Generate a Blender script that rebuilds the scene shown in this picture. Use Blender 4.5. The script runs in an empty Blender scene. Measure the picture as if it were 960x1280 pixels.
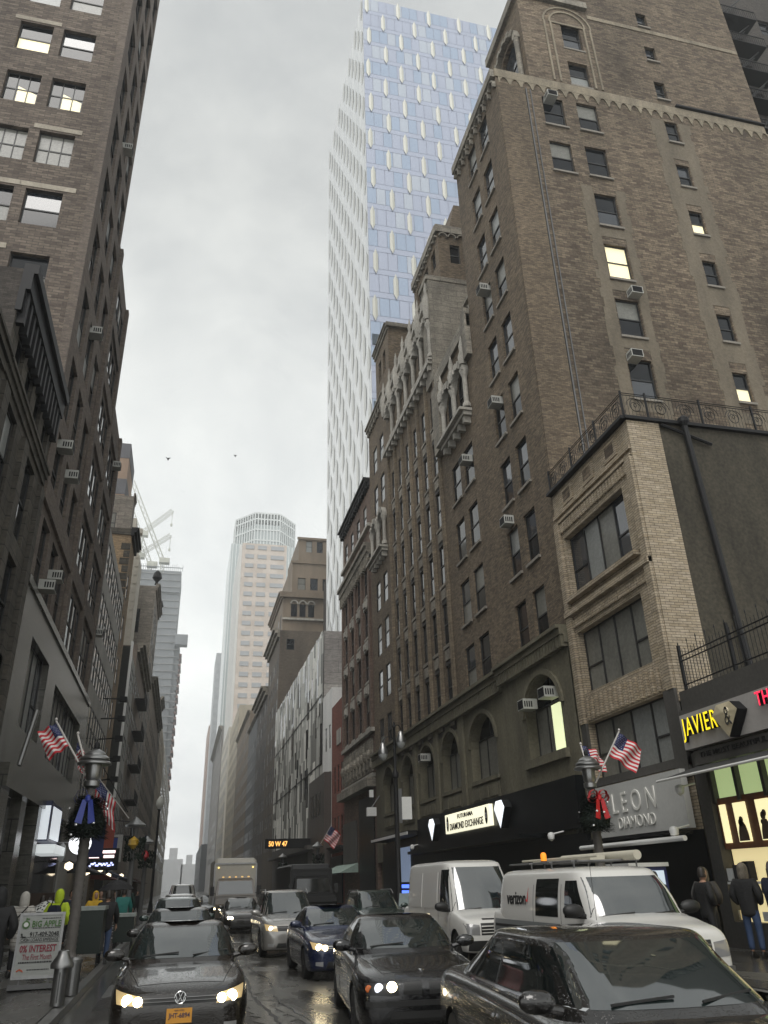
import bpy, bmesh, math, random
from mathutils import Vector, Matrix
from mathutils.bvhtree import BVHTree
random.seed(47)
R = math.radians
SC = bpy.context.scene
COL = SC.collection
# ------------------------------------------------------------------ camera
cd = bpy.data.cameras.new('camera'); cam = bpy.data.objects.new('camera', cd); COL.objects.link(cam)
cd.sensor_fit = 'HORIZONTAL'; cd.sensor_width = 36; cd.lens = 36.19
cd.clip_start = 0.1; cd.clip_end = 5000
M3 = Matrix(((0.97195635, -0.07756846, -0.22199999), (-0.23361765, -0.42648804, -0.87380246), (-0.02690083, 0.90116096, -0.43264912)))
cam.matrix_world = Matrix.Translation((0, 0, 1.9)) @ M3.to_4x4()
SC.camera = cam
# ------------------------------------------------------------------ overcast sky + soft sun
SUN_EL, SUN_AZ = 56, 205          # azimuth clockwise from +Y (the street); the sun stands behind the camera
w = bpy.data.worlds.new('World'); SC.world = w; w.use_nodes = True
nt = w.node_tree; N = nt.nodes; Lk = nt.links; N.clear()
out = N.new('ShaderNodeOutputWorld'); bg = N.new('ShaderNodeBackground'); bg.inputs[1].default_value = 0.15
sky = N.new('ShaderNodeTexSky'); sky.sky_type = 'NISHITA'; sky.sun_disc = False
sky.sun_elevation = R(SUN_EL); sky.sun_rotation = R(SUN_AZ); sky.air_density = 2.0; sky.dust_density = 6.0
hs = N.new('ShaderNodeHueSaturation'); hs.inputs['Saturation'].default_value = 0.12
tc = N.new('ShaderNodeTexCoord'); mp = N.new('ShaderNodeMapping'); mp.inputs['Scale'].default_value = (1, 1, 1.2)
nz = N.new('ShaderNodeTexNoise'); nz.inputs['Scale'].default_value = 2.1; nz.inputs['Detail'].default_value = 7; nz.inputs['Roughness'].default_value = 0.62
nz.inputs['Distortion'].default_value = 0.4
rp = N.new('ShaderNodeValToRGB'); e = rp.color_ramp.elements
e[0].position = .38; e[0].color = (4.15, 4.3, 4.33, 1); e[1].position = .62; e[1].color = (6.25, 6.35, 6.15, 1)
mx = N.new('ShaderNodeMix'); mx.data_type = 'RGBA'; mx.inputs[0].default_value = 0.86
Lk.new(tc.outputs['Generated'], mp.inputs[0]); Lk.new(mp.outputs[0], nz.inputs['Vector']); Lk.new(nz.outputs[0], rp.inputs[0])
sx = N.new('ShaderNodeSeparateXYZ'); Lk.new(tc.outputs['Generated'], sx.inputs[0])
gr = N.new('ShaderNodeMapRange'); gr.inputs[1].default_value = 0.0; gr.inputs[2].default_value = 0.75; gr.inputs[3].default_value = 1.55; gr.inputs[4].default_value = 0.74; Lk.new(sx.outputs[2], gr.inputs[0])
vs = N.new('ShaderNodeVectorMath'); vs.operation = 'SCALE'
Lk.new(sky.outputs[0], hs.inputs['Color']); Lk.new(hs.outputs[0], mx.inputs[6]); Lk.new(rp.outputs[0], mx.inputs[7])
Lk.new(mx.outputs[2], vs.inputs[0]); Lk.new(gr.outputs[0], vs.inputs['Scale']); Lk.new(vs.outputs[0], bg.inputs[0]); Lk.new(bg.outputs[0], out.inputs[0])
sl = bpy.data.lights.new('sun', 'SUN'); sl.energy = 1.3; sl.angle = R(30); sl.color = (1, .97, .93)
so = bpy.data.objects.new('sun', sl); COL.objects.link(so)
d = Vector((math.sin(R(SUN_AZ)) * math.cos(R(SUN_EL)), math.cos(R(SUN_AZ)) * math.cos(R(SUN_EL)), math.sin(R(SUN_EL))))
so.rotation_euler = d.to_track_quat('Z', 'Y').to_euler(); so.location = (0, 0, 80)
SC.view_settings.view_transform = 'Standard'; SC.view_settings.look = 'None'; SC.view_settings.gamma = 1
SC.view_settings.use_curve_mapping = False; SC.view_settings.exposure = 0.22
SC.cycles.max_bounces = 6; SC.cycles.diffuse_bounces = 3; SC.cycles.glossy_bounces = 3; SC.cycles.volume_bounces = 2
SC.cycles.use_denoising = True
# ------------------------------------------------------------------ materials
MC = {}
def mat(name, color, rough=.8, metal=0., spec=.5, var=.25, vscale=.35, bump=0., bscale=20., kind=None, coat=0., emit=None, estr=0., col2=None, mortar=None, bw=.22, bh=.075, ior=1.5, streak=True):
    """procedural material: base colour with dirt noise; kind 'brick' adds courses, 'block' big stones, 'drops' rain drops"""
    if name in MC: return MC[name]
    m = bpy.data.materials.new(name); m.use_nodes = True; t = m.node_tree; n = t.nodes; l = t.links
    b = n['Principled BSDF']
    b.inputs['Roughness'].default_value = rough; b.inputs['Metallic'].default_value = metal
    b.inputs['Specular IOR Level'].default_value = spec; b.inputs['IOR'].default_value = ior
    b.inputs['Coat Weight'].default_value = coat; b.inputs['Coat Roughness'].default_value = .04
    b.inputs['Base Color'].default_value = (*color, 1)
    if emit:
        b.inputs['Emission Color'].default_value = (*emit, 1); b.inputs['Emission Strength'].default_value = estr
    c = n.new('ShaderNodeTexCoord')
    src = None
    if kind in ('brick', 'block'):
        s = n.new('ShaderNodeSeparateXYZ'); l.new(c.outputs['Object'], s.inputs[0])
        a = n.new('ShaderNodeMath'); a.operation = 'ADD'; l.new(s.outputs[0], a.inputs[0]); l.new(s.outputs[1], a.inputs[1])
        cb = n.new('ShaderNodeCombineXYZ'); l.new(a.outputs[0], cb.inputs[0]); l.new(s.outputs[2], cb.inputs[1])
        bk = n.new('ShaderNodeTexBrick'); l.new(cb.outputs[0], bk.inputs['Vector'])
        bk.inputs['Scale'].default_value = 1; bk.inputs['Brick Width'].default_value = bw; bk.inputs['Row Height'].default_value = bh
        bk.inputs['Mortar Size'].default_value = .1 * bh if kind == 'brick' else .02; bk.inputs['Bias'].default_value = -.1
        c2 = col2 or tuple(x * .6 for x in color); mo = mortar or tuple(x * .55 for x in color)
        bk.inputs['Color1'].default_value = (*color, 1); bk.inputs['Color2'].default_value = (*c2, 1); bk.inputs['Mortar'].default_value = (*mo, 1)
        src = bk.outputs[0]
        mq = n.new('ShaderNodeMapping'); mq.inputs['Scale'].default_value = (.9, .9, 3.6); l.new(c.outputs['Object'], mq.inputs[0])
        zq = n.new('ShaderNodeTexNoise'); zq.inputs['Scale'].default_value = 2.2; zq.inputs['Detail'].default_value = 6; zq.inputs['Roughness'].default_value = .7; l.new(mq.outputs[0], zq.inputs['Vector'])
        rq = n.new('ShaderNodeMapRange'); rq.inputs[1].default_value = .35; rq.inputs[2].default_value = .68; rq.inputs[3].default_value = .70; rq.inputs[4].default_value = 1.25; l.new(zq.outputs[0], rq.inputs[0])
        sq = n.new('ShaderNodeVectorMath'); sq.operation = 'SCALE'; l.new(src, sq.inputs[0]); l.new(rq.outputs[0], sq.inputs['Scale']); src = sq.outputs[0]
    if var > 0:
        mpn = n.new('ShaderNodeMapping'); mpn.inputs['Scale'].default_value = (vscale, vscale, vscale * (.3 if streak else 1))
        l.new(c.outputs['Object'], mpn.inputs[0])
        z = n.new('ShaderNodeTexNoise'); z.inputs['Scale'].default_value = 1; z.inputs['Detail'].default_value = 8; z.inputs['Roughness'].default_value = .65
        l.new(mpn.outputs[0], z.inputs['Vector'])
        r = n.new('ShaderNodeMapRange'); r.inputs[1].default_value = .3; r.inputs[2].default_value = .7
        r.inputs[3].default_value = 1 - var; r.inputs[4].default_value = 1 + var * .7; l.new(z.outputs[0], r.inputs[0])
        z2 = n.new('ShaderNodeTexNoise'); z2.inputs['Scale'].default_value = 9; z2.inputs['Detail'].default_value = 3; l.new(c.outputs['Object'], z2.inputs['Vector'])
        r2 = n.new('ShaderNodeMapRange'); r2.inputs[1].default_value = .3; r2.inputs[2].default_value = .7
        r2.inputs[3].default_value = 1 - var * .5; r2.inputs[4].default_value = 1 + var * .4; l.new(z2.outputs[0], r2.inputs[0])
        mu = n.new('ShaderNodeMath'); mu.operation = 'MULTIPLY'; l.new(r.outputs[0], mu.inputs[0]); l.new(r2.outputs[0], mu.inputs[1])
        vm = n.new('ShaderNodeVectorMath'); vm.operation = 'SCALE'
        if src: l.new(src, vm.inputs[0])
        else: vm.inputs[0].default_value = color
        l.new(mu.outputs[0], vm.inputs['Scale']); l.new(vm.outputs[0], b.inputs['Base Color'])
    elif src: l.new(src, b.inputs['Base Color'])
    if kind == 'drops':
        v = n.new('ShaderNodeTexVoronoi'); v.inputs['Scale'].default_value = 48; l.new(c.outputs['Object'], v.inputs['Vector'])
        rr = n.new('ShaderNodeMapRange'); rr.inputs[1].default_value = .12; rr.inputs[2].default_value = .38; rr.inputs[3].default_value = 1; rr.inputs[4].default_value = 0
        l.new(v.outputs['Distance'], rr.inputs[0])
        z3 = n.new('ShaderNodeTexNoise'); z3.inputs['Scale'].default_value = 6; l.new(c.outputs['Object'], z3.inputs['Vector'])
        m3 = n.new('ShaderNodeMath'); m3.operation = 'MULTIPLY'; l.new(rr.outputs[0], m3.inputs[0]); l.new(z3.outputs[0], m3.inputs[1])
        bp = n.new('ShaderNodeBump'); bp.inputs['Strength'].default_value = .75; bp.inputs['Distance'].default_value = .005
        l.new(m3.outputs[0], bp.inputs['Height']); l.new(bp.outputs[0], b.inputs['Normal']); l.new(bp.outputs[0], b.inputs['Coat Normal'])
        cm_ = n.new('ShaderNodeMapRange'); cm_.inputs[3].default_value = 1; cm_.inputs[4].default_value = 3.0 if max(color) < .1 else 1.12; l.new(m3.outputs[0], cm_.inputs[0]); vq = n.new('ShaderNodeVectorMath'); vq.operation = 'SCALE'; vq.inputs[0].default_value = color; l.new(cm_.outputs[0], vq.inputs['Scale']); l.new(vq.outputs[0], b.inputs['Base Color'])  # drops also lightened in the base colour, as painted glints
    elif bump > 0:
        z4 = n.new('ShaderNodeTexNoise'); z4.inputs['Scale'].default_value = bscale; z4.inputs['Detail'].default_value = 4; l.new(c.outputs['Object'], z4.inputs['Vector'])
        bp = n.new('ShaderNodeBump'); bp.inputs['Strength'].default_value = bump; bp.inputs['Distance'].default_value = .03
        l.new(z4.outputs[0], bp.inputs['Height'])
        if kind == 'brick':
            bp2 = n.new('ShaderNodeBump'); bp2.inputs['Strength'].default_value = .6; bp2.inputs['Distance'].default_value = .012; bp2.invert = True
            l.new(bk.outputs['Fac'], bp2.inputs['Height']); l.new(bp.outputs[0], bp2.inputs['Normal']); l.new(bp2.outputs[0], b.inputs['Normal'])
        else: l.new(bp.outputs[0], b.inputs['Normal'])
    MC[name] = m
    return m
def glow(name, c, s): return mat(name, c, .5, var=0, emit=c, estr=s)
# ------------------------------------------------------------------ mesh builder
class MB:
    def __init__(s): s.v = []; s.f = []; s.m = []
    def add(s, vs, fs, mi=0):
        o = len(s.v); s.v += [tuple(p) for p in vs]
        for f in fs: s.f.append(tuple(o + i for i in f)); s.m.append(mi)
    def box(s, x0, x1, y0, y1, z0, z1, mi=0):
        s.add([(x0, y0, z0), (x1, y0, z0), (x1, y1, z0), (x0, y1, z0), (x0, y0, z1), (x1, y0, z1), (x1, y1, z1), (x0, y1, z1)],
              [(0, 3, 2, 1), (4, 5, 6, 7), (0, 1, 5, 4), (1, 2, 6, 5), (2, 3, 7, 6), (3, 0, 4, 7)], mi)
    def tube(s, p0, p1, r0, r1=None, n=8, mi=0, cap=True):
        r1 = r0 if r1 is None else r1
        p0, p1 = Vector(p0), Vector(p1); q = (p1 - p0).normalized().to_track_quat('Z', 'Y')
        vs = []
        for p, r in ((p0, r0), (p1, r1)):
            for k in range(n):
                a = 2 * math.pi * k / n; vs.append(p + q @ Vector((r * math.cos(a), r * math.sin(a), 0)))
        fs = [(k, (k + 1) % n, n + (k + 1) % n, n + k) for k in range(n)]
        if cap: fs += [tuple(range(n))[::-1], tuple(range(n, 2 * n))]
        s.add(vs, fs, mi)
    def lathe(s, prof, c=(0, 0, 0), n=20, mi=0, axis='z'):
        vs = []
        for r, z in prof:
            for k in range(n):
                a = 2 * math.pi * k / n; x, y = r * math.cos(a), r * math.sin(a)
                p = (x, y, z) if axis == 'z' else ((z, x, y) if axis == 'x' else (x, z, y))
                vs.append((p[0] + c[0], p[1] + c[1], p[2] + c[2]))
        fs = []
        for i in range(len(prof) - 1):
            for k in range(n): fs.append((i * n + k, i * n + (k + 1) % n, (i + 1) * n + (k + 1) % n, (i + 1) * n + k))
        fs += [tuple(range(n))[::-1], tuple((len(prof) - 1) * n + k for k in range(n))]
        s.add(vs, fs, mi)
    def rings(s, rings, mi=0, cap=True, closed=True):
        n = len(rings[0]); vs = [p for r in rings for p in r]; fs = []
        for i in range(len(rings) - 1):
            for k in range(n if closed else n - 1): fs.append((i * n + k, i * n + (k + 1) % n, (i + 1) * n + (k + 1) % n, (i + 1) * n + k))
        if cap: fs += [tuple(range(n))[::-1], tuple((len(rings) - 1) * n + k for k in range(n))]
        s.add(vs, fs, mi)
    def mesh(s, name, mats, smooth=False, recalc=True, angle=None):
        me = bpy.data.meshes.new(name); me.from_pydata(s.v, [], s.f)
        for m in (mats if isinstance(mats, (list, tuple)) else [mats]): me.materials.append(m)
        me.polygons.foreach_set('material_index', s.m)
        if recalc:
            bm = bmesh.new(); bm.from_mesh(me); bmesh.ops.recalc_face_normals(bm, faces=bm.faces); bm.to_mesh(me); bm.free()
        if smooth: sm(me, angle or 40)
        me.update(); return me
    def build(s, name, mats, parent=None, smooth=False, loc=None, angle=None, recalc=True):
        me = s.mesh(name, mats, smooth, recalc, angle); return put(name, me, parent, loc)
def sm(me, ang=40):
    for p in me.polygons: p.use_smooth = True
    bm = bmesh.new(); bm.from_mesh(me)
    for ed in bm.edges:
        ed.smooth = not (len(ed.link_faces) == 2 and ed.calc_face_angle(0) > R(ang))
    bm.to_mesh(me); bm.free()
def put(name, me, parent=None, loc=None, rz=0, label=None):
    o = bpy.data.objects.new(name, me); COL.objects.link(o)
    if parent: o.parent = parent
    if loc: o.location = loc
    if rz: o.rotation_euler = (0, 0, rz)
    if label: o['label'] = label
    return o
def thing(name, label, cat, loc=(0, 0, 0), rz=0, group=None):
    o = bpy.data.objects.new(name, None); COL.objects.link(o); o.location = loc; o.rotation_euler = (0, 0, rz)
    o.empty_display_size = .3
    return tag(o, label, cat, group)
def tag(o, label, cat, group=None):
    o['label'] = label; o['category'] = cat
    if group: o['group'] = group
    return o
def tree_copy(o, parent=None):
    c = o.copy(); COL.objects.link(c)
    if parent: c.parent = parent; c.matrix_parent_inverse = o.matrix_parent_inverse.copy()
    for ch in list(o.children): tree_copy(ch, c)
    return c
def dup(o, loc, rz, label, group=None):
    c = tree_copy(o); c.location = loc; c.rotation_euler = (0, 0, rz); c['label'] = label
    if group: c['group'] = group
    return c
def evaluated(me, mods):
    o = bpy.data.objects.new('tmp', me); COL.objects.link(o)
    mods(o); dg = bpy.context.evaluated_depsgraph_get(); dg.update()
    r = bpy.data.meshes.new_from_object(o.evaluated_get(dg), depsgraph=dg); bpy.data.objects.remove(o); return r
def textmesh(s, w, h, depth=.02, off=0.0, mats=None, sp=1.):
    cu = bpy.data.curves.new('lettering', 'FONT'); cu.body = s; cu.space_character = sp; cu.extrude = .02; cu.offset = off; cu.resolution_u = 3
    o = bpy.data.objects.new('tmp', cu); COL.objects.link(o); dg = bpy.context.evaluated_depsgraph_get(); dg.update()
    me = bpy.data.meshes.new_from_object(o.evaluated_get(dg), depsgraph=dg); bpy.data.objects.remove(o)
    xs = [v.co.x for v in me.vertices]; ys = [v.co.y for v in me.vertices]
    x0, x1, y0, y1 = min(xs), max(xs), min(ys), max(ys)
    for v in me.vertices:
        v.co = ((v.co.x - (x0 + x1) / 2) * w / (x1 - x0), (v.co.y - (y0 + y1) / 2) * h / (y1 - y0), v.co.z / .02 * depth / 2)
    me.materials.clear(); me.materials.append(mats); return me
AX = {'R': Matrix(((0, 0, -1), (-1, 0, 0), (0, 1, 0))), 'L': Matrix(((0, 0, 1), (1, 0, 0), (0, 1, 0))), 'F': Matrix(((1, 0, 0), (0, 0, -1), (0, 1, 0)))}
def text(s, w, h, side, pos, m, parent, depth=.03, off=0., name='lettering', rot=0, sp=1.):
    me = textmesh(s, w, h, depth, off, m, sp); o = put(name, me, parent)
    o.rotation_euler = (AX[side].to_4x4() @ Matrix.Rotation(rot, 4, 'Z')).to_euler()
    o.location = Vector(pos) - (parent.location if parent and not parent.parent else Vector()); return o
# ------------------------------------------------------------------ shared materials
XL, XR = -6.4, 14.0
BR = mat('brown_brick', (.195, .148, .098), .9, kind='brick', col2=(.09, .066, .044), mortar=(.08, .064, .046), var=.32, vscale=.35, bump=.5, bscale=6)
BR2 = mat('left_brown_brick', (.18, .145, .115), .9, kind='brick', col2=(.13, .10, .085), mortar=(.11, .10, .09), var=.25, vscale=.3, bump=.4, bscale=6)
SIDEB = mat('side_wall_brick', (.20, .156, .108), .92, kind='brick', col2=(.08, .056, .04), mortar=(.088, .072, .052), var=.5, vscale=.2, bump=.9, bscale=4, bw=.45, bh=.15)
DARKB = mat('dark_brick', (.07, .06, .052), .9, kind='brick', var=.3, bump=.4)
CREAM = mat('cream_brick', (.42, .35, .26), .85, kind='brick', col2=(.34, .275, .185), mortar=(.13, .105, .07), bw=.32, bh=.088, var=.22, bump=.3)
REDB = mat('red_brick', (.17, .07, .05), .9, kind='brick', var=.25)
GRAYB = mat('gray_block', (.27, .24, .205), .9, kind='block', bw=1.1, bh=.42, col2=(.20, .18, .155), var=.3)
YELB = mat('tan_brick', (.36, .26, .16), .9, kind='brick', var=.25, vscale=.3)
STONE = mat('weathered_stone', (.27, .245, .20), .85, kind='block', bw=1.2, bh=.5, col2=(.2, .18, .15), var=.45, vscale=.6, bump=.3)
BASE = mat('dark_limestone', (.13, .118, .08), .8, var=.4, vscale=.8, bump=.25, bscale=8)
PALE = mat('pale_stone', (.36, .34, .30), .8, var=.4, vscale=1.2, bump=.3)
PALEF = mat('cream_concrete', (.45, .42, .36), .85, var=.2, vscale=.3)
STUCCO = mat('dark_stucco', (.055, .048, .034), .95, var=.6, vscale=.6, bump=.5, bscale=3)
BLACK = mat('black_metal', (.008, .008, .009), .55, var=.2, spec=.3)
BLACKG = mat('black_gloss_panel', (.004, .005, .006), .35, var=.1, spec=.25)
GRANITE = mat('polished_granite', (.075, .072, .058), .22, kind='block', bw=1.5, bh=1.1, col2=(.115, .11, .10), mortar=(.03, .03, .03), var=.25, spec=.6)
FRAME = mat('dark_window_frame', (.02, .02, .02), .5, var=.1)
FRAMEW = mat('pale_window_frame', (.35, .34, .31), .6, var=.1)
SILL = mat('stone_sill', (.22, .2, .17), .8, var=.3)
PANE = [mat('window_glass_dark', (.008, .010, .013), .06, var=.3, vscale=.8, spec=.5, ior=1.4),
        mat('window_glass_sky', (.03, .036, .045), .05, var=.3, vscale=.8, spec=.7, ior=1.65),
        mat('window_blind', (.26, .27, .26), .4, var=.3, coat=.2),
        mat('window_curtain', (.19, .188, .165), .4, var=.4, coat=.2),
        glow('window_lit', (1, .90, .58), .42)]
TIN = mat('sheet_metal', (.34, .34, .34), .38, metal=.6, var=.2)
STEEL = mat('brushed_steel', (.30, .30, .295), .34, metal=.9, var=.15)
WHITE = mat('white_paint', (.7, .7, .68), .4, var=.06, coat=.3)
CHROME = mat('chrome', (.7, .7, .7), .12, metal=1, var=0)
DULL = mat('dull_gray_metal', (.14, .14, .14), .5, metal=.4, var=.2)
# ------------------------------------------------------------------ facade tools.  side 'R' faces the street from the right, 'L' from the left, 'F' faces the camera
def P(side, p, u, w, z):
    return (p + w, u, z) if side == 'R' else ((p - w, u, z) if side == 'L' else (u, p + w, z))
def fbox(mb, side, p, u0, u1, w0, w1, z0, z1, mi=0):
    a, b = P(side, p, u0, w0, z0), P(side, p, u1, w1, z1)
    mb.box(min(a[0], b[0]), max(a[0], b[0]), min(a[1], b[1]), max(a[1], b[1]), z0, z1, mi)
def wall(mb, side, p, u0, u1, z0, z1, holes, depth=.22, mi=0):
    us = sorted({u0, u1, *[h[0] for h in holes], *[h[1] for h in holes]}); us = [u for u in us if u0 <= u <= u1]
    zs = sorted({z0, z1, *[h[2] for h in holes], *[h[3] for h in holes]}); zs = [z for z in zs if z0 <= z <= z1]
    for j in range(len(zs) - 1):
        run = None
        for i in range(len(us) - 1):
            cu, cz = (us[i] + us[i + 1]) / 2, (zs[j] + zs[j + 1]) / 2
            solid = not any(h[0] < cu < h[1] and h[2] < cz < h[3] for h in holes)
            if solid and run is None: run = us[i]
            if run is not None and (not solid or i == len(us) - 2):
                e = us[i + 1] if solid else us[i]
                mb.add([P(side, p, run, 0, zs[j]), P(side, p, e, 0, zs[j]), P(side, p, e, 0, zs[j + 1]), P(side, p, run, 0, zs[j + 1])], [(0, 1, 2, 3)], mi); run = None
    for h in holes:
        a, b, c, d_ = h[:4]
        r = [(a, c), (b, c), (b, d_), (a, d_)]
        for k in range(4):
            q, s = r[k], r[(k + 1) % 4]
            mb.add([P(side, p, q[0], 0, q[1]), P(side, p, s[0], 0, s[1]), P(side, p, s[0], depth, s[1]), P(side, p, q[0], depth, q[1])], [(0, 1, 2, 3)], mi)
def spandrel(mb, side, p, u0, u1, zspring, ztop, depth, mi=0, n=12):
    c = (u0 + u1) / 2; r = (u1 - u0) / 2; pts = [(c - r * math.cos(math.pi * k / n), zspring + (ztop - zspring) * math.sin(math.pi * k / n)) for k in range(n + 1)]
    for k in range(n):
        a, b = pts[k], pts[k + 1]
        mb.add([P(side, p, a[0], .003, a[1]), P(side, p, b[0], .003, b[1]), P(side, p, b[0], .003, ztop + .01), P(side, p, a[0], .003, ztop + .01)], [(0, 1, 2, 3)], mi)
        mb.add([P(side, p, a[0], .003, a[1]), P(side, p, b[0], .003, b[1]), P(side, p, b[0], depth, b[1]), P(side, p, a[0], depth, a[1])], [(0, 1, 2, 3)], mi)
def arch_ring(mb, side, p, u0, u1, zspring, ztop, w0, w1, th, mi=0, n=14, rib=0):
    c = (u0 + u1) / 2; r = (u1 - u0) / 2; h = ztop - zspring
    for k in range(n):
        a0, a1 = math.pi * k / n, math.pi * (k + 1) / n
        if rib and k % 2: f = w0 + .06
        else: f = w0
        vs = []
        for a in (a0, a1):
            for rr in (0, th):
                u = c - (r + rr) * math.cos(a); z = zspring + (h + rr) * math.sin(a)
                vs += [P(side, p, u, f, z), P(side, p, u, w1, z)]
        mb.add(vs, [(0, 1, 3, 2), (4, 6, 7, 5), (0, 2, 6, 4), (1, 5, 7, 3), (0, 4, 5, 1), (2, 3, 7, 6)], mi)
WP = {}
def winmesh(w, h, style, frame, v):
    k = (round(w, 2), round(h, 2), style, frame.name, v)
    if k in WP: return WP[k]
    f, g = MB(), MB(); t = .055; D = .06
    a, b = -w / 2, w / 2
    for (x0, x1, z0, z1) in ((a, a + t, 0, h), (b - t, b, 0, h), (a + t, b - t, 0, t), (a + t, b - t, h - t, h)): f.box(x0, x1, 0, D, z0, z1)
    rnd = random.Random(hash(k[:3]) % 999 + v * 77 if False else int(w * 100) * 13 + int(h * 100) * 7 + v * 101)
    def ch(): return rnd.choices([0, 1, 2, 3], [5, 3.4, 1.0, 1.2])[0] if v < 8 else 4
    if style == 'sash':
        f.box(a + t, b - t, -.01, D - .01, h * .5 - .035, h * .5 + .035)
        cu = ch(); cl = ch()
        if rnd.random() < .5: cl = 0
        if v == 7: cl, cu = 4, 0
        if v == 6: cl, cu = 0, 0
        g.add([(a, .03, 0), (b, .03, 0), (b, .03, h / 2), (a, .03, h / 2)], [(0, 1, 2, 3)], cl)
        g.add([(a, .045, h / 2), (b, .045, h / 2), (b, .045, h), (a, .045, h)], [(0, 1, 2, 3)], cu)
    elif style == 'six':
        for q in (1, 2): f.box(a + w * q / 3 - .02, a + w * q / 3 + .02, 0, D - .01, t, h - t)
        f.box(a + t, b - t, .002, D - .008, h * .5 - .035, h * .5 + .035)
        cu = ch()
        g.add([(a, .03, 0), (b, .03, 0), (b, .03, h), (a, .03, h)], [(0, 1, 2, 3)], 0 if v == 7 else (3 if v < 3 else cu))
        if v == 7: g.add([(a + w * .38, .028, .1), (b - .1, .028, .1), (b - .1, .028, h * .42), (a + w * .38, .028, h * .62)], [(0, 1, 2, 3)], 4)
    elif style == 'wide':      # row of tall lights with a transom
        nn = max(3, round(w / 1.15))
        for q in range(1, nn): f.box(a + w * q / nn - .03, a + w * q / nn + .03, -.01, D, t, h - t)
        for q in range(nn):
            x0, x1 = a + w * q / nn, a + w * (q + 1) / nn
            if q == 0 or q == nn - 1: f.box(x0 + .03, x1 - .03, -.005, D - .01, h * .42 - .03, h * .42 + .03)
            g.add([(x0, .04, 0), (x1, .04, 0), (x1, .04, h), (x0, .04, h)], [(0, 1, 2, 3)], rnd.choice([3, 3, 2, 2, 1]))
    elif style == 'arch':      # big light under a transom bar
        f.box(a + t, b - t, -.01, D, h * .64, h * .64 + .08); f.box(-.04, .04, -.005, D - .005, h * .64 + .08, h - t)
        f.box(a + w * .33, a + w * .33 + .06, -.005, D - .005, t, h * .64)
        g.add([(a, .04, 0), (b, .04, 0), (b, .04, h * .64), (a, .04, h * .64)], [(0, 1, 2, 3)], 3 if v < 8 else 4)
        g.add([(a, .04, h * .64), (b, .04, h * .64), (b, .04, h), (a, .04, h)], [(0, 1, 2, 3)], 0)
    else:
        if style == 'double': f.box(-.03, .03, -.01, D, t, h - t)
        g.add([(a, .03, 0), (b, .03, 0), (b, .03, h), (a, .03, h)], [(0, 1, 2, 3)], ch() if rnd.random() < .6 else 0)
    r = (f.mesh('window', [frame]), g.mesh('pane', PANE, recalc=False)); WP[k] = r
    return r
def window(root, side, p, h, depth=.2, style='sash', frame=None, lit=False, sill=None, v=None):
    u0, u1, z0, z1 = h[:4]; frame = frame or FRAME
    v = random.randrange(6) if v is None else v
    if lit: v = 9
    fm, gm = winmesh(u1 - u0 - .004, z1 - z0 - .004, style, frame, v)
    rz = {'R': -math.pi / 2, 'L': math.pi / 2, 'F': 0}[side]
    o = put('window', fm, root, Vector(P(side, p, (u0 + u1) / 2, depth - .06, z0 + .002)) - root.location, rz)
    q = put('pane', gm, o)
    if sill:
        s = MB(); s.box(-(u1 - u0) / 2 - .08, (u1 - u0) / 2 + .08, -depth - .05, -depth + .16, -.13, -.005)
        k = ('sill', round(u1 - u0, 2), sill.name)
        if k not in WP: WP[k] = s.mesh('sill', sill)
        put('sill', WP[k], o)
    return o
def plainwin(root, side, p, holes, depth=.12, frame=None, style='plain'):
    """windows too far away to show more than frame and pane: one mesh each"""
    for h in holes[:100]:
        u0, u1, z0, z1 = h[:4]; v = random.randrange(6)
        k = ('far', round(u1 - u0, 2), round(z1 - z0, 2), style, v, (frame or FRAME).name)
        if k not in WP:
            f = MB(); w_, h_ = u1 - u0 - .004, z1 - z0 - .004; a, b = -w_ / 2, w_ / 2; t = .08
            for (x0, x1, q0, q1) in ((a, a + t, 0, h_), (b - t, b, 0, h_), (a + t, b - t, 0, t), (a + t, b - t, h_ - t, h_), (a + t, b - t, h_ / 2 - .04, h_ / 2 + .04)): f.box(x0, x1, 0, .06, q0, q1, 0)
            if style == 'double': f.box(-.05, .05, -.01, .05, t, h_ - t)
            f.add([(a, .03, 0), (b, .03, 0), (b, .03, h_), (a, .03, h_)], [(0, 1, 2, 3)], random.choices([1, 2, 3, 4], [6, 4, 1, 1.4])[0])
            WP[k] = f.mesh('window', [frame or FRAME] + PANE, recalc=False)
        rz = {'R': -math.pi / 2, 'L': math.pi / 2, 'F': 0}[side]
        put('window', WP[k], root, Vector(P(side, p, (u0 + u1) / 2, depth - .06, z0 + .002)) - root.location, rz)
def grid_holes(cols, rows): return [(a, b, c, d_) for (c, d_) in rows for (a, b) in cols]
def mass(mb, x0, x1, y0, y1, z0, z1, skip=(), mi=0):
    """closed box but for the named faces: W E S N (x0, x1, y0, y1) and B"""
    q = {'W': [(x0, y0), (x0, y1)], 'E': [(x1, y0), (x1, y1)], 'S': [(x0, y0), (x1, y0)], 'N': [(x0, y1), (x1, y1)]}
    for k, (a, b) in q.items():
        if k not in skip: mb.add([(*a, z0), (*b, z0), (*b, z1), (*a, z1)], [(0, 1, 2, 3)], mi)
    mb.add([(x0, y0, z1), (x1, y0, z1), (x1, y1, z1), (x0, y1, z1)], [(0, 1, 2, 3)], mi)
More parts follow.
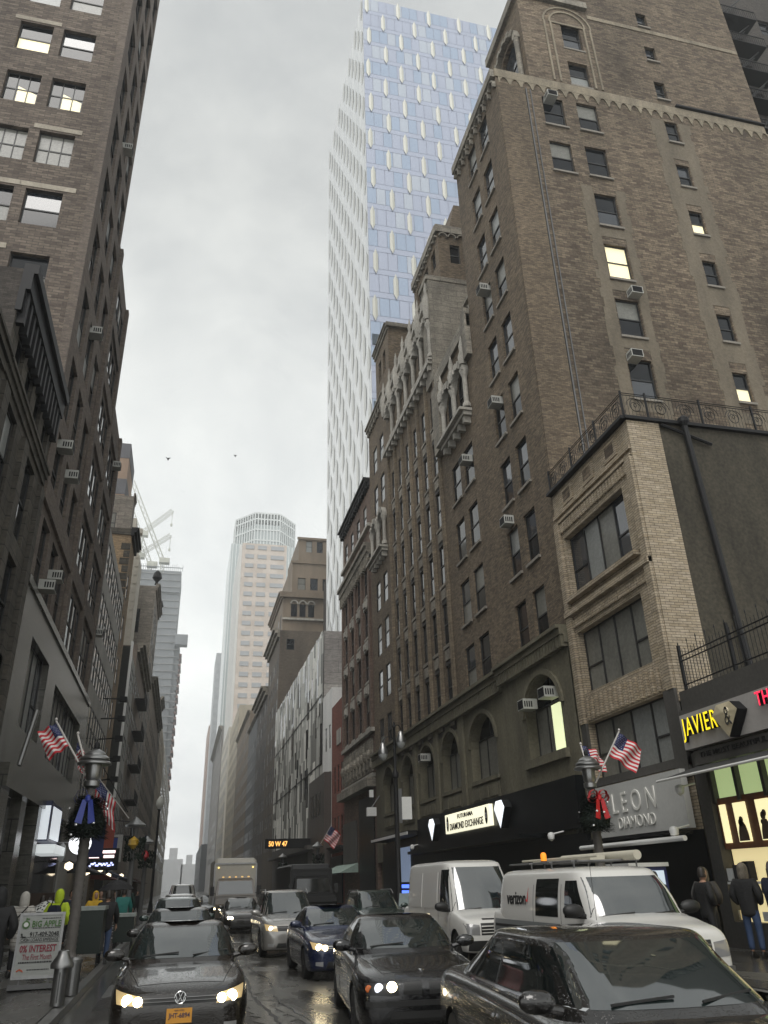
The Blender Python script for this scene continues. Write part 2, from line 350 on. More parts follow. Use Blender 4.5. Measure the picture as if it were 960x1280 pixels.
def building(name, label, side, y0, y1, H, m, cols=(), rows=(), xd=14, plane=None, fcols=(), frows=(), far=True, z0=0, style='sash', frame=None, extra=None, sill=None, fm=None, cat='building', holes=None, fholes=None, depth=.22, vs=None):
    """a street building: street wall with real window openings, wall towards the camera, back, roof with parapet"""
    p = plane if plane is not None else (XR if side == 'R' else XL)
    xb = p + xd if side == 'R' else p - xd
    root = thing(name, label, cat, (p, y0, 0))
    if far: depth = max(.02, min(.14, .45 * abs(p) / max(y0, 30)))
    hs_ = holes if holes is not None else grid_holes(cols, rows)
    fh = fholes if fholes is not None else grid_holes(fcols, frows)
    mb = MB()
    wall(mb, side, p, y0, y1, z0, H, hs_, depth)
    wall(mb, 'F', y0, min(p, xb), max(p, xb), z0, H, fh, depth, 1)
    mass(mb, min(p, xb), max(p, xb), y0, y1, z0, H - .5, ('W' if side == 'R' else 'E', 'S'), 0)
    o = mb.build('wall', [m, fm or m], root); o.location = -root.location
    if far:
        plainwin(root, side, p, hs_, depth + .02, frame=frame, style=style if style == 'double' else 'plain'); plainwin(root, 'F', y0, fh, depth + .02, frame=frame)
    else:
        for h in hs_: window(root, side, p, h, min(depth, .35) - (.02 if depth > .1 else 0), style=style, frame=frame, sill=sill)
        for h in fh: window(root, 'F', y0, h, min(depth, .3) - .02, style=style, frame=frame, sill=sill, v=next((q for k, q in (vs or {}).items() if abs(k[0] - h[0]) < .1 and abs(k[1] - h[2]) < .2), None))
    return root, p
def part(root, name, mb, m, smooth=False, label=None):
    o = mb.build(name, m, root, smooth); o.location = o.location - root.location
    if label: o['label'] = label
    return o
def cornice(root, side, p, y0, y1, z, out_=.6, h=.8, m=None, name='cornice', brackets=0, ends=True):
    mb = MB(); e = .0
    fbox(mb, side, p, y0, y1, -out_ * .35, .05, z - h, z - h * .55)
    fbox(mb, side, p, y0, y1, -out_ * .7, .04, z - h * .55, z - h * .2)
    fbox(mb, side, p, y0, y1, -out_, .03, z - h * .2, z)
    for k in range(brackets):
        u = y0 + (y1 - y0) * (k + .5) / brackets; fbox(mb, side, p, u - .1, u + .1, -out_ * .6, -.002, z - h * 1.2, z - h * .56)
    return part(root, name, mb, m or STONE)
# ------------------------------------------------------------------ RIGHT SIDE, nearest first
# --- single-storey jewellery shop with roof terrace
t = thing('jewellery_shop', 'low gray jewellery shop with yellow and red sign letters beside the cream brick building', 'shop', (14, 4, 0))
GRAYP = mat('gray_fascia_panel', (.40, .38, .36), .5, var=.12); DKG = mat('dark_gray_stone', (.07, .066, .06), .6, var=.3)
mb = MB(); mass(mb, 14.25, 30, 4, 20.25, 0, 6.3, ('W',)); fbox(mb, 'R', 14, 4, 20.25, 0, .25, 4.75, 5.0); fbox(mb, 'R', 14, 4, 20.25, 0, .25, 6.1, 6.75)
fbox(mb, 'R', 14, 19.75, 20.25, 0, .3, 0, 4.75); fbox(mb, 'R', 14, 4, 19.75, 0, .25, 0, .75); fbox(mb, 'R', 13.9, 4, 20.3, 0, .2, 6.0, 6.2)
part(t, 'wall', mb, DKG)
mb = MB(); fbox(mb, 'R', 13.75, 6, 20.1, 0, .25, 5.06, 6.02); part(t, 'fascia', mb, GRAYP)
YEL = glow('yellow_letters', (1, .78, .02), .8); REDL = glow('red_letters', (1, .03, .08), 1.1)
text('JAVIER', 1.6, .64, 'R', (13.66, 19.05, 5.55), BLACK, t, .09, -.004, 'letter_casing', sp=1.18); text('JAVIER', 1.6, .64, 'R', (13.60, 19.05, 5.55), YEL, t, .01, -.004, sp=1.18)
text('THE MAN', 1.7, .34, 'R', (13.66, 15.75, 5.76), BLACK, t, .09, .0, 'letter_casing', sp=1.1); text('THE MAN', 1.7, .34, 'R', (13.60, 15.75, 5.76), REDL, t, .01, .0, sp=1.1)
GOLD = mat('gold_facets', (.75, .66, .45), .3, metal=.4, var=.1)
mb = MB(); c0, cz = 17.65, 5.52
pr = [(c0 + .28, cz + .36), (c0 - .28, cz + .36), (c0 - .52, cz + .12), (c0, cz - .5), (c0 + .52, cz + .12)]
mb.rings([[(13.45, a, b) for a, b in pr], [(13.73, a, b) for a, b in pr]], 1)
mb.add([(13.42, a, b) for a, b in pr] + [(13.36, c0, cz + .12)], [(0, 1, 5), (1, 2, 5), (2, 3, 5), (3, 4, 5), (4, 0, 5)], 0)
part(t, 'diamond_emblem', mb, [GOLD, BLACK]); text('&', .26, .46, 'R', (13.37, c0 - .16, 5.53), CHROME, t, .02, name='ampersand')
mb = MB(); fbox(mb, 'R', 13.85, 4, 19.9, 0, .15, 4.62, 5.0); part(t, 'slogan_board', mb, DKG)
text('THE MOST BEAUTIFUL JEWELERS FACILITY IN THE WORLD', 7.4, .17, 'R', (13.83, 15.9, 4.84), BLACK, t, .02, .004)
# display front: lit transom, brown panels with lit posters, glass case
LITG = glow('lit_green_ceiling', (.62, .78, .36), .42); LITY = glow('lit_display_case', (.95, .8, .42), .55); WOOD = mat('brown_wood_panel', (.17, .065, .025), .5, var=.3)
mb = MB(); fbox(mb, 'R', 14.22, 4, 19.75, 0, .03, 3.72, 4.75); part(t, 'lit_transom', mb, LITG)
for k in range(9):
    mb = MB(); u = 19.7 - k * 1.05; fbox(mb, 'R', 14.06, u - .06, u + .06, 0, .15, 3.6, 4.75); part(t, 'mullion', mb, DKG)
mb = MB(); fbox(mb, 'R', 14.12, 4, 19.7, 0, .1, 2.45, 3.72); part(t, 'wood_panel', mb, WOOD)
POST = glow('lit_poster', (1, .9, .5), .8); SIL = mat('poster_silhouette', (.09, .055, .03), .6, var=0)
for k, u in enumerate((19.45, 18.75, 17.85, 16.9, 15.9, 14.9)):
    mb = MB(); wv = .12 if k == 0 else .24; fbox(mb, 'R', 14.08, u - wv, u + wv, 0, .05, 2.6, 3.55, 0)
    if k:
        for (du, dz, r) in (((-.03, 3.22, .07), (.03, 3.16, .085), (.10, 3.02, .05)) if k % 2 == 0 else ((.0, 3.12, .075), (.03, 3.05, .09))):
            mb.rings([[(x, u + du + r * math.cos(a), dz + r * 1.2 * math.sin(a)) for a in [q * math.pi / 5 for q in range(10)]] for x in (14.06, 14.09)], 1)
        pp = [(u - .19, 2.62), (u + .2, 2.62), (u + .17, 2.82), (u + .12, 2.97), (u + .04, 3.06), (u - .06, 3.08), (u - .13, 2.98), (u - .18, 2.8)]
        mb.rings([[(x, a, b) for a, b in pp] for x in (14.06, 14.09)], 1)
    part(t, 'poster', mb, [POST, SIL])
mb = MB(); fbox(mb, 'R', 14.3, 4, 19.7, 0, .03, .75, 2.45); part(t, 'display_backing', mb, LITY)
mb = MB(); fbox(mb, 'R', 13.98, 4, 19.7, 0, .25, 1.62, 1.68)
rnd = random.Random(3)
part(t, 'display_shelf', mb, WHITE)
mb = MB()
for k in range(60):
    u = rnd.uniform(8, 19.6); z = rnd.choice([.8, 1.7]); hh = rnd.uniform(.1, .45); fbox(mb, 'R', 14.02, u, u + rnd.uniform(.05, .25), 0, .2, z, z + hh, k % 3)
o_ = part(t, 'jewellery_stand', mb, [WHITE, mat('velvet_black', (.02, .02, .025), .9), GOLD]); o_['kind'] = 'stuff'
aw = thing('awning', 'folded awning with a white front bar over the jewellery display window', 'awning', (13.9, 15, 4.3))
mb = MB(); mb.add([(13.9, 4, 4.6), (13.9, 19.9, 4.6), (12.6, 19.9, 4.22), (12.6, 4, 4.22), (13.9, 4, 4.56), (13.9, 19.9, 4.56), (12.6, 19.9, 4.18), (12.6, 4, 4.18)], [(0, 1, 2, 3), (4, 7, 6, 5), (0, 4, 5, 1), (1, 5, 6, 2), (2, 6, 7, 3)])
part(aw, 'canvas', mb, mat('dark_canvas', (.03, .03, .03), .8)); mb = MB(); mb.tube((12.58, 4, 4.2), (12.58, 19.95, 4.2), .035); part(aw, 'front_bar', mb, WHITE)
# roof terrace fence
fe = thing('roof_fence', 'black iron picket fence on top of the jewellery shop', 'fence', (14.1, 12, 6.75))
mb = MB(); rnd = random.Random(5)
for k in range(90):
    u = 20.0 - k * .15; zt = 7.95 + (.18 if k % 3 == 0 else 0); mb.tube((14.1, u, 6.75), (14.1, u, zt), .012, n=4); 
    if k % 3 == 0: mb.tube((14.1, u, zt), (14.1, u, zt + .1), .03, .002, n=4)
part(fe, 'picket', mb, BLACK); mb = MB()
for z in (6.9, 7.75, 7.6): mb.box(14.085, 14.115, 6.7, 20.05, z, z + .03)
part(fe, "rail", mb, BLACK)
for k in range(6): mb = MB(); mb.box(14.06, 14.14, 20.0 - k * 2.3 - .04, 20.0 - k * 2.3 + .04, 6.75, 8.1); part(fe, 'post', mb, BLACK)
# --- cream brick three-storey building
t, p = building('cream_brick_building', 'narrow cream brick building with wide black windows and an iron roof railing', 'R', 20.3, 26.4, 16.3, CREAM,
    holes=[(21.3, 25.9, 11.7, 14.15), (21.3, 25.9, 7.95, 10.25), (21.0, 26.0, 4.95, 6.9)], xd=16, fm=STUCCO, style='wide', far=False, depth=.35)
mb = MB(); mb.box(13.98, 15.25, 20.26, 20.3, 6.5, 16.28); part(t, 'corner_pier', mb, CREAM)
mb = MB()
for u in (20.3, 26.02): fbox(mb, 'R', 14, u, u + .36 if u < 21 else 26.38, -.14, -.002, 6.9, 14.9)
fbox(mb, 'R', 14, 20.3, 26.38, -.1, -.003, 15.15, 15.3); fbox(mb, 'R', 14, 20.3, 26.38, -.2, -.003, 10.95, 11.15); fbox(mb, 'R', 14, 20.9, 26.0, -.24, -.003, 11.45, 11.62)
fbox(mb, 'R', 14, 20.3, 26.38, -.12, -.003, 14.85, 14.97)
part(t, 'string_course', mb, CREAM)
for z0, z1, n_ in ((14.4, 14.8, 26), (10.45, 10.75, 30), (6.98, 7.75, 17)):
    mb = MB()
    for k in range(n_):
        u = 20.8 + 5.3 * k / (n_ - 1); fbox(mb, 'R', 14, u - .07, u + .07, -.09, -.002, z0, z1)
    part(t, 'dentil_row', mb, CREAM)
for u in (21.6, 23.35, 25.1):
    mb = MB(); fbox(mb, 'R', 14, u - .45, u + .45, -.05, -.002, 15.42, 16.12, 0); fbox(mb, 'R', 14, u - .3, u + .3, -.052, -.004, 15.55, 16.0, 1); part(t, 'relief_panel', mb, [CREAM, SIDEB])
mb = MB(); fbox(mb, 'R', 14, 20.2, 26.45, -.25, 1.0, 16.3, 16.42); mb.box(13.9, 30, 20.15, 20.6, 16.3, 16.42); part(t, 'coping', mb, BLACK)
mb = MB(); mb.box(13.88, 14.3, 20.3, 20.9, 4.4, 6.9); fbox(mb, 'R', 13.9, 26.0, 26.4, 0, .1, 4.4, 6.9); fbox(mb, 'R', 13.9, 20.3, 26.4, 0, .1, 4.7, 4.95); part(t, 'base_pier', mb, DKG)
mb = MB(); fbox(mb, 'R', 13.95, 20.3, 26.4, 0, .06, 0, 3.0); part(t, 'shop_front', mb, BLACKG)
mb = MB(); mb.tube((16.2, 20.15, 16.3), (16.6, 20.12, 6.4), .11, n=8); mb.lathe([(.12, 16.2), (.2, 16.35), (.2, 16.5), (.1, 16.6)], (16.2, 20.15, 0), 10); part(t, 'drain_pipe', mb, BLACK)
mb = MB(); mb.tube((15.3, 20.2, 16.2), (17.2, 20.2, 15.6), .06, n=6); part(t, 'cable', mb, BLACK)
rl = thing('roof_railing', 'ornate black iron scroll railing on the roof of the cream brick building', 'railing', (14, 20.3, 16.42))
mb = MB()
def scroll_run(a, b, n_):
    a, b = Vector(a), Vector(b); dv = (b - a); L_ = dv.length; dv.normalize()
    for z in (.08, 1.0, .92): mb.tube(a + Vector((0, 0, z)), b + Vector((0, 0, z)), .018, n=4)
    for k in range(int(L_ / .14)):
        q = a + dv * (k * .14 + .07); mb.tube(q + Vector((0, 0, .08)), q + Vector((0, 0, .92)), .007, n=4, cap=False)
    for k in range(n_):
        c_ = a + dv * (L_ * (k + .5) / n_) + Vector((0, 0, .5)); pr_ = None
        for s_ in (-1, 1):
            pr_ = None
            for j in range(26):
                an = j * .42; r_ = .36 * (1 - j / 30); q = c_ + dv * (s_ * (r_ * math.cos(an) * .9 + .03)) + Vector((0, 0, r_ * math.sin(an)))
                if pr_ is not None: mb.tube(pr_, q, .013, n=4, cap=False)
                pr_ = q
scroll_run((13.95, 20.3, 16.4), (13.95, 26.4, 16.4), 7); scroll_run((13.95, 20.25, 16.4), (30, 20.25, 16.4), 16)
part(rl, 'scrollwork', mb, BLACK); 
for q in [(13.95, 20.28 + k * 2.03) for k in range(4)] + [(14.9 + k * 2.2, 20.25) for k in range(8)]:
    mb = MB(); mb.box(q[0] - .03, q[0] + .03, q[1] - .03, q[1] + .03, 16.4, 17.5); part(rl, 'post', mb, BLACK)
# shop sign + awning
s = thing('shop_sign', 'wide gray shop sign with pale raised letters below the cream brick building', 'sign', (13.7, 23.3, 3))
mb = MB(); fbox(mb, 'R', 13.7, 20.5, 26.2, 0, .2, 3.05, 4.62); part(s, 'panel', mb, mat('gray_sign_panel', (.50, .50, .48), .5, var=.1))
LET = mat('pale_letters', (.78, .77, .72), .35, var=.05)
text('L E O N', 2.6, .62, 'R', (13.68, 23.25, 4.02), LET, s, .03, .0); text('DIAMOND', 2.2, .34, 'R', (13.68, 23.2, 3.42), LET, s, .03, -.01)
aw2 = thing('awning', 'black rolled awning with a thick white tube below the gray shop sign', 'awning', (13.5, 23, 2.9))
mb = MB(); mb.tube((12.9, 19.6, 2.75), (12.9, 25.6, 2.75), .07, n=10); part(aw2, 'tube', mb, WHITE)
mb = MB(); mb.add([(13.7, 20.4, 3.0), (13.7, 25.8, 3.0), (12.95, 25.6, 2.7), (12.95, 20.2, 2.7)], [(0, 1, 2, 3)]); mb.box(13.2, 13.7, 20.4, 25.8, 2.9, 3.0); part(aw2, 'canvas', mb, BLACK)
# --- tall brown brick tower
rows = [(42.3 - 3.65 * k - 2.35, 42.3 - 3.65 * k) for k in range(9)]
hol = grid_holes([(28.15, 29.4), (30.1, 31.35)], rows)
fA = [(18.9, 20.2, 42.4 - 3.64 * k - 2.3, 42.4 - 3.64 * k) for k in range(7)] + [(16.75, 18.05, 40.0, 42.3), (16.75, 18.05, 36.35, 38.65)]
fB = [(24.65, 25.5, 42.4 - 3.64 * k - 1.75, 42.4 - 3.64 * k) for k in range(7)]
t, p = building('tall_brick_tower', 'tall brown brick tower with a stained windowed side wall above the cream building', 'R', 26.4, 33.4, 43.6, BR, holes=hol, fholes=fA + fB, xd=18, far=False, fm=SIDEB, z0=10.4, sill=SILL, depth=.2, vs={(18.9, 31.48 - 2.3): 9, (24.65, 42.4 - 3.64 * 5 - 1.75): 7, (24.65, 42.4 - 3.64 * 2 - 1.75): 7})
lit = [c for c in t.children if c.name.startswith('window')]
mb = MB(); hb = [(27.65, 31.0, 6.3, 9.4)]; wall(mb, 'R', 13.85, 26.42, 33.4, 3.0, 10.4, hb, .5); spandrel(mb, 'R', 13.85, 27.65, 31.0, 8.0, 9.4, .5)
fbox(mb, 'R', 13.85, 26.42, 33.4, .002, .2, 0, 3.0); mb.box(13.85, 31.9, 26.41, 26.5, 0, 10.4); part(t, 'stone_base', mb, BASE)
window(t, 'R', 13.85, (27.65, 31.0, 6.3, 9.4), .5, 'arch', lit=False, v=1)
mb = MB(); fbox(mb, 'R', 14.18, 27.8, 29.2, 0, .05, 6.4, 8.2); part(t, 'lit_pane', mb, glow('greenish_lit_window', (.86, .92, .55), .75))
cornice(t, 'R', 13.85, 26.42, 33.4, 10.75, .45, .7, BASE, brackets=24)
mb = MB(); fbox(mb, 'R', 13.85, 27.4, 31.3, -.18, -.002, 5.95, 6.28); part(t, 'sill', mb, BASE)
mb = MB(); arch_ring(mb, 'R', 13.85, 27.55, 31.1, 8.0, 9.45, -.1, .02, .22); part(t, 'arch_moulding', mb, BASE)
mb = MB(); mb.box(14.02, 15.7, 26.3, 26.398, 10.4, 42.6); part(t, 'corner_pier', mb, BR)
mb = MB(); mb.box(15.75, 15.82, 26.3, 26.398, 10.4, 42.6); mb.box(16.05, 16.1, 26.34, 26.398, 10.4, 42.6); part(t, 'conduit', mb, DULL)
# scalloped frieze on the side wall and arches on the street wall
FRZ = mat('pale_frieze_plaster', (.24, .205, .15), .9, var=.4, vscale=1.5)
mb = MB(); mb.box(13.95, 31.9, 26.33, 26.397, 43.15, 43.8)
k = 0
for i in range(26):
    x = 14.5 + i * .69
    pts = [(x - .33 + .05, 43.16)] + [(x - .28 * math.cos(a), 43.16 - 0) for a in ()]
    for s_ in (-1, 1):      # the tails between the scallops
        q = [(x + s_ * .345, 43.17), (x + s_ * .345, 42.55), (x + s_ * .27, 42.7), (x + s_ * .2, 42.98), (x + s_ * .05, 43.17)]
        mb.rings([[(a, y_, b) for a, b in q] for y_ in (26.34 + .001 * (i % 2), 26.397)])
part(t, 'scalloped_frieze', mb, FRZ)
mb = MB()
for i in range(9):
    u = 26.5 + i * .77; arch_ring(mb, 'R', 14, u + .08, u + .62, 42.75, 43.05, -.22, -.002, .1, n=8)
    fbox(mb, 'R', 14, u - .06, u + .08, -.2, -.002, 42.35, 42.8)
fbox(mb, 'R', 14, 26.4, 33.4, -.3, -.002, 43.15, 43.75); part(t, 'arched_frieze', mb, STONE)
mb = MB(); mb.box(25.7, 31.95, 26.2, 26.397, 43.85, 43.98); part(t, 'ledge', mb, BLACK)
# setback top
fU = [(18.9, 20.2, 47.4, 49.7), (18.9, 20.2, 44.0, 46.1), (24.65, 25.4, 44.4, 46.0), (24.65, 25.4, 48.0, 49.4), (24.65, 25.4, 51.4, 52.8), (24.65, 25.4, 55, 56.6)]
hU = [(27.4, 29.8, 45.3, 49.3)]
mb = MB(); wall(mb, 'R', 16.2, 26.4, 31.2, 43.61, 51.8, hU, .3); spandrel(mb, 'R', 16.2, 27.4, 29.8, 48.0, 49.3, .3)
wall(mb, 'F', 26.402, 16.2, 20.95, 43.61, 51.8, [h for h in fU if h[0] < 20], .25, 1); wall(mb, 'F', 26.402, 20.95, 31.9, 43.61, 62, [h for h in fU if h[0] > 20], .25, 1); mass(mb, 16.2, 20.95, 26.4, 31.2, 43.61, 51.7, ('W', 'S')); mass(mb, 20.95, 31.9, 26.4, 31.2, 43.61, 61.8, ('S',)); part(t, 'upper_wall', mb, [BR, SIDEB])
window(t, 'R', 16.2, hU[0], .3, 'sash')
for h in fU: window(t, 'F', 26.402, h, .25, 'sash', sill=SILL)
mb = MB()
for d_ in (0, .42): 
    for s_ in (-1, 1): mb.box(19.35 + s_ * (1.55 - d_) - .06, 19.35 + s_ * (1.55 - d_) + .06, 26.34, 26.4, 44.0, 49.6)
    arch_ring(mb, 'F', 26.402, 17.8 + d_, 20.9 - d_, 49.6, 51.2 - d_, -.06, -.002, .12)
mb.box(18.2, 20.5, 26.345, 26.4, 49.55, 49.7); part(t, 'blind_arch', mb, FRZ)
mb = MB(); mb.box(20.9, 31.85, 26.36, 26.4, 50.8, 51.15); part(t, 'plaster_band', mb, FRZ)
mb = MB(); fbox(mb, 'R', 16.2, 26.3, 31.2, -.25, .3, 51.4, 52.1); mb.box(16.0, 20.9, 26.15, 26.398, 51.5, 52.1); part(t, 'coping', mb, STONE)
PLS = mat('old_plaster_strip', (.155, .13, .095), .92, var=.3, vscale=.8, bump=.5, bscale=5); rnd = random.Random(31)
for xa, xb, hs2, zz0, zz1 in ((23.75, 26.3, [h for h in fB], 14, 42.4), (18.2, 20.75, [h for h in fA if h[0] > 18.5], 14, 35.6)):
    mb = MB(); z = zz0
    while z < zz1:
        z2 = min(zz1, z + .6); e0, e1 = xa + rnd.uniform(-.12, .12), xb + rnd.uniform(-.12, .12)
        ov = [h for h in hs2 if h[2] - .05 < z2 and h[3] + .05 > z]
        if ov: mb.box(e0, ov[0][0] - .06, 26.385, 26.398, z, z2); mb.box(ov[0][1] + .06, e1, 26.385, 26.398, z, z2)
        else: mb.box(e0, e1, 26.385, 26.398, z, z2)
        z = z2
    part(t, 'plaster_strip', mb, PLS)
mb = MB(); arch_ring(mb, 'R', 16.2, 27.1, 30.1, 48.0, 49.6, -.35, -.002, .35, n=14, rib=1)
for u in (26.9, 30.3): mb.tube((16.0, u, 44.4), (16.0, u, 48.1), .16, n=8)
part(t, 'window_arch', mb, STONE)
# fire escapes on the dark block beyond the tower
t = thing('dark_rear_building', 'dark building with black fire escapes behind the tall brick tower', 'building', (34, 32, 0))
mb = MB(); hh = grid_holes([(35.2, 36.4), (38.6, 39.8), (42, 43.2)], [(z, z + 2.0) for z in (44.6, 48, 51.4, 54.8, 58.2, 61.6, 65)]); wall(mb, 'F', 32, 33.4, 60, 0, 74, hh, .25); mass(mb, 33.4, 60, 32, 45, 0, 73.8, ('S',)); part(t, 'wall', mb, DARKB)
for h in hh: window(t, 'F', 32, h, .25)
for z in (44, 47.4, 50.8, 54.2, 57.6, 61, 64.4):
    mb = MB(); mb.box(34.6, 40.4, 30.8, 32, z, z + .08)
    for k in range(30): mb.box(34.6 + k * .2, 34.63 + k * .2, 30.8, 30.83, z, z + 1.0)
    mb.box(34.6, 40.4, 30.78, 30.84, z + 1, z + 1.05); mb.tube((37, 31.3, z), (40, 31.3, z + 3.4), .06, n=4); mb.tube((37, 31.8, z), (40, 31.8, z + 3.4), .06, n=4); part(t, 'fire_escape', mb, BLACK)
# --- gothic office building
slots = [(40.55 + 2.12 * k, 41.65 + 2.12 * k) for k in range(6)]
wR, wL = [(34.75, 36.2), (36.9, 38.35)], [(54.6, 56.0), (57.0, 58.4)]
rw = [(24.0 - 3.65 * k - 2.4, 24.0 - 3.65 * k) for k in range(4)]
ch_ = grid_holes(slots, [(31.2 - 3.65 * k - 2.5, 31.2 - 3.65 * k) for k in range(6)])
hol = grid_holes(wR, rw) + ch_ + grid_holes(wL, rw + [(30.2, 32.8), (34.2, 36.6)])
archh = [(a, b, 26.0, 29.2) for a, b in ((34.75, 36.3), (36.8, 38.35), (54.6, 56.1), (56.9, 58.4))] + [(a, b, 33.7, 37.2) for a, b in slots]
t = thing('gothic_office_building', 'ornate brown brick office building with tall piers and stone arches mid-block', 'building', (14, 33.4, 0))
mb = MB(); wall(mb, 'R', 14, 33.4, 40, 10.4, 31.8, [h for h in hol + archh if h[1] < 40], .14)
wall(mb, 'R', 14, 40, 60, 10.4, 39.3, [h for h in hol + archh if h[0] > 40], .1)
for h in archh: spandrel(mb, 'R', 14, h[0], h[1], h[3] - .75, h[3], .1)
mass(mb, 14, 28, 33.41, 40, 10.4, 31.6, ('W', 'S')); mass(mb, 14, 28, 40, 60, 10.4, 39.1, ('W',), 1)
part(t, 'wall', mb, [BR, STONE])
for h in hol: window(t, 'R', 14, h, .1 if h[0] > 40 else .14, 'sash', sill=SILL if h[0] < 40 else None, v=6 if h in ch_ else None)
for h in archh: window(t, 'R', 14, h, .1 if h[0] > 40 else .14, 'sash')
for k in range(7):
    mb = MB(); PIERB = mat('pale_pier_brick', (.25, .20, .14), .9, kind='brick', col2=(.14, .11, .075), var=.3, bump=.4); u = 40.02 + 2.12 * k; fbox(mb, 'R', 14, u + .05, u + .45, -.12, -.003, 10.6, 33.2)
    fbox(mb, 'R', 14, u + .16, u + .34, -.17, -.122, 10.6, 33.1); part(t, 'pier', mb, PIERB)
for k in range(6):
    for s_ in range(6):
        mb = MB(); z = 31.2 - 3.65 * k - 2.5 - .2; u = 40.55 + 2.12 * s_; fbox(mb, 'R', 14, u + .02, u + 1.08, -.13, -.002, z, z + .17); fbox(mb, 'R', 14, u + .2, u + .9, -.1, -.002, z - .7, z - .1)
        part(t, 'spandrel_ledge', mb, STONE)
        mb = MB(); fbox(mb, 'R', 14, u + .01, u + 1.09, -.03, -.001, z - .96, z - .005); part(t, 'spandrel', mb, mat('dark_spandrel', (.035, .03, .026), .7, var=.3))
for (a, b, z0, z1) in archh:
    mb = MB(); arch_ring(mb, 'R', 14, a - .02, b + .02, z1 - .75, z1, -.42, -.002, .42, n=13, rib=1); part(t, 'stone_arch', mb, PALE)
    for u in ((a - .22, b + .22) if b - a > 1.3 else (a - .28,)):
        mb = MB(); mb.tube((13.8, u, z0), (13.8, u, z1 - .8), .15, n=10); mb.lathe([(.16, z1 - 1.15), (.26, z1 - .8), (.26, z1 - .7)], (13.8, u, 0), 8); mb.lathe([(.24, z0), (.24, z0 + .2), (.16, z0 + .35)], (13.8, u, 0), 8); part(t, 'colonnette', mb, PALE, True)
for (a, b, z) in ((34.3, 38.8, 25.75), (54.1, 59.0, 25.75), (40, 53.2, 33.4)):
    mb = MB(); fbox(mb, 'R', 14, a, b, -.75 if b < 52 or b > 54 else -.5, -.002, z - .05, z + .12); fbox(mb, 'R', 14, a + .1, b - .1, -.5, -.003, z - .3, z - .06)
    for k in range(int((b - a) / .9)): fbox(mb, 'R', 14, a + .3 + k * .9, a + .55 + k * .9, -.42, -.003, z - .7, z - .3)
    part(t, 'balcony', mb, PALE)
# stone crown of the middle, gables and finials
mb = MB(); fbox(mb, 'R', 14, 40, 53.2, -.1, .6, 37.6, 39.3); fbox(mb, 'R', 14, 40, 53.2, -.25, .6, 39.3, 39.6)
fbox(mb, 'R', 14, 39.9, 41.6, -.2, 3.3, 31.8, 40.2); fbox(mb, 'R', 14, 39.85, 41.7, -.35, 3.4, 40.2, 40.6); part(t, 'stone_crown', mb, STONE)
for k in range(7):
    mb = MB(); u = 40.27 + 2.12 * k; mb.lathe([(.2, 36.9), (.3, 37.5), (.3, 38.6), (.12, 39.2), (.16, 39.5), (.02, 40.4)], (13.72, u, 0), 8); part(t, 'finial', mb, PALE, True)
for k in range(6):
    mb = MB(); a, b = slots[k]; q = [(a - .2, 38.0), ((a + b) / 2, 39.1), (b + .2, 38.0), ((a + b) / 2, 38.3)]; mb.rings([[(x, u, z) for u, z in q] for x in (13.6, 13.9)]); part(t, 'gable', mb, PALE)
mb = MB(); fbox(mb, 'R', 14, 38.75, 40.0, -.45, .8, 25.8, 30.6); fbox(mb, 'R', 14, 33.5, 34.2, -.3, .5, 29.0, 32.3); fbox(mb, 'R', 14, 33.5, 40, -.2, .3, 31.0, 31.9); part(t, 'stone_pier', mb, STONE)
for u in (34.5, 36.5, 38.6):
    mb = MB(); mb.lathe([(.22, 28.9), (.28, 29.4), (.14, 29.9), (.18, 30.2), (.02, 31)], (13.75, u, 0), 8); part(t, 'finial', mb, PALE, True)
# roof towers
mb = MB(); hU = grid_holes([(41.8 + 1.9 * i, 42.9 + 1.9 * i) for i in range(3)], [(40.2, 42), (43.4, 45.2)]); wall(mb, 'R', 15.2, 41, 47.5, 31.6, 46.6, hU, .25)
fh = [(16.1, 16.9, 43.2, 45.0), (16.1, 16.9, 40, 41.6)]; wall(mb, 'F', 41, 15.2, 20.5, 31.6, 46.6, fh, .25); mass(mb, 15.2, 20.5, 41, 47.5, 31.6, 46.5, ('W', 'S'))
mb.add([(16.3, 41.6, 46.6), (20.4, 41.6, 46.6), (20.4, 47, 46.6), (16.3, 47, 46.6), (17.2, 42.2, 50.6), (20.4, 42.2, 50.6), (20.4, 46.4, 50.6), (17.2, 46.4, 50.6)], [(0, 1, 5, 4), (1, 2, 6, 5), (2, 3, 7, 6), (3, 0, 4, 7), (4, 5, 6, 7)])
part(t, 'roof_tower', mb, BR)
for h in hU: window(t, 'R', 15.2, h, .25)
for h in fh: window(t, 'F', 41, h, .25)
mb = MB(); fbox(mb, 'R', 15.2, 41, 47.5, -.25, -.002, 46.0, 46.7); mb.box(15.0, 20.5, 40.8, 40.998, 46.0, 46.7)
for i in range(9): arch_ring(mb, 'R', 15.2, 41.1 + i * .7, 41.65 + i * .7, 45.6, 45.9, -.2, -.002, .08, n=6)
for i in range(7): arch_ring(mb, 'F', 41, 15.3 + i * .72, 15.85 + i * .72, 45.6, 45.9, -.18, -.002, .08, n=6)
part(t, 'frieze', mb, STONE)
mb = MB(); hU = [(53.4, 54.3, 42.2, 44.4), (55, 55.9, 42.2, 44.4)]; wall(mb, 'R', 14.1, 52.3, 57, 39.1, 46, hU, .25); wall(mb, 'F', 52.3, 14.1, 18.5, 39.1, 46, [(15.3, 16.6, 42, 44.6)], .25); mass(mb, 14.1, 18.5, 52.3, 57, 39.1, 45.9, ('W', 'S')); part(t, 'roof_tower', mb, BR)
for h in hU: window(t, 'R', 14.1, h, .25)
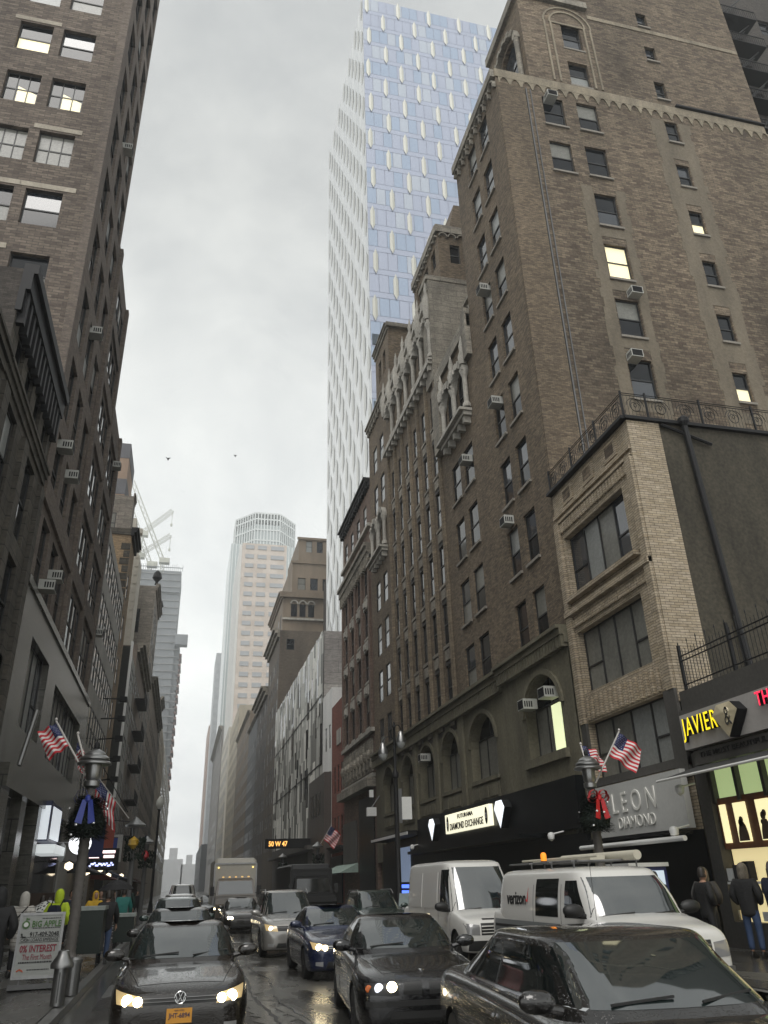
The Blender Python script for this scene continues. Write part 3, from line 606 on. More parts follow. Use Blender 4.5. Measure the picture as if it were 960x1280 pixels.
window(t, 'F', 52.3, (15.3, 16.6, 42, 44.6), .25, v=7); cornice(t, 'R', 14.1, 52.2, 57.1, 46.3, .35, .7, STONE); mb = MB(); mb.box(13.9, 18.6, 52.0, 52.298, 45.9, 46.3); part(t, 'coping', mb, STONE)
cornice(t, 'R', 14, 53.3, 60.05, 39.9, .4, .8, STONE, brackets=8)
mb = MB(); mass(mb, 16.6, 28, 33.45, 39.9, 31.6, 38.6); part(t, 'rear_wall', mb, BR)
mb = MB()
for z in (36.6, 38.2): fbox(mb, 'R', 16.6, 33.5, 39.9, -.3, -.002, z, z + .15)
for i in range(10): arch_ring(mb, 'R', 16.6, 33.6 + i * .63, 34.1 + i * .63, 37.6, 37.85, -.2, -.002, .08, n=6); fbox(mb, 'R', 16.6, 33.52 + i * .63, 33.58 + i * .63, -.2, -.002, 36.75, 37.6)
part(t, 'arcade', mb, PALE)
# limestone base with five arched windows and the shop level
ar = [(35.0, 38.55), (40.35, 43.35), (44.8, 47.9), (49.3, 52.2), (54.4, 57.4)]
mb = MB(); hb = [(a, b, 6.3, 9.3) for a, b in ar]; wall(mb, 'R', 14, 33.4, 60, 3.2, 10.4, hb, .5)
for a, b, c, d_ in hb: spandrel(mb, 'R', 14, a, b, 7.9, 9.3, .5)
fbox(mb, 'R', 14.3, 33.4, 60, 0, .2, 0, 3.2); part(t, 'stone_base', mb, BASE)
for i, h in enumerate(hb):
    window(t, 'R', 14, h, .5, 'arch', v=i)
    mb = MB(); arch_ring(mb, 'R', 14, h[0] - .05, h[1] + .05, 7.9, 9.35, -.1, .02, .2); part(t, 'arch_moulding', mb, BASE)
    mb = MB(); fbox(mb, 'R', 14, h[0] - .15, h[1] + .15, -.12, -.002, 6.1, 6.28); fbox(mb, 'R', 14, h[0], h[1], -.06, -.002, 5.25, 6.0)
    for q in range(3): fbox(mb, 'R', 14, h[0] + .15 + q * (h[1] - h[0]) / 3, h[0] - .1 + (q + 1) * (h[1] - h[0]) / 3, -.1, -.062, 5.4, 5.9)
    part(t, 'window_apron', mb, BASE)
cornice(t, 'R', 14, 33.4, 60, 10.7, .5, .8, BASE, brackets=90)
mb = MB()
for u in (39.4, 43.95, 48.5, 53.2): fbox(mb, 'R', 14, u, u + .65, -.12, -.002, 3.4, 9.9); part(t, 'pilaster', mb, BASE); mb = MB()
# black shop fascia with the exchange sign
t = thing('exchange_fascia', 'long black shop fascia with a lit cream sign and two glowing diamonds', 'shop front', (13.6, 37, 0))
mb = MB(); fbox(mb, 'R', 13.5, 26.6, 47.4, 0, .48, 3.45, 5.2); fbox(mb, 'R', 12.6, 30, 46.5, 0, 1.3, 3.3, 3.45); fbox(mb, 'R', 13.7, 26.6, 47.4, 0, .3, 0, 3.3); part(t, 'panel', mb, BLACKG)
mb = MB()
for k in range(7): fbox(mb, 'R', 13.62, 27.6 + k * 2.8, 29.4 + k * 2.8, 0, .08, .5, 1.7)
part(t, 'lit_display', mb, glow('warm_shop_light', (.85, .75, .5), .35))
s = thing('lit_sign', 'lit cream sign with black lettering over the black shop front', 'sign', (13.35, 38.1, 4.5))
mb = MB(); fbox(mb, 'R', 13.32, 34.9, 41.4, 0, .18, 4.08, 4.98); part(s, 'panel', mb, glow('lit_cream_panel', (1, .96, .72), .78))
INK = mat('sign_ink', (.01, .01, .01), .5, var=0)
text('FUTURAMA', 2.3, .2, 'R', (13.3, 38.2, 4.78), INK, s, .02, .01); text('DIAMOND EXCHANGE', 4.9, .32, 'R', (13.3, 38.15, 4.36), INK, s, .02, .006)
for u in (35.3, 41.0):
    mb = MB(); q = [(u + .16 * math.cos(a), 4.53 + .36 * math.sin(a)) for a in [k * math.pi / 8 for k in range(16)]]; mb.rings([[(x, a, b) for a, b in q] for x in (13.3, 13.32)]); part(s, 'badge', mb, INK)
    text('22', .2, .22, 'R', (13.285, u, 4.53), WHITE, s, .01)
WL = glow('lit_white', (.9, .95, 1), .95)
for nm, u, sc, lb in (('lit_diamond', 33.2, 1.0, 'large glowing white diamond right of the lit cream sign'), ('lit_diamond', 43.3, 1.0, 'smaller looking glowing white diamond left of the lit cream sign')):
    q = thing(nm, lb, 'sign', (13.2, u, 4.4), group='glowing diamond signs'); mb = MB()
    pr = [(u - .34, 4.95), (u + .34, 4.95), (u + .6, 4.65), (u, 3.85), (u - .6, 4.65)]
    mb.rings([[(x, a, b) for a, b in pr] for x in (13.15, 13.48)]); part(q, 'casing', mb, BLACK)
    mb = MB(); mb.add([(13.13, a, b) for a, b in pr] + [(13.02, u, 4.65)], [(0, 1, 5), (1, 2, 5), (2, 3, 5), (3, 4, 5), (4, 0, 5)]); part(q, 'face', mb, WL)
# glazed shop left of the fascia with steel canopy
t = thing('canopy', 'flat steel canopy with a pale edge above the blue lit shop window', 'canopy', (13, 52, 4.3)); mb = MB(); mb.box(12.9, 14, 47.5, 57, 4.4, 4.65); part(t, 'deck', mb, BLACK); mb = MB(); mb.box(12.84, 12.898, 47.4, 57, 4.42, 4.58); part(t, 'edge_trim', mb, WHITE)
t = thing('shop_window', 'tall blue lit shop window with bottles below the steel canopy', 'shop window', (13.9, 53, 0)); mb = MB(); fbox(mb, 'R', 13.9, 47.6, 58, 0, .3, 0, 4.3); part(t, 'frame', mb, BLACKG)
mb = MB(); fbox(mb, 'R', 13.85, 50.6, 53.2, 0, .04, 1.9, 3.9); part(t, 'lit_panel', mb, glow('pale_blue_screen', (.22, .28, .4), .5)); mb = MB(); rnd = random.Random(9)
for k in range(24): u = 50.7 + (k % 8) * .33; z = .9 + (k // 8) * .33; fbox(mb, 'R', 13.84, u, u + .2, 0, .04, z, z + .2)
part(t, 'neon_pattern', mb, glow('blue_neon', (.1, .2, 1), 1.6))
# --- ornate building with heavy cornice
cols = [(61.6 + 2.95 * k, 62.9 + 2.95 * k) for k in range(4)]
rr_ = [(13.2 + 3.7 * k, 15.7 + 3.7 * k) for k in range(4)] + [(30.8, 33.0)]
BRR = mat('reddish_brown_brick', (.19, .13, .10), .9, kind='brick', var=.3)
t, p = building('ornate_corniced_building', 'ornate red-brown building with pale trim and a heavy projecting cornice', 'R', 60, 72.8, 34.6, BRR, cols, rr_, far=False, sill=PALE, depth=.1)
cornice(t, 'R', 14, 60.05, 73.0, 28.6, .65, 1.6, STONE, brackets=22); cornice(t, 'R', 14, 60.05, 72.9, 35.0, .6, .8, BLACK, brackets=18)
for z in (12.6, 27.2, 30.2, 9.2): mb = MB(); fbox(mb, 'R', 14, 60.05, 72.75, -.3, -.002, z, z + .3); part(t, 'belt_course', mb, PALE)
for k in range(4):
    for j in range(5):
        mb = MB(); a, b = cols[k]; z = 12.9 + 3.7 * j + .1
        if j: fbox(mb, 'R', 14, a - .1, b + .1, -.14, -.002, z - .95, z - .1); fbox(mb, 'R', 14, a + .3, b - .3, -.28, -.142, z - .8, z - .3); part(t, 'carved_panel', mb, PALE)
for k in range(5):
    mb = MB(); u = 60.4 + 2.95 * k; fbox(mb, 'R', 14, u, u + .55, -.2, -.002, 12.9, 27.2); part(t, 'pilaster', mb, BRR)
for k in range(9):
    mb = MB(); u = 60.7 + k * 1.35; fbox(mb, 'R', 14, u, u + .95, -.16, -.002, 9.7, 12.2); fbox(mb, 'R', 14, u + .15, u + .8, -.24, -.162, 9.95, 11.9); mb.lathe([(.02, 10.5), (.18, 10.6), (.26, 10.9), (.18, 11.2), (.02, 11.35)], (13.74, u + .47, 0), 8); part(t, 'carved_panel', mb, STONE)
mb = MB(); fbox(mb, 'R', 14, 60.05, 72.8, -.7, -.002, 8.5, 9.15); part(t, 'ledge', mb, STONE)
mb = MB(); fbox(mb, 'R', 13.9, 60.6, 66, 0, .05, .2, 8.0); part(t, 'entrance', mb, BLACKG); mb = MB(); fbox(mb, 'R', 13.8, 67, 72.4, 0, .15, 3.4, 6.6); part(t, 'sign_panel', mb, DKG)
aw = thing('awning', 'pale green sloping awning below the ornate corniced building', 'awning', (13.8, 69.5, 3)); mb = MB(); mb.add([(13.9, 66.5, 3.4), (13.9, 76, 3.4), (12.4, 76, 2.7), (12.4, 66.5, 2.7), (13.9, 66.5, 2.7), (13.9, 76, 2.7)], [(0, 1, 2, 3), (0, 3, 4), (1, 5, 2)]); part(aw, 'canvas', mb, mat('pale_green_canvas', (.25, .32, .28), .8))
# --- red brick, white, patterned facade
t, p = building('red_brick_building', 'plain narrow dark red brick building with a small white crest sign', 'R', 72.8, 79.3, 18.2, mat('plain_red_brick', (.24, .075, .05), .9, kind='brick', col2=(.17, .055, .038), var=.2), [(73.6, 74.4), (75.3, 76.1), (77.2, 78.0)], [(5.2, 7.6), (9.7, 12.2)], sill=None)
mb = MB(); fbox(mb, 'R', 13.9, 74.2, 76.2, 0, .09, 14.0, 15.4); part(t, 'crest', mb, PALE)
cornice(t, 'R', 14, 72.85, 79.3, 5, .5, .5, BLACK); mb = MB(); fbox(mb, 'R', 13.85, 73.2, 78.9, 0, .1, .4, 4.2); part(t, 'shop_front', mb, BLACKG)
t, p = building('white_painted_building', 'white painted building between the red brick one and the patterned metal facade', 'R', 79.3, 85, 20.4, mat('white_masonry', (.82, .82, .80), .8, var=.12), [(80, 81), (82.3, 83.3)], [(6.2, 8.4), (9.6, 12.2), (14.4, 16.8)], sill=None)
t = thing('patterned_facade_building', 'shiny metal and glass building with a jumbled pattern of upright panels', 'building', (14, 85, 0)); PANB = [mat('panel_dark', (.22, .22, .20), .5, metal=.0, var=.1), mat('panel_mid', (.55, .55, .51), .5, metal=.0, var=.1), mat('panel_light', (.84, .83, .77), .5, metal=.0, var=.1), mat('panel_glass', (.02, .025, .03), .05, var=.1, ior=1.9)]
mb = MB(); rnd = random.Random(12); Hh = 28.2
u = 85.0
while u < 131.9:
    w_ = .9; z = 6.6 + rnd.uniform(0, 2); z0 = 6.6
    while z0 < Hh:
        z1 = min(Hh, z0 + rnd.choice([1.2, 2.2, 3.4, 4.4])); off = rnd.choice([0, .05, .1]); mb.add([(14 - off, u, z0), (14 - off - .06, u + w_, z0), (14 - off - .06, u + w_, z1), (14 - off, u, z1)], [(0, 1, 2, 3)], rnd.choices([0, 1, 2, 3], [3, 3, 3, 2])[0]); z0 = z1
    u += w_
part(t, 'panel_facade', mb, PANB)
mb = MB()
for z in (13.5, 20.8): fbox(mb, 'R', 13.86, 85, 132, -.04, .02, z, z + .12)
part(t, 'joint_strip', mb, BLACK); mb = MB(); mass(mb, 14.1, 30, 85.02, 132, 0, Hh); part(t, 'side_wall', mb, mat('gray_tile', (.34, .32, .30), .6, kind='block', bw=3.2, bh=1.3, col2=(.23, .21, .20), mortar=(.1, .1, .1), var=.2))
mb = MB(); fbox(mb, 'R', 13.8, 85, 131, 0, .2, 5.6, 6.6); fbox(mb, 'R', 12.6, 86, 126, 0, 1.4, 5.2, 5.6); fbox(mb, 'R', 13.9, 85, 131, 0, .1, 0, 5.2); part(t, 'canopy', mb, DKG)
t = thing('brown_metal_annex', 'low brown metal annex at the foot of the patterned facade building', 'building', (12.6, 80, 0)); mb = MB(); mass(mb, 13.3, 14.0, 79.5, 90, 0, 12.0); part(t, 'wall', mb, mat('brown_metal', (.10, .085, .075), .4, metal=.3, var=.15)); mb = MB()
for k in range(3): fbox(mb, 'R', 13.28, 82 + k * 2.2, 83.2 + k * 2.2, 0, .02, 8.2, 10.4)
part(t, 'window', mb, PANE[0])
s = thing('led_street_sign', 'orange LED street number sign over the pavement', 'sign', (12, 86, 6)); mb = MB(); mb.box(8.5, 14, 88, 88.3, 5.4, 6.35); part(s, 'casing', mb, BLACK)
text('50 W 47', 1.95, .5, 'F', (9.85, 87.95, 5.86), glow('orange_led', (1, .5, .12), 1.4), s, .05, .02)
# --- street wall further on
def plain_bld(name, label, side, y0, y1, H, m, pitch=3.2, ww=1.3, wh=2.1, fl=3.6, z1=7, corn=None, fcol=(), xd=16, plane=None, style='plain', nmax=100, frow=None):
    cols = []; u = y0 + 1.0
    while u + ww < y1 - .4: cols.append((u, u + ww)); u += pitch
    rows = []; z = z1
    while z + wh < H - 1.2: rows.append((z, z + wh)); z += fl
    while len(cols) * len(rows) > nmax: cols = cols[::1]; rows = rows[1:] if len(rows) > 8 and len(cols) < 10 else rows; cols = cols[:-1] if len(cols) * len(rows) > nmax else cols
    t, p = building(name, label, side, y0, y1, H, m, cols, rows, xd=xd, plane=plane, fcols=fcol, frows=frow or (rows if fcol else ()), style=style)
    if corn: cornice(t, side, p, y0, y1 + .1, H + .25, corn, corn * 1.2, STONE if m is not GRAYB else BLACK)
    return t
BROWN2 = mat('brown_stone', (.16, .13, .10), .85, var=.35, kind='block')
tb = plain_bld('brown_corniced_building', 'brown building with a dark cornice just beyond the patterned metal facade', 'R', 132, 150, 42.5, BROWN2, corn=1.2, fcol=[(15.2, 16.6)], frow=[(39, 41)])
plain_bld('dark_narrow_building', 'dark narrow building with a roof hut beyond the brown corniced one', 'R', 150, 172, 36.5, mat('dark_brown_stone', (.085, .075, .068), .85, var=.3), corn=1.4)
plain_bld('slate_gray_building', 'slate gray building with rows of small bays left of the dark narrow one', 'R', 172, 195, 35.5, mat('slate_stone', (.12, .125, .13), .8, var=.25), corn=.5)
plain_bld('tan_brown_building', 'tan-brown stepped building with a roof tank behind the box truck', 'R', 195, 241, 41, mat('tan_stone', (.17, .135, .10), .85, var=.3), pitch=4, corn=.6, fcol=[(15, 16.5)], frow=[(37, 39)])
plain_bld('beige_slab_building', 'beige building with a broad blank side wall above the box truck', 'R', 241, 288, 52, mat('beige_plaster', (.36, .32, .25), .85, var=.25), pitch=5, corn=None)
plain_bld('pale_far_building', 'pale building with dark square windows left of the beige slab', 'R', 300, 350, 56, PALEF, pitch=6, ww=2.4, wh=2.6, fl=5, fcol=[(15.5, 18)])
plain_bld('gray_far_building', 'gray corniced building far down the right side', 'R', 365, 470, 68, mat('far_gray_stone', (.20, .19, .18), .85, var=.2), pitch=9, ww=3, wh=2.6, fl=5, corn=1.5)
plain_bld('low_dark_far_building', 'low dark building at the far end of the right side', 'R', 480, 620, 24, mat('far_dark_stone', (.05, .055, .06), .85, var=.2), pitch=12, ww=4, wh=3, fl=5, plane=11)
plain_bld('pink_stepped_tower', 'slim pinkish stepped tower at the far end of the right side', 'R', 640, 700, 118, mat('pink_stone', (.34, .25, .21), .85, var=.15), pitch=8, ww=3, wh=2, fl=5, xd=12)
mb = MB(); mb.box(16, 27, 641, 699, 118, 126); mb.box(20, 27, 642, 698, 126, 133); part(bpy.data.objects['pink_stepped_tower'], 'upper_step', mb, mat('pink_stone', (.34, .25, .21)))
# --- stepped brown building behind
BRT = mat('stepped_brown_stone', (.19, .15, .11), .85, var=.3)
t, p = building('stepped_brown_tower', 'stepped brown stone tower with arched windows behind the patterned facade', 'R', 150, 172, 55, BRT, plane=16.3, xd=22, fcols=[(18.4, 19.6), (20.9, 22.1), (23, 24.2)], frows=[(32, 34.5), (36, 38.5), (40, 42.5), (45.5, 48)], cols=[(152 + 4 * k, 153.5 + 4 * k) for k in range(5)], rows=[(44, 47), (49, 52)])
mb = MB(); fa = [(18.0 + 1.75 * k, 19.2 + 1.75 * k, 51, 53.6) for k in range(3)]
for h in fa: fbox(mb, 'F', 149.9, h[0], h[1], 0, .09, h[2], h[3])
part(t, 'arched_opening', mb, PANE[0]); mb = MB()
for h in fa: arch_ring(mb, 'F', 150, h[0], h[1], h[3], h[3] + .6, -.4, -.002, .25, n=8)
fbox(mb, 'F', 150, 16.3, 30, -.5, -.002, 50.2, 50.6); part(t, 'arch_moulding', mb, PALE)
cornice(t, 'R', 16.3, 149.6, 172, 56, .9, 1.4, BRT); mb = MB(); mb.box(15.6, 30, 149.2, 149.998, 54.9, 56); part(t, 'cornice', mb, BRT)
for (x0, z0, z1, hh) in ((18.2, 55, 63.5, [(19.4, 21), (22, 23.6), (24.6, 26.2)]), (19.4, 63.5, 69.0, [(21, 22.3), (23.3, 24.6), (25.8, 27)])):
    mb = MB(); fh = [(a, b, z0 + 2.2, z0 + 4.8) for a, b in hh]; wall(mb, 'F', 151, x0, 33, z0, z1, fh, .3); mass(mb, x0, 33, 151, 170, z0, z1 - .1, ('S',)); mb.box(x0 - .3, 33, 150.7, 150.998, z1 - .5, z1); part(t, 'setback', mb, BRT); plainwin(t, 'F', 151, fh, .25)
mb = MB(); mass(mb, 24.5, 34, 146, 149, 0, 58); part(t, 'side_wing', mb, DARKB)
# --- glass tower with faceted panels
t = thing('glass_tower', 'tall pale blue glass skyscraper with cream lozenge panels', 'skyscraper', (18, 75, 0))
GL = [mat('glass_lavender', (.44, .475, .58), .12, metal=.35, var=.06, vscale=.2), mat('glass_blue', (.38, .45, .57), .1, metal=.35, var=.06, vscale=.2), mat('glass_pale', (.49, .53, .60), .14, metal=.35, var=.06, vscale=.2), mat('lozenge_cream', (.54, .535, .47), .5, var=.05), mat('mullion_gray', (.22, .23, .30), .4, var=0), mat('tower_dark_gray', (.06, .08, .10), .2, var=.1)]
x0, x1, y0, y1, HT, fl = 18.0, 41.6, 75.0, 107.0, 132.0, 3.9
mb = MB(); rnd = random.Random(2); nf = int((HT - 20) / fl)
nx = 18; pw = (x1 - x0) / nx
for f in range(nf):
    z = HT - (f + 1) * fl
    for i in range(nx):
        a, b = x0 + i * pw, x0 + (i + 1) * pw
        if b - .03 > x1: b = x1
        mb.add([(a + .03, y0, z + .95), (b - .03, y0, z + .95), (b - .03, y0, z + fl - .06), (a + .03, y0, z + fl - .06)], [(0, 1, 2, 3)], rnd.choices([0, 1, 2], [5, 3, 2])[0])
    mb.add([(x0, y0, z), (x1, y0, z), (x1, y0, z + .9), (x0, y0, z + .9)], [(0, 1, 2, 3)], 0)
mb.add([(x0, y0 + .04, 0), (x1, y0 + .04, 0), (x1, y0 + .04, HT), (x0, y0 + .04, HT)], [(0, 1, 2, 3)], 4)
part(t, 'front_curtain_wall', mb, GL)
mb = MB()
for f in range(0, nf):
    z = HT - (f + 1) * fl
    for c_ in range(9):
        if (c_ + f) % 2: continue
        a = x0 + .35 + c_ * (x1 - x0) / 9 + (.25 if f % 4 > 1 else 0)
        mb.add([(a, y0 - .05, z + .9), (a + .33, y0 - .2, z - .1), (a + .66, y0 - .05, z + .9), (a + .66, y0 - .05, z + 3.3), (a + .33, y0 - .2, z + 4.2), (a, y0 - .05, z + 3.3)], [(0, 1, 4, 5), (1, 2, 3, 4)], 3)
part(t, 'lozenge_panels', mb, GL)
mb = MB(); ny = 26; pv = (y1 - y0) / ny; LG = [mat('side_panel_pale', (.60, .61, .62), .2, metal=.3, var=.04), mat('side_panel_gray', (.50, .50, .47), .3, metal=.3, var=.06), mat('side_panel_white', (.68, .69, .69), .2, metal=.3, var=.03)]
for f in range(int((HT - 24) / fl)):
    z = HT - (f + 1) * fl
    for i in range(ny):
        a, b = y0 + i * pv, y0 + (i + 1) * pv; dd = .05 if i % 2 else 0
        k = (i * 2 + f * 3) % 6
        mm = 0 if (i + f) % 2 else 2
        mb.add([(x0 - dd, a, z), (x0 - .05 + dd, b, z), (x0 - .05 + dd, b, z + fl), (x0 - dd, a, z + fl)], [(0, 1, 2, 3)], mm)
for f in range(0, int((HT - 24) / fl)):
    z = HT - (f + 1) * fl; zs_ = fl * .72
    for c_ in range(13):
        if (c_ + f) % 2: continue
        a = y0 + .4 + c_ * (y1 - y0) / 13; q = x0 - .07
        mb.add([(q, a, z + .9), (q, a + .7, z - .5), (q, a + 1.4, z + .9), (q, a + 1.4, z + fl - .6), (q, a + .7, z + fl + .8), (q, a, z + fl - .6)], [(0, 1, 4, 5), (1, 2, 3, 4)], 1)
mb.add([(x0 + .02, y0, 0), (x0 + .02, y1, 0), (x0 + .02, y1, HT), (x0 + .02, y0, HT)], [(0, 1, 2, 3)], 1)
part(t, 'side_curtain_wall', mb, LG); mb = MB(); mass(mb, x0 + .05, x1, y0 + .1, y1, 0, HT, ()); part(t, 'core', mb, mat('tower_core', (.2, .2, .2), .6, var=0))
mb = MB()
for (a, b, z) in ((18.2, 21.4, 62), (23.2, 26.2, 58), (18.2, 21.6, 52), (20.8, 24.4, 46), (27, 31, 66)): fbox(mb, 'F', 74.9, a, b, 0, .1, z, z + 1.6)
part(t, 'open_vent', mb, GL[5])  # dark blue-gray rectangles set just proud of the front glass
# --- far towers
def bandwins(root, side, p, cols, rows, m, proud=.15):
    k = 0; rest = MB()
    cache = {}
    for (z0, z1) in sorted(rows, reverse=True):
        for (a, b) in cols:
            if k < 100:
                kk = (round(b - a, 1), round(z1 - z0, 1))
                if kk not in cache: q = MB(); q.box(-(b - a) / 2, (b - a) / 2, -proud, .1, 0, z1 - z0); cache[kk] = q.mesh('window', m)
                put('window', cache[kk], root, Vector(P(side, p, (a + b) / 2, 0, z0)) - root.location, {'R': -math.pi / 2, 'L': math.pi / 2, 'F': 0}[side])
            else: fbox(rest, side, p, a, b, -proud, .1, z0, z1)
            k += 1
    if rest.v: o = part(root, 'window', rest, m); o['kind'] = 'stuff'
WB = mat('hazed_window_band', (.34, .35, .36), .25, var=.1)  # band windows lightened in colour to stand in for distance haze
t = thing('tan_office_tower', 'tan office tower with gray window bands in front of the round glass one', 'skyscraper', (15.2, 300, 0)); mb = MB(); mass(mb, 15.2, 33.6, 300, 350, 0, 131); part(t, 'shaft', mb, mat('tan_panel', (.58, .51, .45), .8, kind='block', bw=6, bh=2, col2=(.50, .43, .37), mortar=(.42, .36, .31), var=.08))
bandwins(t, 'F', 300, [(16.6, 20.0), (21.6, 25.2), (27, 32.4)], [(30 + 4.1 * k, 31.7 + 4.1 * k) for k in range(25)], WB, .3)
mb = MB()
for k in range(17): fbox(mb, 'R', 15.2, 301 + k * 3, 302.4 + k * 3, -.9, -.01, 20, 130.5)
part(t, 'side_fin', mb, mat('pale_fin', (.6, .6, .58), .4, var=.05))
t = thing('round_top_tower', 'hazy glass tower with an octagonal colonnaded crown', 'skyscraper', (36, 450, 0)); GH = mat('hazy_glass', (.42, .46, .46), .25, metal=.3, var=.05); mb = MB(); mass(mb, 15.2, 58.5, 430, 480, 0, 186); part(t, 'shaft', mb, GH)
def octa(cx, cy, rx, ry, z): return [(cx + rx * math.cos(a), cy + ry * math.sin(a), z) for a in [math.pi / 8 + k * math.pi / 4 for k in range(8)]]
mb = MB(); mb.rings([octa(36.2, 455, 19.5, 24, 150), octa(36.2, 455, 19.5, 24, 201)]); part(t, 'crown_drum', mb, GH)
mb = MB()
for k in range(64):
    r1 = octa(36.2, 455, 20, 24.5, 0); q = k / 8; i = int(q); fr = q - i; a, b = r1[i], r1[(i + 1) % 8]; x, y = a[0] + (b[0] - a[0]) * fr, a[1] + (b[1] - a[1]) * fr; mb.box(x - .35, x + .35, y - .35, y + .35, 186, 209)
for z in (190, 197, 204, 208): mb.rings([octa(36.2, 455, 20.2, 24.7, z), octa(36.2, 455, 20.2, 24.7, z + .9)])
part(t, 'colonnade', mb, mat('pale_column', (.55, .57, .56), .6, var=0)); mb = MB()
for k in range(22): fbox(mb, 'F', 430, 16 + k * 1.95, 16.5 + k * 1.95, -.6, -.01, 20, 185.5)
part(t, 'fin', mb, mat('pale_column', (.5, .5, .5)))
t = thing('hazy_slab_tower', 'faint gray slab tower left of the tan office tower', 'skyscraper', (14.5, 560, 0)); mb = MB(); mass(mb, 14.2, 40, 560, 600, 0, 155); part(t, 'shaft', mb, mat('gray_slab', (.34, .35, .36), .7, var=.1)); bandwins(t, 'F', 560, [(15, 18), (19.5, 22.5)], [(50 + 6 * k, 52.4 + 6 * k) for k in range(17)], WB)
# ------------------------------------------------------------------ LEFT SIDE, nearest first
BS = mat('dark_brownstone', (.085, .075, .06), .85, kind='block', bw=1.1, bh=.5, col2=(.06, .053, .043), mortar=(.02, .018, .015), var=.4, vscale=.7, bump=.3, bscale=6)
t, p = building('near_left_building', 'dark low stone building at the left edge with its cornice just in the picture', 'L', 8, 21.4, 16.4, BS, [(9.5, 11), (13, 14.5), (16.5, 18), (19.3, 20.6)], [(5.6, 8), (9, 11.6), (12.4, 15)], far=False)
cornice(t, 'L', XL, 8, 21.35, 16.9, .25, .7, BS)
t, p = building('dark_corniced_building', 'dark stone building with a deep black cornice at upper left', 'L', 21.4, 29.2, 20.3, BS, holes=[(22.3 + 1.75 * k, 23.4 + 1.75 * k, 17.3, 19.7) for k in range(4)] + [(a, a + 1.7, z, z + 3.0) for a in (22.4, 26.0) for z in (5.4, 9.3, 13.0)], fm=DARKB, far=False)
cornice(t, 'L', XL, 21.35, 29.25, 20.5, .42, 1.9, BLACK, brackets=14); cornice(t, 'L', XL, 21.4, 29.2, 16.9, .22, .6, BS, name='belt_cornice')
mb = MB()
for k in range(9):
    for j in range(3): fbox(mb, 'L', XL, 25.6 + (k % 3) * .8, 26.2 + (k % 3) * .8, -.08, -.002, 12.2 - j * 4 if j else 8.6, 12.7 - j * 4 if j else 9.1)
part(t, 'carved_panel', mb, STONE)
for u in (21.5, 24.9, 28.5):
    mb = MB(); fbox(mb, 'L', XL, u, u + .65, -.16, -.002, 4.6, 16); part(t, 'pilaster', mb, BS)
# L1: tall brown brick tower above a polished granite base
fl = 4.0; tops = [15.6 + fl * k for k in range(12)]
hol = grid_holes([(30.5, 32.2), (33.1, 34.8)], [(z - 3.0, z) for z in tops])
wide = [(36.3 + 1.25 * k, 37.25 + 1.25 * k) for k in range(1)]
fh = [(-11.65, -10.0, 43.7 - 3.95 * k - 2.2, 43.7 - 3.95 * k) for k in range(-2, 6)] + [(-9.5, -7.85, 43.7 - 3.95 * k - 2.2, 43.7 - 3.95 * k) for k in range(-2, 6)]
t = thing('left_brick_tower', 'tall brown brick tower on a polished granite base with wide windows, upper left', 'building', (XL, 29.2, 0))
mb = MB(); w2 = [(35.7, 37.4)]
hh1 = hol + grid_holes(w2, [(z - 3.0, z) for z in tops])
wall(mb, 'L', XL, 29.2, 37.8, 12.6, 66, hh1, .2)
bays = [(38.5 + 1.25 * k, 39.62 + 1.25 * k) for k in range(4)] + [(44.2 + 1.25 * k, 45.32 + 1.25 * k) for k in range(4)]
rws = [(z - 2.95, z) for z in tops if z < 36]
h2 = grid_holes([b for b in bays if b[1] < 43.6], rws); h3 = grid_holes([b for b in bays if b[0] > 43.6], [r for r in rws if r[1] < 29.5])
wall(mb, 'L', XL, 37.8, 43.7, 12.6, 37.2, h2, .08); wall(mb, 'L', XL, 43.7, 49.6, 12.6, 30.4, h3, .08)
wall(mb, 'F', 29.2, -22, XL, 12.6, 66, fh, .25, 1)
mass(mb, -22, XL, 29.2, 37.8, 12.6, 66, ('E', 'S')); mass(mb, -22, XL, 37.8, 43.7, 12.6, 37, ('E', 'S')); mass(mb, -22, XL, 43.7, 49.6, 12.6, 30.2, ('E', 'S'))
LSB = mat('left_side_brick', (.185, .15, .12), .92, kind='brick', col2=(.09, .07, .058), mortar=(.085, .072, .062), var=.22, vscale=.3, bump=.9, bscale=6, bw=.5, bh=.16)
part(t, 'wall', mb, [BR2, LSB])
for h in hh1: window(t, 'L', XL, h, .2, 'sash', v=random.choice([0, 1, 2, 3, 4, 5]))
for h in h2 + h3: window(t, 'L', XL, h, .08, 'sash', v=random.choice([0, 1, 2, 3, 4, 5]))
for i, h in enumerate(fh): window(t, 'F', 29.2, h, .25, 'six' if i % 8 in (3, 4) else 'sash', v=7 if i in (2, 3, 11) else random.choice([0, 1, 3, 5]))
rnd = random.Random(4)
for h in fh:
    if rnd.random() < .8: mb = MB(); mb.box(h[0] - .3, h[1] + rnd.uniform(.1, .7), 29.17, 29.199, h[3] + .12, h[3] + .42); part(t, 'lintel_patch', mb, mat('pale_mortar_patch', (.36, .32, .26), .9, var=.3))
mb = MB(); mb.box(-6.75, -6.35, 29.15, 29.199, 12.6, 66); part(t, 'corner_quoin', mb, BR2)
for z in [15.95 + 4 * k for k in range(5)]:
    mb = MB(); fbox(mb, 'L', XL, 37.9 if z > 17 else 29.4, 49.6 if z < 29 else 43.7, -.14, -.002, z, z + .95); part(t, 'belt_course', mb, BR2)
for u in (37.85, 43.5, 49.1):
    mb = MB(); fbox(mb, 'L', XL, u, u + .5, -.2, -.003, 12.7, 30.3 if u > 44 else 37); part(t, 'pier', mb, BR2)
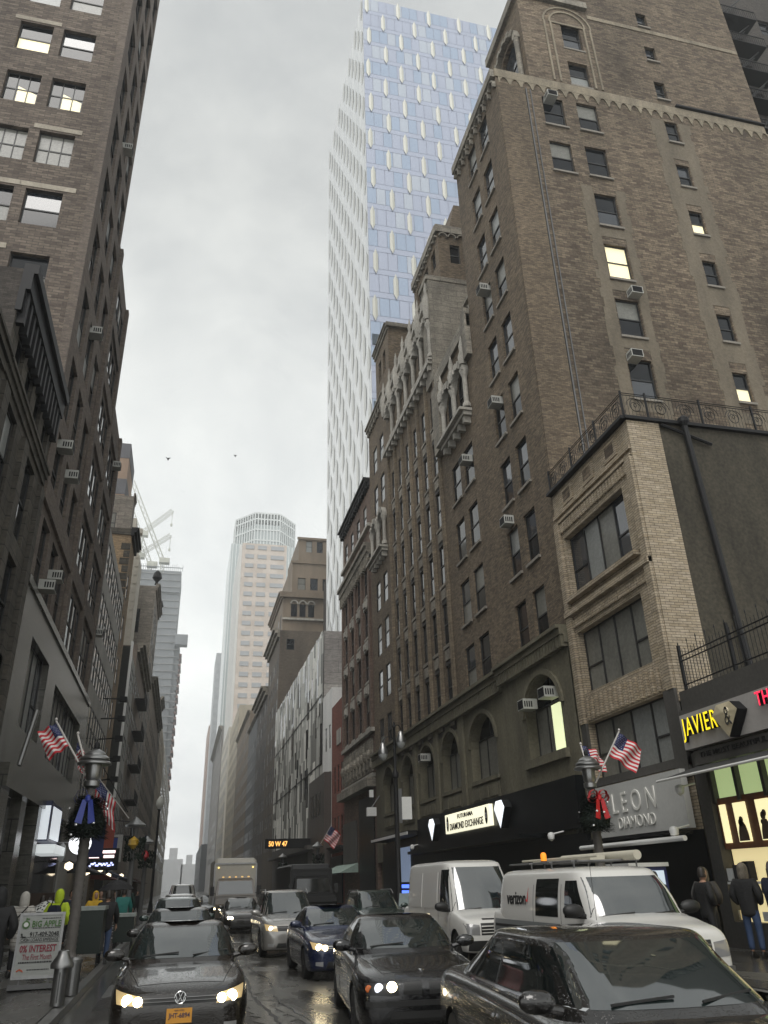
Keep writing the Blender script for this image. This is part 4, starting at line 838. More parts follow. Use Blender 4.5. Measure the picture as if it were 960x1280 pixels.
# granite base
gw = [(31.8, 36.3, 7.6, 11.0), (38.6, 49.0, 7.4, 10.7)]
mb = MB(); wall(mb, 'L', -6.3, 29.2, 52, 5.9, 12.6, gw, .35); fbox(mb, 'L', -6.3, 29.2, 52, -.08, -.002, 12.35, 12.65); mb.add([(XL - .5, 29.2, 0), (-6.3, 29.2, 0), (-6.3, 29.2, 12.6), (XL - .5, 29.2, 12.6)], [(0, 1, 2, 3)])
mb.add([(-6.3, 29.2, 12.6), (-6.3, 52, 12.6), (-6.5, 52, 12.6), (-6.5, 29.2, 12.6)], [(0, 1, 2, 3)]); part(t, 'granite_base', mb, GRANITE)
for h in gw: window(t, 'L', -6.3, h, .35, 'wide', v=2)
# shop front portal
mb = MB(); fbox(mb, 'L', -6.25, 29.2, 52, -.45, .1, 5.15, 5.9); fbox(mb, 'L', -6.25, 36.6, 37.4, -.4, .1, 0, 5.15); fbox(mb, 'L', -6.25, 29.2, 30.6, -.3, .1, 0, 5.15); fbox(mb, 'L', -6.25, 33.2, 34.2, -.3, .1, 0, 5.15); part(t, 'portal', mb, GRANITE)
mb = MB(); fbox(mb, 'L', -6.5, 29.2, 52, 0, .1, 0, 5.2); part(t, 'shop_glazing', mb, PANE[0])
mb = MB(); fbox(mb, 'L', -6.45, 38, 51.5, 0, .06, .5, 1.9); part(t, 'wood_front', mb, mat('brown_shop_wood', (.06, .03, .018), .5, var=.3)); mb = MB(); mb.tube((-5.95, 31.6, 6.1), (-5.75, 32.2, 8.2), .09, n=8); part(t, 'wall_lamp', mb, STEEL)
s = thing('lit_box_sign', 'white lit box sign over the left shop front beside the granite portal', 'sign', (-5.9, 39, 4)); mb = MB(); mb.box(-6.2, -5.55, 38.0, 38.6, 3.9, 5.5, 0); mb.box(-6.18, -5.57, 38.6, 41.2, 3.9, 5.45, 0); part(s, 'casing', mb, mat('navy_casing', (.01, .015, .06), .4))
mb = MB(); mb.box(-6.16, -5.59, 37.95, 37.998, 3.95, 5.3); mb.box(-5.56, -5.53, 38.4, 41.1, 4.0, 5.3); part(s, 'lit_face', mb, glow('white_sign_face', (.8, .85, .9), .5))
mb = MB(); mb.box(-6.2, -5.2, 37.8, 41.2, 3.4, 3.75); part(s, 'light_box', mb, glow('soft_white', (.8, .85, .85), .45))
s = thing('round_sign', 'round white lit projecting sign over the left pavement', 'sign', (-5.2, 42, 3.9)); mb = MB(); mb.rings([[(-4.65 + .5 * math.cos(a), y, 3.98 + .5 * math.sin(a)) for a in [k * math.pi / 12 for k in range(24)]] for y in (41.9, 42.1)]); part(s, 'disc', mb, glow('white_disc', (.95, .97, 1), 1.1)); mb = MB(); mb.tube((-6.3, 42, 4), (-5.1, 42, 4), .04); mb.rings([[(-5.35 + .16 * math.cos(a), y, 3.55 + .42 * math.sin(a)) for a in [k * math.pi / 8 for k in range(16)]] for y in (41.5, 41.6)]); part(s, 'bracket', mb, STEEL)
s = thing('led_screen', 'small red and blue LED screen sign over the left pavement', 'sign', (-4.5, 62, 4)); mb = MB(); mb.box(-6.3, -4.2, 62, 62.3, 3.2, 4.6); part(s, 'casing', mb, BLACK)
LW, LB = glow('led_pinkish', (1, .75, .75), 1.6), glow('led_bluish', (.55, .6, 1), 1.5)
for x0_, x1_, z, m_ in ((-6.15, -5.55, 4.28, LW), (-5.45, -4.45, 4.28, LW), (-6.15, -5.5, 3.98, LW), (-5.2, -4.5, 3.98, LW)): mb = MB(); mb.box(x0_, x1_, 61.94, 61.99, z, z + .18); part(s, 'led_bar', mb, m_)
mb = MB(); rnd = random.Random(14)
for k in range(16): x_ = -6.1 + k * .1; z_ = rnd.uniform(3.4, 3.62); mb.box(x_, x_ + .13, 61.94, 61.99, z_, z_ + .11)
part(s, 'led_scribble', mb, LB)
# further left buildings
WF = mat('pale_window_wall', (.40, .39, .36), .7, var=.2)
t, p = building('pale_framed_building', 'low building with pale framed ribbon windows left of the black side wall', 'L', 49.6, 66, 24.4, WF, [(50.2 + 1.55 * k, 51.5 + 1.55 * k) for k in range(10)], [(6.8 + 3.6 * k, 9.2 + 3.6 * k) for k in range(5)], sill=None)
mb = MB(); mb.tube((-6.2, 54, 6), (-3.4, 62, 6.3), .04, n=6); mb.tube((-6.2, 54, 10.5), (-3.4, 54, 6.3), .03, n=6) ; part(t, 'canopy_frame', mb, BLACK)
for k in range(6):
    mb = MB(); mb.tube((-6.4, 60 + .3 * k, 14.6 - k * 1.4), (-5.0, 60, 14.6 - k * 1.4), .05, n=6); mb.box(-5.2, -4.7, 59.8, 60.3, 14.4 - k * 1.4, 14.75 - k * 1.4); part(t, 'flood_lamp', mb, BLACK)
t, p = building('tan_side_wall_building', 'tan brick building with a plain side wall and dark serrated quoins', 'L', 66, 70.6, 30.6, YELB, [(67, 68.2)], [(10 + 3.7 * k, 12.3 + 3.7 * k) for k in range(5)], fm=YELB)
cornice(t, 'L', XL, 65.8, 70.7, 31, .6, .8, BLACK); mb = MB()
for k in range(28): mb.box(-6.9 - .25 * (k % 2), -6.38, 65.96, 65.999, 10 + k * .7, 10.6 + k * .7)
mb.box(-14, -6.2, 65.9, 66.2, 30.3, 30.9); part(t, 'quoins', mb, BS)
t, p = building('gray_block_building', 'gray stone block building with one side window above the tan side wall', 'L', 71, 73, 36.6, GRAYB, [(71.5, 72.3)], [(20 + 3.7 * k, 22.3 + 3.7 * k) for k in range(4)], fcols=[(-9.8, -8.5)], frows=[(32.5, 34.7)], plane=-7.1)
cornice(t, 'L', -7.1, 70.9, 73, 36.9, .15, .5, GRAYB)
t = thing('striped_brick_tower', 'small tower of tan and gray brick stripes peeking over the left roofs', 'building', (-12, 85, 0)); mb = MB(); mass(mb, -18, -9.6, 85, 92, 0, 49, ()); part(t, 'wall', mb, mat('striped_tan_brick', (.33, .24, .18), .9, var=.2)); mb = MB()
for k in range(4): mb.box(-18.05, -9.56, 84.96, 92.02, 38.0 + k * 4.8 - 4, 40.0 + k * 4.8 - 4)
part(t, 'gray_band', mb, mat('gray_band', (.15, .15, .16), .9)) 
t = thing('cream_rear_block', 'cream blank-sided block with a ragged edge behind the left roofs', 'building', (-10, 100, 0)); mb = MB(); mass(mb, -18, -9.3, 100, 106, 0, 47.5); mass(mb, -18, -8.3, 99.8, 105, 0, 42); part(t, 'wall', mb, PALEF)
mb = MB()
for k in range(22): mb.box(-8.8, -8.5 + .15 * (k % 2), 99.7, 100.7, 20 + k * 1.2, 20.7 + k * 1.2)
part(t, 'quoins', mb, PALEF)
t, p = building('black_side_wall_building', 'building with a tall blackened blank side wall on the left', 'L', 78.7, 88, 23.8, mat('pale_gray_front', (.30, .30, .28), .8, var=.3), [(79.5 + 2 * k, 80.7 + 2 * k) for k in range(4)], [(7 + 3.4 * k, 9.2 + 3.4 * k) for k in range(5)], fm=mat('blackened_wall', (.035, .035, .032), .9, var=.4, vscale=.3))
mb = MB(); mb.box(-6.4, -6.2, 78.66, 79.3, 8, 24.3); part(t, 'white_edge', mb, WHITE); mb = MB()
for k in range(4): mb.tube((-7.6 - k * 1.0, 80, 23.5), (-7.6 - k * 1.0, 80, 25.6), .3, n=8)
part(t, 'chimney', mb, GRAYB)
plain_bld('fire_escape_row', 'brown building with iron balconies left of the street, past the blackened wall', 'L', 88, 110, 26.5, mat('left_mid_stone', (.17, .14, .115), .85, var=.35), pitch=2.8, corn=.8)
for k in range(5):
    q = thing('iron_balcony', 'black iron fire escape balcony on the brown building, level %s from the street' % ['one', 'two', 'three', 'four', 'five'][k], 'fire escape', (XL, 92, 7 + 3.6 * k), group='fire escape balconies on the left'); mb = MB(); mb.box(-6.35, -5.3, 92, 99, 7 + 3.6 * k, 7.1 + 3.6 * k); 
    for i in range(24): mb.box(-5.35, -5.3, 92 + i * .3, 92.05 + i * .3, 7.1 + 3.6 * k, 8.1 + 3.6 * k)
    mb.box(-5.36, -5.29, 92, 99, 8.05 + 3.6 * k, 8.12 + 3.6 * k); part(q, 'railing', mb, BLACK)
t, p = building('urn_topped_building', 'gray stone building topped with dark urns in front of the crane tower', 'L', 110, 124, 41.5, GRAYB, [(111.5 + 3.2 * k, 113 + 3.2 * k) for k in range(4)], [(7 + 3.7 * k, 9.4 + 3.7 * k) for k in range(9)], fcols=[(-9.6, -8.2)], frows=[(34.5, 38)])
cornice(t, 'L', XL, 109.7, 124, 41.8, .6, 1.0, GRAYB); 
for y in (110.2, 123): mb = MB(); mb.lathe([(.3, 41.8), (.2, 42.2), (.7, 42.8), (.5, 43.6), (.1, 44)], (-6.4, y, 0), 8); part(t, 'urn', mb, BLACK)
mb = MB(); mass(mb, -13, -7.2, 104, 109.8, 0, 31); part(t, 'lower_wing', mb, YELB)
plain_bld('mid_left_building', 'tan stone building with small bay windows beyond the urn-topped one', 'L', 124, 168, 31.5, mat('left_tan_stone', (.20, .165, .13), .85, var=.3), pitch=4, corn=.9)
plain_bld('domed_corner_building', 'narrow dark stone building with a small roof turret on the left', 'L', 168, 180, 38, mat('left_dark_stone', (.12, .105, .09), .85, var=.3), pitch=4, corn=.6)
plain_bld('blank_beige_building', 'beige building with a mostly blank wall far down the left side', 'L', 180, 224, 36, mat('left_beige', (.30, .26, .20), .85, var=.2), pitch=7, corn=None)
plain_bld('white_striped_building', 'white striped balcony building at the far end of the left side', 'L', 224, 360, 37, mat('white_stripe_wall', (.5, .5, .48), .8, var=.1), pitch=9, ww=6.5, wh=1.7, fl=3.6)
# tower under construction
CW = mat('construction_wrap', (.17, .18, .19), .8, var=.3, vscale=.05); t = thing('unfinished_tower', 'hazy unfinished tower wrapped in netting under the cranes', 'skyscraper', (-24, 450, 0)); mb = MB(); mass(mb, -42, -12.5, 450, 480, 0, 174); mass(mb, -40, -9.5, 452, 478, 0, 128); part(t, 'core', mb, CW)
mb = MB()
for k in range(40): mb.box(-42.4, -12.1 + (2.6 if k < 30 else 0), 449.4, 449.98, 8 + k * 4.2, 8.5 + k * 4.2)
part(t, 'floor_slab', mb, mat('slab_edge', (.20, .20, .20), .8)); mb = MB(); rnd = random.Random(6)
for k in range(26): x = -42 + k * 1.2; mb.box(x, x + .2, 450, 450.3, 174, 174 + rnd.uniform(2, 5))
mb.box(-42, -12, 450, 450.2, 176, 176.4); part(t, 'edge_post', mb, CW); mb = MB(); mb.box(-12.5, -5.5, 446, 452, 128, 134); mb.box(-30, -13, 448, 450, 160, 161); part(t, 'hoist_platform', mb, CW); mb = MB()
for k in range(40): mb.box(-9.6 - .5 * (k % 3), -8.8 + .6 * (k % 2), 452, 470, 6 + k * 3, 7.2 + k * 3)
part(t, 'formwork', mb, mat('red_formwork', (.22, .13, .11), .8))
YC = mat('crane_paint', (.40, .40, .34), .6, var=.1)
def lattice(mb, a, b, wd, n_):
    a, b = Vector(a), Vector(b); dr = (b - a); up = Vector((0, 1, 0)); sd = dr.normalized().cross(up).normalized() * wd
    for s_ in (-1, 1):
        for v_ in (-1, 1): mb.tube(a + sd * s_ + up * wd * v_, b + sd * s_ + up * wd * v_, .17, n=4)
    for k in range(n_):
        p_, q = a + dr * (k / n_), a + dr * ((k + 1) / n_); mb.tube(p_ - sd + up * wd, q + sd + up * wd, .11, n=4); mb.tube(p_ + sd - up * wd, q - sd - up * wd, .11, n=4)
for nm, base, tip, lb in (('tower_crane', (-24, 450, 180), (-47, 450, 232), 'hazy luffing crane with its jib raised steeply left'), ('tower_crane', (-31, 452, 178), (-46, 452, 214), 'second hazy crane jib leaning left, lower and parallel'), ('tower_crane', (-38, 448, 196), (-21, 448, 213), 'hazy crane with a jib pointing up and right, upper one'), ('tower_crane', (-39, 454, 184), (-21, 454, 199), 'hazy crane with a jib pointing up and right, lower one')):
    q = thing(nm, lb, 'crane', base, group='cranes on the unfinished tower'); mb = MB(); lattice(mb, base, tip, 1.1, 14); part(q, 'jib', mb, YC)
    mb = MB(); lattice(mb, (base[0], base[1], 172), base, 1.0, 4); part(q, 'mast', mb, YC); mb = MB(); mb.box(base[0] - 2, base[0] + 4, base[1] - 2, base[1] + 2, base[2] - 1.5, base[2] + 1.5); part(q, 'cab', mb, YC)
    mb = MB(); mb.tube(tip, (tip[0], tip[1], tip[2] - 9), .15, n=4); mb.box(tip[0] - .6, tip[0] + .6, tip[1] - .5, tip[1] + .5, tip[2] - 10.5, tip[2] - 9); part(q, 'hook', mb, YC)
# faint skyline ending the street, distance haze put into its pale colour
for i, (x, wd, h) in enumerate(((-22, 26, 48), (2, 20, 40), (-60, 30, 30), (26, 24, 34))):
    q = thing('distant_building', ['pale distant tower closing the street, tallest in the gap', 'low distant block right of the tallest one in the gap', 'distant block hidden low behind the left street wall', 'distant block low behind the right street wall'][i], 'building', (x, 720, 0)); mb = MB(); mass(mb, x * .63, (x + wd) * .63, 720, 740, 0, h * .5); mass(mb, (x + wd * .3) * .63, (x + wd * .7) * .63, 722, 738, 0, h * .68); part(q, 'wall', mb, mat('distant_haze_gray', (.55, .57, .58), .8, var=.1))
# ------------------------------------------------------------------ air conditioners
def ac(side, p, u, z, label, w_=.62, h_=.42, wm=None):
    rz = {'R': -math.pi / 2, 'L': math.pi / 2, 'F': 0}[side]
    if 'ac' not in MC:
        mb = MB(); mb.box(-w_ / 2, w_ / 2, -.48, .15, 0, h_); body = mb.mesh('casing', mat('pale_ac_casing', (.40, .40, .37), .6, var=.2)); mb = MB()
        for k in range(5): mb.box(-w_ / 2 + .06, w_ / 2 - .06, -.50, -.481, .06 + k * .07, .095 + k * .07)
        mb.box(-w_ / 2 + .04, w_ / 2 - .04, -.485, -.482, .04, h_ - .04)
        for s_ in (-1, 1):
            for k in range(4): mb.box(s_ * w_ / 2 - .004, s_ * w_ / 2 + .004, -.44 + k * .1, -.38 + k * .1, .08, h_ - .1)
        gr = mb.mesh('grille', BLACK); MC['ac'] = (body, gr)
    o = put('air_conditioner', MC['ac'][0], None, P(side, p, u, 0, z), rz); tag(o, label, 'air conditioner', 'window air conditioners'); put('grille', MC['ac'][1], o)
    return o
for a in (('L', XL, 33.9, 19.0, 'air conditioner on the left tower, lower right of the close pair'), ('L', XL, 31.5, 19.2, 'air conditioner on the left tower, upper left of the close pair'),
          ('L', XL, 33.9, 27.3, 'air conditioner on the left tower beside the cornice tip'), ('L', XL, 48.2, 27.4, 'air conditioner near the far edge of the left tower, below the setback'),
          ('L', -6.3, 32.2, 13.0, 'air conditioner just above the granite base near its peak'), ('L', XL, 34.0, 14.1, 'air conditioner above the granite base, right of the lowest one'),
          ('L', XL, 50.8, 16.6, 'air conditioner where the tower meets the pale framed building'), ('L', XL, 34.0, 40.8, 'highest air conditioner on the left tower, against the sky'),
          ('R', XR, 30.7, 31.0, 'upper air conditioner on the street wall of the brick tower'), ('R', XR, 35.5, 22.9, 'air conditioner under the stone balcony of the gothic building'),
          ('R', XR, 30.7, 16.9, 'dark air conditioner sticking out of the tower low on its street wall'), ('R', XR, 30.7, 23.6, 'air conditioner in a dark tower window above mid height'),
          ('R', 13.85, 28.3, 8.3, 'air conditioner in the big arched window, right of the pair'), ('R', 13.85, 30.4, 8.25, 'air conditioner in the big arched window, left of the pair'),
          ('F', 26.4, 17.2, 41.9, 'air conditioner under the scalloped frieze on the side wall'), ('F', 26.4, 19.95, 31.0 - 3.0, 'air conditioner in the side wall below the lit window'),
          ('F', 26.4, 19.2, 24.0, 'air conditioner in the side wall just above the roof railing'), ('R', 14, 44.1 + 2.3, 8.4, 'air conditioner in an arched window behind the tall lamp')):
    ac(*a)
# ------------------------------------------------------------------ ground
def sheet(name, x0, x1, y0, y1, z, m, nx=1, ny=1):
    mb = MB(); mb.add([(x0, y0, z), (x1, y0, z), (x1, y1, z), (x0, y1, z)], [(0, 1, 2, 3)]); o = mb.build(name, m, None, recalc=False); o['kind'] = 'structure'; return o
def wetmat(name, c0, c1, slab=None, seams=False):
    m = bpy.data.materials.new(name); m.use_nodes = True; t = m.node_tree; n = t.nodes; l = t.links; b = n['Principled BSDF']
    c = n.new('ShaderNodeTexCoord'); z = n.new('ShaderNodeTexNoise'); z.inputs['Scale'].default_value = .9; z.inputs['Detail'].default_value = 6; l.new(c.outputs['Object'], z.inputs['Vector'])
    mpn = n.new('ShaderNodeMapping'); mpn.inputs['Scale'].default_value = (1.4, .45, 1); l.new(c.outputs['Object'], mpn.inputs[0]); l.new(mpn.outputs[0], z.inputs['Vector'])
    r = n.new('ShaderNodeMapRange'); r.inputs[1].default_value = .42; r.inputs[2].default_value = .6; r.inputs[3].default_value = .06; r.inputs[4].default_value = .38; l.new(z.outputs[0], r.inputs[0]); l.new(r.outputs[0], b.inputs['Roughness'])
    g = n.new('ShaderNodeTexNoise'); g.inputs['Scale'].default_value = 60; g.inputs['Detail'].default_value = 3; l.new(c.outputs['Object'], g.inputs['Vector'])
    mxx = n.new('ShaderNodeMix'); mxx.data_type = 'RGBA'; mxx.inputs[6].default_value = (*c0, 1); mxx.inputs[7].default_value = (*c1, 1)
    ad = n.new('ShaderNodeMath'); ad.operation = 'ADD'; l.new(z.outputs[0], ad.inputs[0]); l.new(g.outputs[0], ad.inputs[1]); mr = n.new('ShaderNodeMapRange'); mr.inputs[1].default_value = .7; mr.inputs[2].default_value = 1.3; l.new(ad.outputs[0], mr.inputs[0]); l.new(mr.outputs[0], mxx.inputs[0])
    col = mxx.outputs[2]
    bp = n.new('ShaderNodeBump'); bp.inputs['Strength'].default_value = .28; bp.inputs['Distance'].default_value = .012; l.new(g.outputs[0], bp.inputs['Height'])
    last = bp
    if slab:
        bk = n.new('ShaderNodeTexBrick'); bk.inputs['Scale'].default_value = 1; bk.inputs['Brick Width'].default_value = slab; bk.inputs['Row Height'].default_value = slab; bk.offset = 0; bk.inputs['Mortar Size'].default_value = .012
        l.new(c.outputs['Object'], bk.inputs['Vector']); mm = n.new('ShaderNodeMix'); mm.data_type = 'RGBA'; l.new(bk.outputs['Fac'], mm.inputs[0]); l.new(col, mm.inputs[6]); mm.inputs[7].default_value = (.015, .015, .014, 1); col = mm.outputs[2]
    l.new(col, b.inputs['Base Color']); l.new(last.outputs[0], b.inputs['Normal']); b.inputs['IOR'].default_value = 1.45
    return m
ASPH = wetmat('wet_asphalt', (.04, .039, .036), (.085, .082, .074)); WALK = wetmat('wet_concrete', (.055, .053, .05), (.10, .097, .09), slab=1.5)
sheet('ground', -150, 150, -60, 750, -.02, ASPH)
sheet('road', -1.7, 9.4, -50, 745, 0, ASPH)
GUT = mat('sheen_patched_asphalt', (.15, .145, .13), .22, var=.4, vscale=2)  # patch asphalt, lightened in colour for the sky's sheen on the wet road
CURB = mat('steel_faced_curb', (.16, .16, .155), .3, var=.35, vscale=3)
for nm, x0, x1 in (('left_pavement', -6.6, -1.9), ('right_pavement', 9.6, 14.4)):
    mb = MB(); mb.box(x0, x1, -4, 740, -.01, .15); o = mb.build(nm, WALK); o['kind'] = 'structure'
for nm, x0, x1 in (('left_kerb', -1.9, -1.72), ('right_kerb', 9.42, 9.6)):
    mb = MB(); mb.box(x0, x1, -4, 740, -.01, .125); mb.box(x0 if x0 > 0 else x1 - .03, x0 + .03 if x0 > 0 else x1 + .004, -4, 740, -.008, .132); o = mb.build(nm, CURB); o['kind'] = 'structure'
o = sheet('gutter', -1.71, -1.3, -4, 300, .004, mat('gutter_concrete', (.07, .07, .066), .22, var=.4, vscale=3))
# tar seams and pale patches that also hold painted sky sheen, as thin ribbons
mb = MB(); rnd = random.Random(21); SEAM = mat('tar_seam', (.006, .006, .006), .35, var=.2)
def ribbon(x, y0, y1, amp, wd, z=.006):
    pr = None; y = y0; xx = x
    while y < y1:
        xx = x + amp * math.sin(y * .9 + x) + rnd.uniform(-.03, .03); w_ = wd * rnd.uniform(.5, 1.3); cur = ((xx - w_, y, z), (xx + w_, y, z))
        if pr: mb.add([pr[0], pr[1], cur[1], cur[0]], [(0, 1, 2, 3)])
        pr = cur; y += rnd.uniform(.15, .4)
ribbon(1.62, 4, 60, .06, .035); ribbon(2.05, 8, 40, .1, .02)
for y in (9.5, 13.2, 16.8, 22, 31): 
    pr = None
    for k in range(18):
        x = -1.3 + k * .32; yy = y + .08 * math.sin(k * 1.7) + rnd.uniform(-.04, .04); cur = ((x, yy - .02, .0065), (x, yy + .02, .0065))
        if pr: mb.add([pr[0], pr[1], cur[1], cur[0]], [(0, 1, 2, 3)])
        pr = cur
o = mb.build('road_seam', SEAM, recalc=False); o['kind'] = 'structure'
mb = MB(); rnd = random.Random(77)
ribbon(1.55, 8, 34, .10, .30, .005); o = mb.build('road_sheen_patch', GUT, recalc=False); o['kind'] = 'structure'
mb = MB(); ribbon(2.0, 5, 16, .2, .12, .0052); o = mb.build('road_sheen_patch', GUT, recalc=False); o['kind'] = 'structure'
# ------------------------------------------------------------------ street furniture
def saucer_lamp(x, y, label, bow, flags, wreath):
    t = thing('street_lamp', label, 'street lamp', (x, y, .15), group='saucer topped street lamps')
    WOODP = mat('ribbed_pole', (.11, .10, .09), .6, var=.3, bump=.5, bscale=30)
    mb = MB(); pf = [(.2, 0), (.2, .5), (.13, .6)] + [(r, .7 + k * .055) for k in range(50) for r in ((.115 if k % 2 else .1),)] + [(.09, 3.5), (.09, 3.9)]; mb.lathe(pf, n=14); part_(t, 'pole', mb, WOODP)
    mb = MB(); mb.lathe([(.1, 3.75), (.16, 3.8), (.16, 3.9), (.12, 3.92), (.15, 3.98), (.15, 4.06), (.17, 4.2), (.17, 4.25)], n=18); part_(t, 'collar', mb, STEEL)
    for i, (r, z) in enumerate(((.36, 4.3), (.31, 4.40), (.23, 4.48))):
        mb = MB(); mb.lathe([(r * .3, z + .02), (r * .96, z - .06), (r, z - .05), (r, z - .02), (r * .8, z + .03), (r * .3, z + .09), (.02, z + .11)], n=26); part_(t, 'hat_disc', mb, STEEL)
    mb = MB(); mb.lathe([(.05, 4.58), (.06, 4.66), (.02, 4.74)], n=10); part_(t, 'finial', mb, BLACK)
    wr = thing('wreath', wreath, 'wreath', (x, y, 0)); mb = MB(); rnd = random.Random(int(x * 7 + 90))
    for k in range(4200):
        a = rnd.uniform(0, 6.283); z = rnd.uniform(2.9, 3.72); r = .42 * (1 - (z - 2.9) / 1.15) ** .5 * rnd.uniform(.55, 1.05); c_ = Vector((r * math.cos(a), r * math.sin(a), z)); d_ = Vector((math.cos(a + rnd.uniform(-.6, .6)), math.sin(a + rnd.uniform(-.6, .6)), rnd.uniform(-.5, .4))) * .12; s_ = d_.cross(Vector((0, 0, 1))).normalized() * .02
        mb.add([c_ - s_, c_ + s_, c_ + d_], [(0, 1, 2)])
    o = mb.build('needles', mat('dark_fir_needles', (.008, .018, .011), .8, var=.3), wr, recalc=False); mb = MB(); mb.lathe([(.05, 2.9), (.34, 3.0), (.38, 3.2), (.26, 3.5), (.1, 3.7)], n=12); mb.build('core', MC['dark_fir_needles'], wr)
    for k in range(11):
        a = rnd.uniform(0, 6.283); z = rnd.uniform(2.95, 3.6); mb = MB(); mb.lathe([(.002, -.035), (.03, -.02), (.036, 0), (.03, .02), (.002, .035)], (.38 * math.cos(a), .38 * math.sin(a) - .05, z), 8); mb.build('bauble', mat('silver_bauble', (.8, .8, .8), .15, metal=.8, var=0), wr, True)
    mb = MB(); bm_ = mat(*bow)
    for s_ in (-1, 1):
        for dz in (0, .14):
            rg = []
            for k in range(9):
                a = k / 8 * 2 * math.pi; q = Vector((s_ * (.02 + .13 * (1 - math.cos(a)) * (1 - dz)), -.33 - .05 * math.sin(a), 3.66 + dz * .6 + .11 * math.sin(a))); rg.append([q + Vector((0, -.06, 0)), q + Vector((0, .05, .01))])
            for i in range(8): mb.add([rg[i][0], rg[i][1], rg[i + 1][1], rg[i + 1][0]], [(0, 1, 2, 3)])
        mb.add([(s_ * .01, -.4, 3.64), (s_ * .1, -.42, 3.64), (s_ * .2, -.44, 3.2), (s_ * .06, -.42, 3.16)], [(0, 1, 2, 3)])
    mb.lathe([(.01, 3.58), (.06, 3.62), (.06, 3.7), (.01, 3.74)], (0, -.38, 0), 8); mb.build('bow', bm_, wr)
    for f in flags: flag(*f)
    return t
def part_(root, name, mb, m, smooth=True): return mb.build(name, m, root, smooth)
FR, FW, FB = mat('flag_red', (.45, .02, .03), .8, var=.1), mat('flag_white', (.62, .60, .58), .8, var=.05), mat('flag_blue', (.012, .02, .09), .8, var=.1)
def flag(base, tip, attach, fly, drop, label, droop=0):
    """striped flag hanging from a slanted pole; attach is the fraction of the pole where the hoist starts"""
    t = thing('flag', label, 'flag', base, group='flags on the street lamps'); b, p_ = Vector(base), Vector(tip)
    mb = MB(); mb.tube((0, 0, 0), p_ - b, .022, n=8); mb.lathe([(.01, 0), (.035, .02), (.03, .05), (.01, .07)], p_ - b, 8); part_(t, 'flag_pole', mb, mat('pale_flag_pole', (.45, .43, .4), .4, var=.1))
    o_ = (p_ - b) * attach
    s0 = (p_ - b) * .97; hd = (o_ - s0)                       # hoist runs down the pole from the tip
    fv, dv = Vector(fly), Vector(drop); nu, nv = 26, 26; mb = MB(); G = []
    for i in range(nv + 1):
        row = []
        for j in range(nu + 1):
            a, c_ = j / nu, i / nv; q = s0 + hd * c_ + fv * a + dv * (a * a) * (.5 + .5 * c_); nrm = hd.cross(fv).normalized()
            q += nrm * (.07 * math.sin(a * 11 + c_ * 3.5) + .03 * math.sin(a * 5 - c_ * 7)) * min(1, a * 3); row.append(q)
        G.append(row)
    for i in range(nv):
        for j in range(nu):
            stripe = i // 2; mi = 0 if stripe % 2 == 0 else 1
            if stripe < 7 and j < nu * .4: mi = 2
            mb.add([G[i][j], G[i][j + 1], G[i + 1][j + 1], G[i + 1][j]], [(0, 1, 2, 3)], mi)
    for i in range(1, 13, 2):
        for j in range(1, 10, 1):
            if (i // 2 + j) % 2: continue
            c_ = (G[i][j] + G[i + 1][j + 1]) / 2; e1, e2 = (G[i][j + 1] - G[i][j]) * .25, (G[i + 1][j] - G[i][j]) * .25; n_ = e1.cross(e2).normalized() * .006
            for s_ in (-1, 1): mb.add([c_ - e1 - e2 + n_ * s_, c_ + e1 - e2 + n_ * s_, c_ + e1 + e2 + n_ * s_, c_ - e1 + e2 + n_ * s_], [(0, 1, 2, 3)], 1)
    mb.build('cloth', [FR, FW, FB], t, True, recalc=False)
saucer_lamp(-1.98, 18.6, 'saucer topped street lamp with a blue bow wreath on the left pavement', ('blue_ribbon', (.03, .05, .28), .35), [
    ((-2.05, 18.6, 4.05), (-2.95, 18.9, 5.38), .58, (-.36, -.08, -.20), (0, 0, -.12), 'large striped flag hanging from the pole left of the saucer lamp'),
    ((-2.1, 18.8, 4.2), (-2.5, 19.3, 5.15), .5, (.05, .25, -.35), (0, 0, -.15), 'small crumpled striped flag close behind the left saucer lamp')], 'dark fir wreath with silver baubles and a blue bow on the left lamp')
saucer_lamp(10.05, 19.0, 'saucer topped street lamp with a red bow wreath on the right pavement', ('red_ribbon', (.5, .01, .015), .35), [
    ((10.15, 18.95, 4.0), (11.05, 18.9, 5.35), .55, (.52, -.1, -.36), (.12, 0, -.12), 'striped flag flying right from the long pole on the right lamp'),
    ((10.2, 19.2, 4.1), (10.25, 19.6, 5.1), .45, (.6, .1, -.1), (0, 0, -.1), 'striped flag with visible stars behind the right lamp pole')], 'dark fir wreath with a big red bow on the right lamp')
